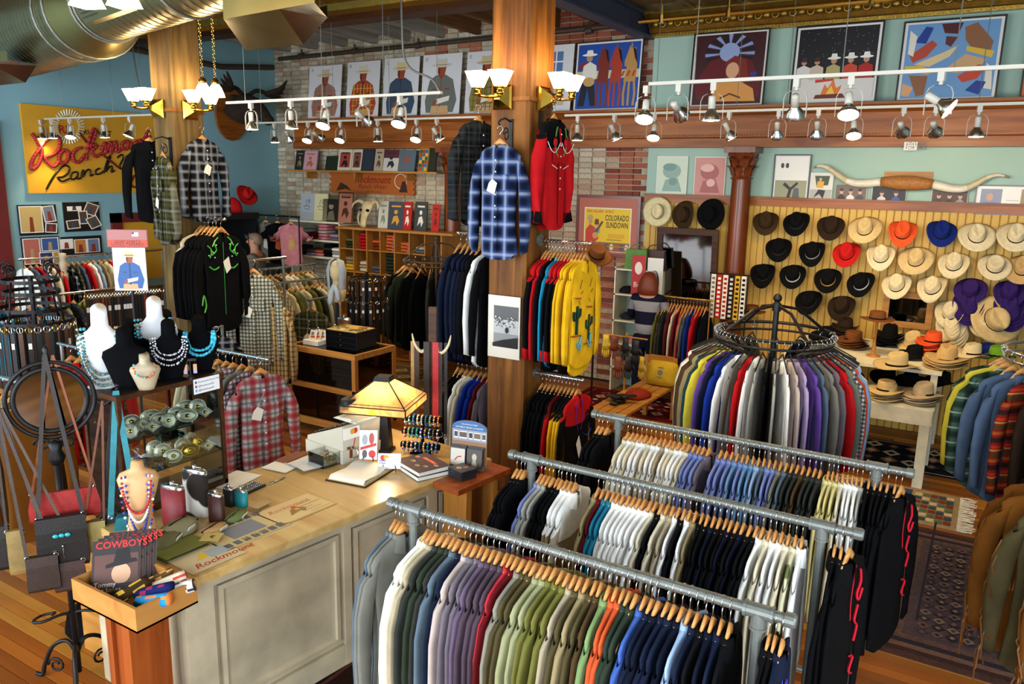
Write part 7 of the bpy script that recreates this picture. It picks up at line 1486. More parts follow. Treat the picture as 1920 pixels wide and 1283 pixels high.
# small frames on the blue wall
def lframe(px0, py0, px1, py1, label, fn, fr='16161A', d=.02):
    a, b = PX(px0, (py0+py1)/2, WX+d), PX(px1, (py0+py1)/2, WX+d); mx = (px0+px1)/2; zt_, zb_ = PX(mx, py0, WX+d).z, PX(mx, py1, WX+d).z; w, h = b.y-a.y, zt_-zb_
    o = thing('framed_collage', label, 'picture frame', (WX+d, (a.y+b.y)/2, zb_), math.pi/2); MB().col(fr).box((-w/2, 0, 0), (w/2, .02, h)).build('backing', 'gloss', o); p = Print(w, h); fn(p); p.build(o); return o
def collage(seed, items):
    def f(p):
        for c, u0, v0, u1, v1, a in items:
            cu, cv = (u0+u1)/2, (v0+v1)/2; R_ = lambda u, v: (cu+(u-cu)*math.cos(a)-(v-cv)*math.sin(a), cv+(u-cu)*math.sin(a)+(v-cv)*math.cos(a))
            p.poly('E8E6E0', [R_(u0, v0), R_(u1, v0), R_(u1, v1), R_(u0, v1)]); k = .03; p.poly(c, [R_(u0+k, v0+k), R_(u1-k, v0+k), R_(u1-k, v1-k), R_(u0+k, v1-k)]); p.poly(['8A3A2A', '3A4A5A', 'B09A6A'][seed % 3], [R_(cu-.06, v0+k), R_(cu+.06, v0+k), R_(cu+.04, cv+.08), R_(cu-.04, cv+.08)])
    return f
lframe(35, 384, 107, 441, 'framed collage with an old yellow certificate on the blue wall', collage(0, [('C9B070', .02, .08, .62, .96, 0), ('7A8090', .64, .42, .96, .96, .1), ('4A3A38', .66, .06, .98, .38, -.1)])); lframe(120, 379, 187, 434, 'black framed collage of tilted snapshots on the blue wall', collage(1, [('EDEAE4', .1, .70, .5, .86, 0), ('6A4A3A', .58, .55, .95, .95, -.4), ('5A3A2A', .40, .25, .66, .70, .05), ('4A3A2A', .05, .10, .42, .40, .1), ('5A4A3A', .64, .10, .98, .50, .4)]))
lframe(42, 444, 113, 500, 'framed collage of red and blue magazine covers on the blue wall', collage(2, [('B86A60', .02, .1, .48, .96, 0), ('3A5A9A', .5, .5, .98, .96, 0), ('2A3A7A', .42, .06, .8, .48, 0), ('B89A4A', .78, .04, .98, .48, 0)])); lframe(116, 443, 191, 480, 'low wide framed print with a white card on the blue wall', collage(0, [('C08040', .30, .15, .62, .85, 0), ('6A7AA0', .62, .15, .95, .85, 0), ('EDEAE4', -.05, .4, .28, .9, 0)]))
# poster on a stand among the belts
o = thing('poster_stand', 'standing poster of a cowboy in a blue shirt below a red notice', 'poster', CAM+ray(247, 545)*6.6, math.radians(40)); MB().col('C9C6C0').box((-.13, 0, 0), (.13, .01, .36)).build('poster_board', 'print', o); p = Print(.26, .36); cowboy('', '2E5A9A', '1E3A6A', 'D8C890')(p); p.build(o)
q = MB().col('8A4A48').box((-.16, -.01, .365), (.16, .0, .51)).build('notice_board', 'print', o); p = Print(.32, .145); p.rect('A86A66', .02, .3, .98, .97); p.rect('C0452E', .02, .03, .98, .42); p.text('3A1A14', 'SNAP SHIRTS', .5, .24, .035, center=True); p.text('3A1A14', 'LONG TAPERED', .5, .08, .035, center=True); p.rect('E8E4E0', .62, .62, .78, .85); p.rect('3A4A8A', .62, .74, .68, .85); e = p.build(q); e.location = (0, -.0105, .365)
MB().cyl((0, .02, .0), (0, .02, -o.location.z), .012, n=8).build('stand_pole', 'iron', o)
# ------------------------------------------------------------------ shelves on the brick wall
o = thing('book_shelf_board', 'thin wooden wall shelf of leaning books on the brick wall', 'shelf', (0, 0, 0)); bz = 2.93
MB().box((-10.68, 9.86, bz-.03), (-7.42, WY-.01, bz)).build('board', 'oak', o)
for x in (-10.3, -9.2, -8.1): MB().box((x, 9.95, bz-.14), (x+.03, WY-.01, bz-.03)).build('bracket', 'oak', o)
def star(p): p.disc('D8C080', .5, .5, .2, .15)
def rider(c): return lambda p: (p.poly(c, ((.25, .15), (.35, .45), (.6, .5), (.75, .3), (.6, .12), (.5, .3))), p.disc(c, .5, .62, .12, .08), p.rect(c, .2, .8, .8, .86))
for i, (x0, x1, y0, c, fn, nm) in enumerate(((552, 568, 281, '22242A', rider('8A7A3A'), 'dark book with a gold figure'), (567, 592, 282, 'C79AA0', rider('B8603A'), 'pink book with a small rider'), (609, 632, 292, '1C2A1A', None, 'dark green book lying low'), (632, 657, 279, 'D8CCB0', lambda p: (p.rect('A8443A', .12, .15, .88, .85), rider('1E1A18')(p)), 'cream book with a red rider print'), (658, 676, 279, 'D8CCB0', lambda p: (p.rect('8A4A3A', .12, .15, .88, .85), rider('3A2A20')(p)), 'second cream book with a rider print'), (676, 698, 279, '2E3440', None, 'dark slate book'), (700, 716, 278, 'B0A488', rider('6A3A2A'), 'tan book with brown lettering'), (717, 745, 280, 'C9C4BC', lambda p: (p.rect('5A2A34', 0, .62, 1, 1), rider('2A2A2E')(p)), 'white book with a maroon top and a horse'), (746, 776, 280, '5A6872', lambda p: p.disc('A84A2A', .45, .55, .14, .16), 'blue grey book with an orange oval'), (783, 800, 277, 'B08A3A', lambda p: [p.rect(['B03A2A', '3A6A9A', 'D8B040', '2A5A3A'][k % 4], .05+.3*(k % 3), .05+.15*(k//3), .33+.3*(k % 3), .19+.15*(k//3)) for k in range(18)], 'patchwork covered book'), (803, 815, 276, '2A2A1E', None, 'narrow dark book at the shelf end'))):
    picture('leaning_book', nm+' on the thin wall shelf', 'book', x0, y0, x1, 316, 9.97, fn or (lambda p: None), base=bz+.001, tilt=.2, t=.025, ground=c)
sgn_ = picture('carved_sign', 'scalloped orange wooden sign with red script on the bricks', 'sign', 622, 322, 774, 364, WY-.06, lambda p: (p.text('8A1E14', 'Rockmount', .30, .50, .17, shear=.35, bold=.02, width=.45), p.text('5A2410', 'Ranch Wear', .34, .24, .11, shear=.35, width=.36), p.text('3A1A0A', 'DENVER COLO.', .44, .06, .05), p.line('E0D8C8', [(.86+.07*math.cos(a), .6+.32*math.sin(a)) for a in [k*.4 for k in range(17)]], .014), p.poly('3A2010', ((.06, .1), (.12, .5), (.2, .35), (.26, .12), (.18, .2))), p.poly('3A2010', ((.84, .12), (.94, .12), (.92, .6), (.88, .6)))), ground='A8591E', t=.04)
for k in range(5):
    for s_ in (0, 1): q = MB().col('A8591E').lathe([(.001, 0), (.04, .001), (.04, .039), (.001, .04)], 10, axis='y').build('scallop', 'print', sgn_); w_ = abs(PY(774, 364, WY-.06).x-PY(622, 364, WY-.06).x); q.location = ((-w_/2, w_/2)[s_], 0, .05+.09*k)
# cubby unit
CX = [PY(x, 440, 9.55).x for x in (636, 662, 687, 712, 739, 767, 796)]; CTp = 2.0
cu = thing('cubby_shelf', 'orange brown wooden cubby shelf filled with folded shirts', 'shelf', (0, 0, 0))
MB().box((CX[0]-.03, 9.5, CTp), (-6.85, WY-.01, CTp+.035)).build('top_board', 'oak', cu)
for x in CX: MB().box((x-.011, 9.55, 0), (x+.011, WY-.02, CTp)).build('divider', 'oak_up', cu)
ROW = (1.69, 1.32, .95, .58)
for z in ROW: MB().box((CX[0], 9.56, z-.02), (CX[-1], WY-.02, z)).build('shelf_board', 'oak', cu)
MB().box((CX[0], WY-.03, 0), (CX[-1], WY-.012, CTp)).build('back_board', 'oak', cu); MB().box((CX[-1]+.3, 9.55, 0), (CX[-1]+.33, WY-.02, CTp)).build('end_board', 'oak_up', cu)
ws = thing('white_wall_shelf', 'cream painted wall shelving of folded shirts beside the cubbies', 'shelf', (0, 0, 0))
for z in (2.09, 1.78, 1.5, .75): MB().box((-10.4, 9.62, z-.03), (-9.24, WY-.01, z)).build('shelf_board', 'white_paint', ws)
for x in (-10.4, -9.27): MB().box((x, 9.64, 0), (x+.03, WY-.01, 2.07)).build('side_board', 'white_paint', ws)
m = MB(); n = 16; ring = lambda k, z: [(.5*k*sgn(math.cos(a))*abs(math.cos(a))**.35, .5*k*sgn(math.sin(a))*abs(math.sin(a))**.35, z) for a in [2*math.pi*(i+.5)/n for i in range(n)]]
m.grid([ring(.92, 0), ring(1, .3), ring(.98, .75), ring(.85, 1)], True, True, True); q = m.build('folded_shirt', 'fabric', smooth=True); FM = q.data; bpy.data.objects.remove(q)
m = MB(); rr = random.Random(9); m.grid([ring(.92, 0), ring(1, .3), ring(.98, .75), ring(.85, 1)], True, True, True); m.c = [hx(rr.choice(['C8452A', 'D8A030', 'E0DCD0', '4A7AA0', 'B0602A'])) for _ in m.f]; q = m.build('folded_shirt', 'fabric_col', smooth=True); FP = q.data; bpy.data.objects.remove(q)
def fold(x, y, z, w, d, cols, where, th=.052):
    for i, c in enumerate(cols):
        o = put('folded_shirt', FP if c == 'pat' else FM, None, (x+rg.uniform(-.012, .012), y+rg.uniform(-.01, .01), z+.001+th*i), rg.uniform(-.08, .08), label='%s folded shirt, %s up in %s' % (('patterned' if c == 'pat' else COL[c][0]), nth(i+1), where), cat='folded shirt', group='folded shirts on the shelves', color=COL[c][1] if c in COL else None); o.scale = (w, d, th*.97)
for i, cs in enumerate(('fst fst olv', 'red red red red crs', 'rus rus org', 'pat pat pat pat pat', 'pat pat pat', 'slb lgr')): fold((CX[i]+CX[i+1])/2, 9.75, ROW[0], .19, .28, cs.split(), 'the %s upper cubby' % nth(i+1))
for i, cs in enumerate(('gol gol tan tan', 'crm bge crm', 'den slb', 'lgn lgn fst lgn fst lgn', 'nvy', 'chr gry')): fold((CX[i]+CX[i+1])/2, 9.75, ROW[1], .19, .28, [{'lgn': 'fst'}.get(c, c) for c in cs.split()], 'the %s second row cubby' % nth(i+1), .055)
for x, cs, z, nm in ((-10.15, 'pbl lgr pbl', 1.78, 'first pile of the upper white shelf'), (-9.95, 'drd drd', 1.78, 'second pile of the upper white shelf'), (-9.68, 'pnk pnk ppk pnk pnk pnk', 1.78, 'third pile of the upper white shelf'), (-9.42, 'mve lav', 1.78, 'fourth pile of the upper white shelf'), (-10.22, 'drk brn chr', 1.5, 'first pile of the lower white shelf'), (-9.98, 'lav pur', 1.5, 'second pile of the lower white shelf'), (-9.78, 'pnk org', 1.5, 'third pile of the lower white shelf'), (-9.58, 'blk blk chr blk', 1.5, 'fourth pile of the lower white shelf'), (-9.38, 'wht lgr wht', 1.5, 'fifth pile of the lower white shelf'), (-10.1, 'wht pnk lgr', .75, 'first pile of the bottom white shelf'), (-9.7, 'blk blk', .75, 'second pile of the bottom white shelf')): fold(x, 9.8, z, .20, .28, cs.split(), 'the '+nm)
def wordy(c): return lambda p: (p.text(c, '19', .3, .6, .12, shear=.2), p.line(c, [(.25, .5), (.5, .55), (.7, .48)], .012), p.line(c, [(.3, .42), (.7, .4)], .008))
for x0, x1, y0, y1, c, fn, lab, bs in ((562, 588, 362, 411, 'A8AEB4', wordy('4A4E55'), 'pale grey shirt board on the white shelf', 2.091), (588, 612, 363, 411, 'D8CFA0', wordy('6A6448'), 'cream shirt board on the white shelf', 2.091), (604, 632, 373, 413, '17150F', lambda p: (p.disc('8A8268', .55, .68, .16, .14), p.poly('6A6450', ((.3, .05), (.4, .42), (.7, .5), (.85, .05))), p.disc('1A1A14', .6, .8, .2, .06)), 'dark portrait board on the white shelf', 2.091), (632, 660, 360, 413, 'A8705A', lambda p: (p.rect('3A2014', 0, 0, .06, 1), p.rect('3A2014', .94, 0, 1, 1), p.rect('3A2014', 0, .95, 1, 1), p.text('5A2A1A', 'RODEO', .2, .82, .08), rider('4A2418')(p)), 'brown framed rodeo poster on the white shelf', 2.091), (708, 726, 377, 421, 'C4C4B8', rider('7A8A6A'), 'white shirt board beside the skull', 2.036), (726, 755, 378, 424, '3A4452', rider('C9963A'), 'slate shirt board with a yellow figure', 2.036), (754, 770, 378, 426, 'A81C1A', rider('E4DCC8'), 'red shirt board with a white rider', 2.036), (776, 798, 378, 427, '343C3E', rider('E4DCC8'), 'dark grey shirt board with a white rider', 2.036), (808, 822, 383, 428, 'B02018', rider('6A0E0C'), 'narrow red shirt board at the cubby end', 2.036)):
    picture('shirt_board', lab, 'shirt board', x0, y0, x1, y1, 9.72, fn, base=bs, tilt=.12, t=.015, ground=c)
# cattle skull
p = PY(690, 415, 9.68); o = thing('cattle_skull', 'bleached cattle skull with curved horns on the cubby shelf', 'skull', (p.x, 9.68, 2.037), -.25)
m = MB(); rows = []
for t_, a, b, yo in ((0, .05, .03, -.10), (.08, .065, .045, -.11), (.22, .06, .055, -.08), (.36, .10, .07, -.03), (.46, .12, .08, 0), (.54, .10, .07, .02), (.58, .04, .03, .03)): rows.append([(a*math.cos(q), yo+b*math.sin(q), t_) for q in [2*math.pi*i/16 for i in range(16)]])
m.grid(rows, True, True, True); m.build('cranium', 'bone', o, smooth=True)
for s_ in (-1, 1): MB().tube(spline([(s_*.08, .02, .5), (s_*.20, .0, .56), (s_*.30, -.04, .50), (s_*.31, -.08, .40)], 5), [.045, .044, .042, .04, .038, .036, .034, .03, .027, .024, .021, .018, .014, .010, .007, .004], 10).build('horn', 'bone', o, smooth=True); MB().ball((s_*.075, -.075, .37), .032, 10, 6).build('eye_socket', 'velvet', o, smooth=True)
o.scale = (1.15, .85, .74)
MB().torus((-.13, -.02, .18), .13, .012, 'y', 24, 6, .8, 1.3).torus((-.11, -.04, .16), .11, .012, 'y', 24, 6, .8, 1.3).build('rawhide_coil', 'bone', o, smooth=True)
# tee shirts on a rail
TS = [garment_data(70, Ln=.66, sw=.21, th=.03, n=20, fold=.008, spread=.06, sl=.20, wide=1.45, name='tee_shirt')]
o = thing('tee_rail', 'black rail of three tee shirts in the corner', 'clothes rail', (0, 0, 0)); MB().tube([(-10.75, 9.2, 2.17), (-9.7, 9.2, 2.17)], .014, 8).build('rail', 'iron', o); MB().cyl((-9.72, 9.2, 0), (-9.72, 9.2, 2.17), .014, n=8).cyl((-10.73, 9.2, 0), (-10.73, 9.2, 2.17), .014, n=8).build('uprights', 'iron', o)
for x, c, fn, lab in ((498, 'gry', 'D8D8D4', 'grey tee shirt with a white bronco print'), (520, 'blk', 'C8602A', 'black tee shirt with an orange print'), (545, 'pnk', 'C9A060', 'pink tee shirt with a small figure print')):
    p = PY(x, 410, 9.2); t_ = hang(c, (p.x, 9.2, 2.185), .75, lab, 'wooden hanger of the '+lab[:lab.index(' tee')+10], sets=TS, cat='tee shirt', name='tee_shirt', idx=0, scale=(1, 1, 1.0)); decal(t_, 'chest_print', lambda m: (m.col(fn).poly([(-.05, -.037, -.55), (.02, -.04, -.58), (.07, -.037, -.45), (.03, -.04, -.36), (-.03, -.04, -.40)]), m.poly([(-.03, -.041, -.35), (.03, -.041, -.35), (.0, -.041, -.29)])))
# dark cabinet in the corner with red things on top
o = thing('dark_wardrobe', 'tall black open fronted wardrobe against the blue wall', 'wardrobe', (WX+.03, 7.75, 0)); w_ = 1.25
for lo, hi in (((0, 0, 0), (.7, .05, 2.2)), ((0, w_, 0), (.7, w_+.05, 2.2)), ((0, 0, 2.12), (.74, w_+.05, 2.22)), ((0, 0, 0), (.02, w_+.05, 2.2)), ((0, 0, 0), (.7, w_+.05, .08))): MB().box(lo, hi).build('panel', 'black_plastic', o)
hat('w', 'red', PX(462, 366, -10.75), (.9, .35, 1.2), 'red felt hat propped on the black wardrobe'); 
m = MB(); m.col('B81C1A'); n=12; m.grid([[(.16*k*math.cos(a)*(1+.15*math.sin(3*a)), .13*k*math.sin(a), z) for a in [2*math.pi*i/n for i in range(n)]] for z, k in ((0, 1), (.08, 1.05), (.18, .8), (.24, .3))], True, True, True); p = PX(436, 398, -10.75); m.build('red_bandana', 'fabric_col', smooth=True, label='crumpled red and white bandanas on the black wardrobe', cat='bandana', loc=(p.x, p.y, 2.221))
# moose head
p = PX(432, 216, WX+.04); o = thing('moose_head', 'dark mounted moose head with antlers on the blue wall', 'mounted head', (WX+.02, p.y, p.z), math.pi/2)
m = MB(); m.prism([(.34*math.sin(a)*(1 if abs(a) < 2 else .9), .42*math.cos(a)) for a in [2*math.pi*i/16 for i in range(16)]], 0, -.05); m.build('plaque', 'mahogany', o)
m = MB(); m.tube([(0, -.24, -.02), (0, -.30, .06), (.0, -.45, .16), (.0, -.62, .12), (.0, -.80, .0), (.0, -.90, -.08)], [.26, .25, .19, .15, .115, .09], 14); m.ball((0, -.93, -.10), .10, 12, 8, 1, 1, .85); m.tube([(0, -.5, 0), (.0, -.5, -.16), (0, -.48, -.28)], [.05, .05, .015], 8); m.build('head', 'moose_fur', o, smooth=True) if 'moose_fur' in MATS else (surf('moose_fur', '2A1E12', .9, var=.3, vscale=18, bump=.5, bscale=60), m.build('head', 'moose_fur', o, smooth=True))
for s_ in (-1, 1):
    m = MB(); m.tube(spline([(s_*.08, -.42, .32), (s_*.22, -.45, .40), (s_*.40, -.50, .36)], 4), .035, 8)
    for k in range(5): a = -.3+.35*k; m.tube(spline([(s_*.36, -.50, .36), (s_*(.48+.05*math.cos(a)), -.52-.04*k, .36+.10*math.sin(a)), (s_*(.58+.08*math.cos(a)), -.54-.05*k, .40+.22*math.sin(a))], 4), [.045, .045, .042, .04, .035, .03, .025, .018, .008], 6)
    m.build('antler', 'moose_fur', o, smooth=True); MB().ball((s_*.17, -.34, .26), .07, 8, 5, 1.3, .4, .7).build('ear', 'moose_fur', o, smooth=True)
# ------------------------------------------------------------------ belts
def strap_mesh(ln):
    m = MB(); m.box((-.018, -.002, -ln), (.018, .002, 0)); m.grid([[(-.018, -.002, -ln), (.018, -.002, -ln), (.018, .002, -ln), (-.018, .002, -ln)], [(-.004, -.002, -ln-.03), (.004, -.002, -ln-.03), (.004, .002, -ln-.03), (-.004, .002, -ln-.03)]], True, False, True); q = m.build('belt', 'leather'); d1 = q.data; bpy.data.objects.remove(q); return d1
BL = strap_mesh(.85); m = MB(); m.torus((0, -.004, .02), .024, .005, 'y', 12, 5, 1, 1.1); m.box((-.003, -.006, .0), (.003, -.002, .04)); q = m.build('buckle', 'chrome'); BB = q.data; bpy.data.objects.remove(q)
BCOL = ['14100E', '2A1A12', '1A1614', '3A2216', '0E0E10', '4A2A16', '5A2A12', '241A16']
def belt(loc, rz, label, group, c=None, s=1, gold=False):
    o = put('belt', BL, None, loc, rz, label=label, cat='belt', group=group, color=c or rg.choice(BCOL)); o.scale = (1, 1, s); q = put('buckle', BB, o)
    if gold: q.material_slots[0].link = 'OBJECT'; q.material_slots[0].material = MATS['brass']
    if rg.random() < (.9 if s < 1 else .4): MB().col('E6E2DA').box((-.013, -.006, -.14), (.013, -.005, -.09)).build('price_tag', 'print', o)
bc = PZ(66, 610, 1.52); o = thing('belt_carousel', 'black iron belt carousel with scroll top and curved bands', 'belt rack', (bc.x, bc.y, 0)); z0 = 1.55
MB().cyl((0, 0, .03), (0, 0, 1.95), .02, n=10).lathe([(.22, 0), (.22, .03), (.02, .05)], 20).build('pole', 'iron', o)
for z, R in ((z0, .30), (1.66, .27), (1.80, .22), (1.90, .22)):
    m = MB(); m.lathe([(R, z), (R, z+.03), (R-.006, z+.03), (R-.006, z)], 28, cap0=False, cap1=False); m.build('band', 'iron', o)
for k in range(4): a = math.pi/2*k+.4; MB().tube([(.29*math.cos(a), .29*math.sin(a), z0), (.22*math.cos(a), .22*math.sin(a), 1.92)], .009, 6).tube([(.22*math.cos(a)+.07*math.cos(q)*(1-q/16)*math.cos(a), .22*math.sin(a)+.07*math.cos(q)*(1-q/16)*math.sin(a), 2.0+.07*math.sin(q)*(1-q/16)) for q in [j*.5 for j in range(22)]], .008, 5).build('scroll_bar', 'iron', o, smooth=True)
for k in range(30): a = 2*math.pi*k/30; belt((bc.x+.31*math.cos(a), bc.y+.31*math.sin(a), z0-.04), a+math.pi/2, 'leather belt, %s round the iron carousel' % nth(k+1), 'belts on the iron carousel', gold=k % 3 == 0)
b0, b1 = PZ(160, 556, 1.62), PZ(305, 543, 1.62); o = thing('belt_board', 'dark wooden belt rack with a row of hooks below the cowboy poster', 'belt rack', (0, 0, 0)); dv = (b1-b0); MB().hexa([b0+V(0, 0, 0), b1+V(0, 0, 0), b1+V(-.03, .03, 0), b0+V(-.03, .03, 0), b0+V(0, 0, .05), b1+V(0, 0, .05), b1+V(-.03, .03, .05), b0+V(-.03, .03, .05)]).build('rail', 'dark_wood', o)
for t_ in (.35, .97): q = b0.lerp(b1, t_); MB().box((q.x-.03, q.y, 0), (q.x, q.y+.03, 1.66)).build('upright', 'maroon_paint', o)
for k in range(26): q = b0.lerp(b1, (k+.5)/26); belt((q.x+.03, q.y-.02, 1.60), math.atan2(dv.y, dv.x), 'leather belt, %s along the belt rack below the poster' % nth(k+1), 'belts below the cowboy poster', c='7A3216' if k in (5, 19) else None, gold=k % 4 == 0)
tw = PZ(688, 522, 1.62); o = thing('necklace_tower', 'tall rotating tower of hanging belts and bolo ties', 'belt rack', (tw.x, tw.y, 0)); MB().cyl((0, 0, 0), (0, 0, 1.7), .02, n=10).torus((0, 0, 1.62), .22, .010, n=24, k=6).torus((0, 0, 1.35), .24, .010, n=24, k=6).lathe([(.25, 0), (.25, .03), (.02, .05)], 18).build('frame', 'iron', o)
for r_, z in ((.22, 1.6), (.25, 1.33)):
    for k in range(18): a = 2*math.pi*k/18; belt((tw.x+r_*math.cos(a), tw.y+r_*math.sin(a), z), a+math.pi/2, 'bolo tie cord, %s round the %s ring of the tower' % (nth(k+1), 'upper' if z > 1.5 else 'lower'), 'bolo ties on the tower', c=rg.choice(['0E0E10', '1A1412', '2A2420']), s=.75, gold=k % 2 == 0)
# bust wearing a pale scarf
p = CAM+ray(632, 560)*9.2; o = thing('scarf_bust', 'bust wearing a knotted pale blue silk scarf', 'bust', (p.x, p.y, 0), .5); h0 = p.z
MB().lathe([(.15, 0), (.15, .02), (.02, .04), (.02, h0-.05)], 14).build('stand', 'iron', o); MB().lathe([(.02, h0-.05), (.10, h0-.02), (.11, h0+.1), (.05, h0+.18), (.05, h0+.22), (.09, h0+.28), (.10, h0+.36), (.06, h0+.43), (.001, h0+.45)], 16).build('head_form', 'bone', o, smooth=True)
m = MB(); m.col('A9B4C0'); rows = [[(.115*math.cos(a)*k, .115*math.sin(a)*k, z) for a in [math.radians(-60+300*i/16) for i in range(17)]] for z, k in ((h0+.12, .9), (h0+.22, .95), (h0+.34, 1.02), (h0+.44, .75), (h0+.47, .2))]; m.grid(rows); m.tube(spline([(.0, -.11, h0+.17), (-.03, -.13, h0+.08), (-.05, -.13, h0-.06)], 4), [.03, .028, .026, .03, .034, .036, .034, .03, .01], 8).tube(spline([(.0, -.11, h0+.17), (.04, -.13, h0+.09), (.05, -.12, h0-.01)], 4), [.03, .028, .026, .028, .03, .03, .028, .024, .01], 8); m.build('scarf', 'fabric_col', o, smooth=True)
# wooden strap stand with horn hooks at the far end of the counter
p = PX(812, 576, -3.55); o = thing('strap_stand', 'dark wooden post with horn hooks and hanging leather straps', 'stand', (p.x, p.y, 0), .4); MB().box((-.03, -.025, 0), (.03, .025, p.z)).box((-.16, -.16, 0), (.16, .16, .03)).build('post', 'dark_wood', o)
for s_ in (-1, 1): MB().tube(spline([(s_*.03, -.02, p.z-.30), (s_*.08, -.04, p.z-.34), (s_*.13, -.05, p.z-.28), (s_*.15, -.05, p.z-.20)], 4), [.016, .016, .015, .015, .014, .013, .012, .011, .010, .009, .008, .006, .004], 8).build('horn_hook', 'bone', o, smooth=True)
for k, (x, c, ln) in enumerate(((-.10, '2A1A16', .7), (-.02, '1A1614', .75), (.05, 'A81C22', .62), (.09, '16161A', .7), (.13, '0E0E12', .72), (-.13, 'A07A42', .4))):
    q = put('leather_strap', BL, None, (p.x+x*.92, p.y+x*.39-.05, p.z-.26), .4, label='%s hanging from the strap stand' % ('dark brown leather strap', 'black leather strap', 'red leather strap', 'thin black lead', 'second thin black lead', 'short tan leather strap')[k], cat='strap', color=c); q.scale = (1.3 if k < 3 else .7, 1, ln/.85); put('clip', BB, q).location.z = -.9
# ------------------------------------------------------------------ rugs
def rug(x0, y0, x1, y1, base, label, fn, th=.007):
    w, d = x1-x0, y1-y0; o = thing('rug', label, 'rug', ((x0+x1)/2, (y0+y1)/2, 0)); MB().col(base).box((-w/2, -d/2, .001), (w/2, d/2, th)).build('pile', 'carpet', o); p = Print(w, d, 0); fn(p); p.mb.map(lambda v: V(v.x, v.z-d/2, th+.0003-v.y)).build('pattern', 'carpet', o); return o
def border(p, cs, w0=.03, st=.025):
    for i, c in enumerate(cs): k = w0+st*i; p.rect(c, k, k, 1-k, 1-k)
def diamonds(p, cs, nx, ny, u0=.15, v0=.15, u1=.85, v1=.85):
    for i in range(nx):
        for j in range(ny): u, v = u0+(u1-u0)*(i+.5)/nx, v0+(v1-v0)*(j+.5)/ny; a, b = (u1-u0)/nx*.46, (v1-v0)/ny*.46; c = cs[(i+j) % len(cs)]; p.poly(c, ((u-a, v), (u, v-b), (u+a, v), (u, v+b))); p.poly(cs[(i+j+1) % len(cs)], ((u-a*.5, v), (u, v-b*.5), (u+a*.5, v), (u, v+b*.5)))
rug(-.62, 5.0, 2.6, 7.18, '4A3430', 'large faded brown and slate Persian rug on the open floor', lambda p: (border(p, ['3A2A2A', '6A4E46', '2E2A34', '5A4440', '4A3E44']), diamonds(p, ['3A3440', '6A5048', '2A2630', '7A6458'], 26, 16), [p.rect('5A4440' if k % 2 else '2E2A34', .15+.1*k, .1, .155+.1*k, .9) for k in range(8)]))
k_ = rug(-1.3, 7.26, .02, 8.12, 'A89474', 'blue and tan kilim rug with white fringe before the hat table', lambda p: (p.rect('9A8464', .0, .0, 1, 1), p.rect('2E4A78', .38, .06, .70, .94), p.poly('C9B890', ((.46, .30), (.62, .30), (.62, .72), (.46, .72))), p.rect('8A3A2A', .50, .40, .58, .62), [p.poly(['7A3A2A', '3A4A5A', 'C9B890', '5A6A5A'][(i+j) % 4], ((.72+.05*i, .08+.12*j), (.765+.05*i, .08+.12*j), (.765+.05*i, .17+.12*j), (.72+.05*i, .17+.12*j))) for i in range(5) for j in range(7)], diamonds(p, ['7A3A2A', '2E4A78', 'C9B890'], 3, 4, .02, .05, .36, .95)))
m = MB(); m.col('D8CFBC')
for i in range(40): y = -.42+.84*i/39; m.tube([(.66, y, .004), (.72, y+rg.uniform(-.02, .02), .004), (.77+rg.uniform(0, .03), y+rg.uniform(-.03, .03), .004)], .005, 4)
m.build('fringe', 'carpet', k_, kind='stuff')
rug(-2.6, 8.62, .25, 9.55, '1E2030', 'dark blue and cream patterned rug under the hat table', lambda p: (border(p, ['14161E', 'B8AE9A', '1A1C2A'], .02, .02), diamonds(p, ['C9BFA8', '2A2C3E', '8A6A54'], 12, 3, .08, .1, .92, .9)))
rug(-4.6, 8.75, -3.0, 9.75, '6A1A1C', 'red Persian rug under the woman in stripes', lambda p: (border(p, ['3A1418', '8A2A26', '4A1418']), diamonds(p, ['A03A30', '2A2438', 'C9A888'], 6, 4)))
rug(-3.6, 1.0, -2.55, 3.9, '2A1814', 'dark brown runner rug before the counter', lambda p: (border(p, ['1A100E', '4A2A20', '22140F']), diamonds(p, ['3A2018', '5A3A2A', '1E1210'], 3, 9))).location.x = -2.5
rug(-9.0, 7.3, -6.2, 9.3, '8A7444', 'faded gold rug in front of the cubby shelf', lambda p: (border(p, ['6A4A2A', 'A08A54', '7A5A34']), diamonds(p, ['9A8450', '7A4A30', 'B09A64'], 7, 5)))
# ------------------------------------------------------------------ bench, gloves and shelf near the woman
o = thing('wooden_bench', 'honey coloured wooden bench with gloves and a scarf on it', 'bench', (-3.28, 8.0, 0)); 
for i in range(4): MB().box((-.22+.11*i, -.95, .42), (-.12+.11*i, .95, .45)).build('seat_slat', 'oak', o)
for x in (-.2, .16):
    for y in (-.92, .87): MB().box((x, y, 0), (x+.05, y+.05, .42 if y < 0 else .78)).build('leg', 'oak_up', o)
MB().box((-.2, .88, .70), (.21, .92, .78)).build('end_rail', 'oak', o)
def glove(p, c, label):
    o = put('work_glove', GLV, None, p, rg.uniform(-.5, .5), label=label, cat='glove', group='gloves at the bench', color=c)
m = MB(); m.grid([[(.05*k*math.cos(a), .014*math.sin(a), z) for a in [2*math.pi*i/10 for i in range(10)]] for z, k in ((0, .85), (-.06, .8), (-.12, 1), (-.18, 1))], True, True, True)
for i in range(4): m.tube([(-.036+.024*i, 0, -.17), (-.038+.026*i, 0, -.22-.02*(i in (1, 2))), (-.038+.026*i, -.005, -.255-.02*(i in (1, 2)))], [.012, .011, .008], 6)
m.tube([(.045, 0, -.10), (.07, 0, -.14), (.075, 0, -.18)], [.014, .013, .009], 6); q = m.build('work_glove', 'leather', smooth=True); GLV = q.data; bpy.data.objects.remove(q)
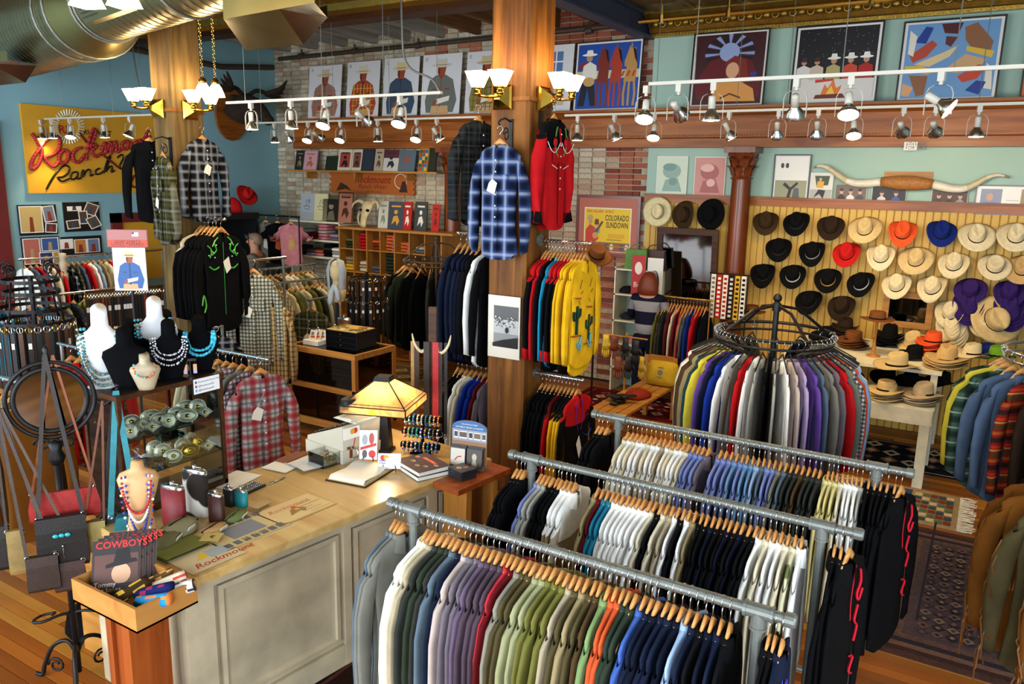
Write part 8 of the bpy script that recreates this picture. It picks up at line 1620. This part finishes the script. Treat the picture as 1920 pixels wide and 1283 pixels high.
gb = PY(1175, 632, 8.3); o = thing('glove_rack', 'slim rack hung with pairs of gloves by the bench', 'rack', (gb.x, gb.y, 0)); MB().cyl((0, 0, 0), (0, 0, gb.z+.05), .012, n=8).tube([(-.30, 0, gb.z), (.26, 0, gb.z)], .010, 8).box((-.15, -.15, 0), (.15, .15, .02)).build('frame', 'oak_up', o)
for k, (x, c, dz, nm) in enumerate(((-.25, 'C9A82A', 0, 'yellow leather glove at the rack end'), (-.14, '6A2E16', 0, 'rust brown glove on the rack'), (-.08, '7A3A1E', -.24, 'rust brown glove hanging low on the rack'), (.0, '16161A', 0, 'black glove on the rack'), (.05, '1A1A1E', -.22, 'black glove hanging low on the rack'), (.13, '121214', -.02, 'black glove with a blue card on the rack'), (.21, 'B8962A', -.20, 'yellow and black glove on the rack'))): glove((gb.x+x, gb.y-.02, gb.z+dz), c, nm)
def lump(name, loc, a, b, h, c, label, cat, rz=0):
    m = MB(); m.col(c); n = 14; m.grid([[(a*k*math.cos(q)*(1+.12*math.sin(3*q)), b*k*math.sin(q)*(1+.1*math.cos(2*q)), z) for q in [2*math.pi*i/n for i in range(n)]] for z, k in ((0, .95), (h*.4, 1), (h*.85, .6), (h, .1))], True, True, True); return m.build(name, 'fabric_col', smooth=True, label=label, cat=cat, loc=loc, rz=rz)
lump('folded_scarf', (-3.25, 8.1, .451), .14, .2, .09, '8A2E20', 'rust red scarf heaped on the bench', 'scarf'); [setattr(q, 'rotation_euler', (math.pi/2, 0, .8*k)) for k, q in enumerate([put('work_glove', GLV, None, (-3.28+.05*(k-1), 7.6+.09*k, .47+.02*k), 0, label='black glove lying on the bench, %s from the near end' % nth(k+1), cat='glove', color='16120F') for k in range(4)])]; lump('straw_pad', (-3.38, 7.2, .451), .08, .12, .03, 'C9BFA0', 'cream knitted mitten at the bench end', 'mitten')
m = MB(); m.col('B89A2A').grid([[(.19*k*sgn(math.cos(a))*abs(math.cos(a))**.4, y, .16+.15*k*sgn(math.sin(a))*abs(math.sin(a))**.4) for a in [2*math.pi*i/20 for i in range(20)]] for y, k in ((-.07, .3), (-.055, .7), (-.01, 1), (.01, 1), (.05, .7), (.06, .3))], True, True, True); q = m.build('printed_cushion', 'fabric_col', smooth=True, label='yellow cushion with a grey portrait print on the bench', cat='cushion', loc=(-3.2, 8.68, .455)); q.rotation_euler.x = -.3; MB().col('6A6650').lathe([(.001, -.004), (.07, 0)], 14, (0, -.068, .16), axis='y').build('portrait_print', 'print', q)
o = thing('sage_shelf', 'sage painted open shelf of small goods behind the woman', 'shelf', (-4.02, 9.72, 0)); w_ = .30
for x in (-w_, w_-.02): MB().box((x, 0, 0), (x+.02, .42, 1.72)).build('side', 'white_paint', o)
for z in (.35, .68, 1.0, 1.36, 1.70): MB().box((-w_, 0, z-.02), (w_, .42, z)).build('shelf_board', 'white_paint', o)
MB().box((-w_, .41, 0), (w_, .43, 1.7)).build('back', 'plaster_green', o)
for i, (x, z, c, nm) in enumerate(((-.18, 1.36, '1A1A20', 'black cloth'), (.1, 1.36, 'B01A1C', 'red cloth'), (-.15, 1.0, '2A2A2E', 'dark cap'), (.12, 1.0, '8A1A1A', 'dark red cloth'), (-.1, .68, 'C77F86', 'pink cloth'), (.12, .68, '3A342C', 'brown cap'), (-.1, .35, '7A5A40', 'tan cloth'), (.12, .35, '6A6A60', 'grey cloth'))): lump('folded_cloth', (-4.02+x, 9.92, z+.001), .12, .14, .09, c, nm+' on the sage shelf, %s tier' % {1.36: 'top', 1.0: 'second', .68: 'third', .35: 'bottom'}[z], 'cloth')
for x, c, lab in ((.02, '4A7A1E', 'lime green leather handbag on top of the sage shelf'), (.24, '3A1A12', 'dark brown leather handbag on top of the sage shelf')): m = MB(); m.col(c).hexa([(-.16, -.05, 0), (.16, -.05, 0), (.16, .05, 0), (-.16, .05, 0), (-.14, -.03, .26), (.14, -.03, .26), (.14, .03, .26), (-.14, .03, .26)]); q = m.build('handbag', 'leather_col', label=lab, cat='handbag', loc=(-4.06+x, 9.80+x*.3, 1.701)); MB().col(c).hexa([(-.15, -.058, .12), (.15, -.058, .12), (.15, -.05, .12), (-.15, -.05, .12), (-.145, -.04, .265), (.145, -.04, .265), (.145, .03, .265), (-.145, .03, .265)]).build('flap', 'leather_col', q); MB().col(c).tube(spline([(-.12, 0, .25), (-.06, 0, .32), (.06, 0, .32), (.12, 0, .25)], 4), .007, 5).build('handle', 'leather_col', q)
picture('shelf_poster', 'red poster with white cowgirl drawing beside the sage shelf', 'poster', 1184, 479, 1209, 522, 9.70, lambda p: (p.rect('B01E1E', 0, 0, 1, 1), p.disc('E8DCD0', .5, .68, .28, .16), p.text('E8DCD0', 'Boots', .15, .2, .1)), base=1.37, t=.02); picture('shelf_poster', 'black and white photo panel beside the dark mirror', 'photo', 1211, 484, 1240, 560, 9.66, toned('D8D8D4', '2A2A2C', '8A8A88'), base=1.0)
for k in range(6):
    q = MB().col(['D8D2C8', 'B0201E', 'E4DED4', '1A1A1E', 'C9A030', 'D8D4CC'][k]).box((-.03, -.004, -.55), (.03, 0, 0)).build('patterned_tie', 'fabric_col', label='%s woven tie on the stand beside the column' % ('white and grey', 'red and white', 'cream', 'black', 'gold', 'black and white')[k], cat='tie', group='woven ties'); q.location = (-2.93+.075*k, 9.62, 1.74); m = MB()
    for j in range(9): m.col(['6A6660', 'E8E0D8', 'A8201E', 'C9C4BC', '2A2014', '16161A'][k]).box((-.018, -.006, -.52+.057*j), (.018, -.004, -.49+.057*j))
    m.build('weave_pattern', 'fabric_col', q)
o = thing('tie_stand', 'black bar stand of woven ties', 'rack', (-2.74, 9.64, 0)); MB().tube([(-.25, 0, 1.75), (.25, 0, 1.75)], .010, 8).cyl((-.23, 0, 0), (-.23, 0, 1.75), .010, n=8).cyl((.23, 0, 0), (.23, 0, 1.75), .010, n=8).build('frame', 'iron', o)
# ------------------------------------------------------------------ people
def skin_body(name, nodes_, edges_, mat, parent=None, root=0, lv=2, **tags):
    """one continuous skin grown over joints: nodes = (x, y, z, radius x, radius y)"""
    me = bpy.data.meshes.new(name); me.from_pydata([n[:3] for n in nodes_], edges_, []); o = bpy.data.objects.new(name, me); col.objects.link(o)
    o.modifiers.new('skin', 'SKIN'); sv = me.skin_vertices[0].data
    for i, n in enumerate(nodes_): sv[i].radius = (n[3], n[4] if len(n) > 4 else n[3]); sv[i].use_root = (i == root)
    sb = o.modifiers.new('sub', 'SUBSURF'); sb.levels = lv; sb.render_levels = lv
    bpy.context.view_layer.update(); m2 = bpy.data.meshes.new_from_object(o.evaluated_get(bpy.context.evaluated_depsgraph_get())); bpy.data.objects.remove(o)
    m2.name = name; m2.materials.clear(); m2.materials.append(MATS[mat]); m2.polygons.foreach_set('use_smooth', [True]*len(m2.polygons)); return put(name, m2, parent, **tags)
def figure(loc, rz, h, label, arms, top, bottom, hairc, hair, topmat, shoes='1A1614'):
    """front is -y. arms: two lists of joints (elbow, wrist) for x<0 and x>0"""
    k = h/1.70; S = lambda *n: tuple(q*k for q in n)
    nd = [S(0, 0, .92, .13, .10), S(0, .0, 1.10, .12, .085), S(0, 0, 1.28, .145, .095), S(0, .0, 1.40, .10, .07), S(0, -.005, 1.47, .052, .052), S(0, -.02, 1.54, .062, .07), S(0, -.015, 1.62, .074, .088), S(0, -.005, 1.675, .05, .06)]; ed = [(i, i+1) for i in range(7)]
    for s_, (el, wr) in zip((-1, 1), arms):
        b = len(nd); nd += [S(s_*.165, .0, 1.385, .055, .055), S(*el, .042, .042), S(*wr, .028, .024)]; ed += [(3, b), (b, b+1), (b+1, b+2)]
        w_, e_ = Vector(wr), Vector(el); d = (w_-e_).normalized(); sd = d.cross(V(0, 0, 1)); sd = sd.normalized() if sd.length > .1 else V(1, 0, 0); pm = w_+d*.06; b2 = len(nd); nd.append(S(*pm, .034, .018)); ed.append((b+2, b2))
        for f, (o1, l1, l2) in enumerate(((-.024, .035, .03), (-.008, .04, .035), (.008, .038, .033), (.024, .03, .026))): b3 = len(nd); q1 = pm+d*(.03+l1)+sd*o1*1.2; q2 = q1+d*l2*.7+V(0, 0, -.018); nd += [S(*q1, .0088, .0088), S(*q2, .0075, .0075)]; ed += [(b2, b3), (b3, b3+1)]
        b3 = len(nd); q1 = w_+d*.045+sd*.042*s_; q2 = q1+d*.035+sd*.012*s_; nd += [S(*q1, .011, .011), S(*q2, .009, .009)]; ed += [(b+2, b3), (b3, b3+1)]
    for s_ in (-1, 1):
        b = len(nd); nd += [S(s_*.09, 0, .84, .095, .10), S(s_*.10, -.01, .48, .06, .065), S(s_*.10, .015, .30, .052, .06), S(s_*.10, .02, .08, .036, .04), S(s_*.105, -.05, .04, .04, .03), S(s_*.11, -.14, .032, .036, .025)]; ed += [(0, b)]+[(b+i, b+i+1) for i in range(5)]
    o = skin_body('person', nd, ed, 'skin', label=label, cat='person'); o.location = loc; o.rotation_euler.z = rz
    # clothing
    tn = [S(0, 0, .86, .19, .135), S(0, 0, 1.10, .17, .12), S(0, 0, 1.28, .19, .125), S(0, 0, 1.40, .125, .09), S(0, 0, 1.455, .066, .066)]; te = [(0, 1), (1, 2), (2, 3), (3, 4)]
    for s_, (el, wr) in zip((-1, 1), arms): b = len(tn); cuff = Vector(el).lerp(Vector(wr), .85); tn += [S(s_*.17, 0, 1.385, .07, .07), S(*el, .056, .056), S(*cuff, .042, .04)]; te += [(3, b), (b, b+1), (b+1, b+2)]
    q = skin_body('shirt_top', tn, te, topmat, o); q.color = hx(top)
    pn = [S(0, 0, .97, .15, .12), S(0, 0, .90, .15, .125)]; pe = [(0, 1)]
    for s_ in (-1, 1): b = len(pn); pn += [S(s_*.092, 0, .82, .108, .112), S(s_*.10, -.008, .48, .072, .078), S(s_*.10, .01, .12 if bottom[1] == 'long' else .42, .062, .066)]; pe += [(1, b), (b, b+1), (b+1, b+2)]
    q = skin_body('trousers', pn, pe, 'fabric', o, root=1); q.color = hx(bottom[0])
    for s_ in (-1, 1): m = MB(); m.grid([[(s_*.107*k+a*math.cos(t)*k, (-.06+b*math.sin(t))*k, z*k) for t in [2*math.pi*i/14 for i in range(14)]] for z, a, b in ((.0, .045, .13), (.03, .048, .132), (.07, .042, .11), (.10, .03, .05))], True, True, True); m.col(shoes); q = m.build('shoe', 'leather', o, smooth=True); q.color = hx(shoes)
    # face
    for s_ in (-1, 1): MB().ball(S(s_*.03, -.092, 1.625), .009*k, 8, 5).build('eye', 'velvet', o, smooth=True); m = MB(); m.ball(S(s_*.076, .0, 1.61), .022*k, 8, 6, .4, .8, 1.3); m.build('ear', 'skin', o, smooth=True)
    m = MB(); m.tube([S(0, -.10, 1.63), S(0, -.122, 1.59), S(0, -.10, 1.58)], [.010*k, .015*k, .012*k], 8); m.build('nose', 'skin', o, smooth=True); m = MB(); m.tube([S(-.024, -.088, 1.555), S(0, -.098, 1.555), S(.024, -.088, 1.555)], .006*k, 6); q = m.build('mouth', 'leather', o, smooth=True); q.color = hx('9A5548')
    m = MB(); hair(m, k); q = m.build('hair', 'hair', o, smooth=True); q.color = hx(hairc); return o
def bob(m, k):
    rows = []
    for z, a, b, yo in ((1.43, .09, .06, .03), (1.445, .135, .085, .035), (1.51, .138, .10, .03), (1.59, .122, .106, .022), (1.655, .10, .10, .01), (1.71, .068, .075, .0), (1.73, .02, .02, .0)):
        rows.append([(a*math.cos(t)*(1+.03*math.sin(5*t))*k, (yo+b*max(math.sin(t), -.45))*k, z*k) for t in [2*math.pi*i/20 for i in range(20)]])
    m.grid(rows, True, True, True)
def short(m, k):
    rows = []
    for z, a, b, yo in ((1.56, .07, .05, .045), (1.61, .083, .075, .03), (1.66, .085, .095, .008), (1.70, .07, .085, -.005), (1.725, .025, .03, -.005)):
        rows.append([(a*math.cos(t)*k, (yo+b*max(math.sin(t), -.55 if z < 1.65 else -1))*k, z*k) for t in [2*math.pi*i/18 for i in range(18)]])
    m.grid(rows, True, True, True)
plaid('stripe_knit', '14162A', [('86868C', .30, .22, 'z', 1)], .30, .04)
figure((-3.70, 9.42, 0), math.pi+.05, 1.70, 'woman with red brown hair in a navy and grey striped sweater, seen from behind', [((-.27, -.10, 1.12), (-.22, -.34, 1.16)), ((.27, -.10, 1.12), (.20, -.34, 1.18))], '14162A', ('101426', 'long'), '6A2A12', bob, 'stripe_knit')
p = PX(478, 440, -10.05); figure((-10.05, p.y, 0), math.radians(-62), 1.90, 'grey haired man in a grey collared shirt looking toward the wall', [((-.24, -.02, 1.10), (-.20, -.22, .98)), ((.24, -.02, 1.10), (.20, -.22, .98))], '6E6A5E', ('1E2026', 'long'), '8A7460', short, 'fabric')
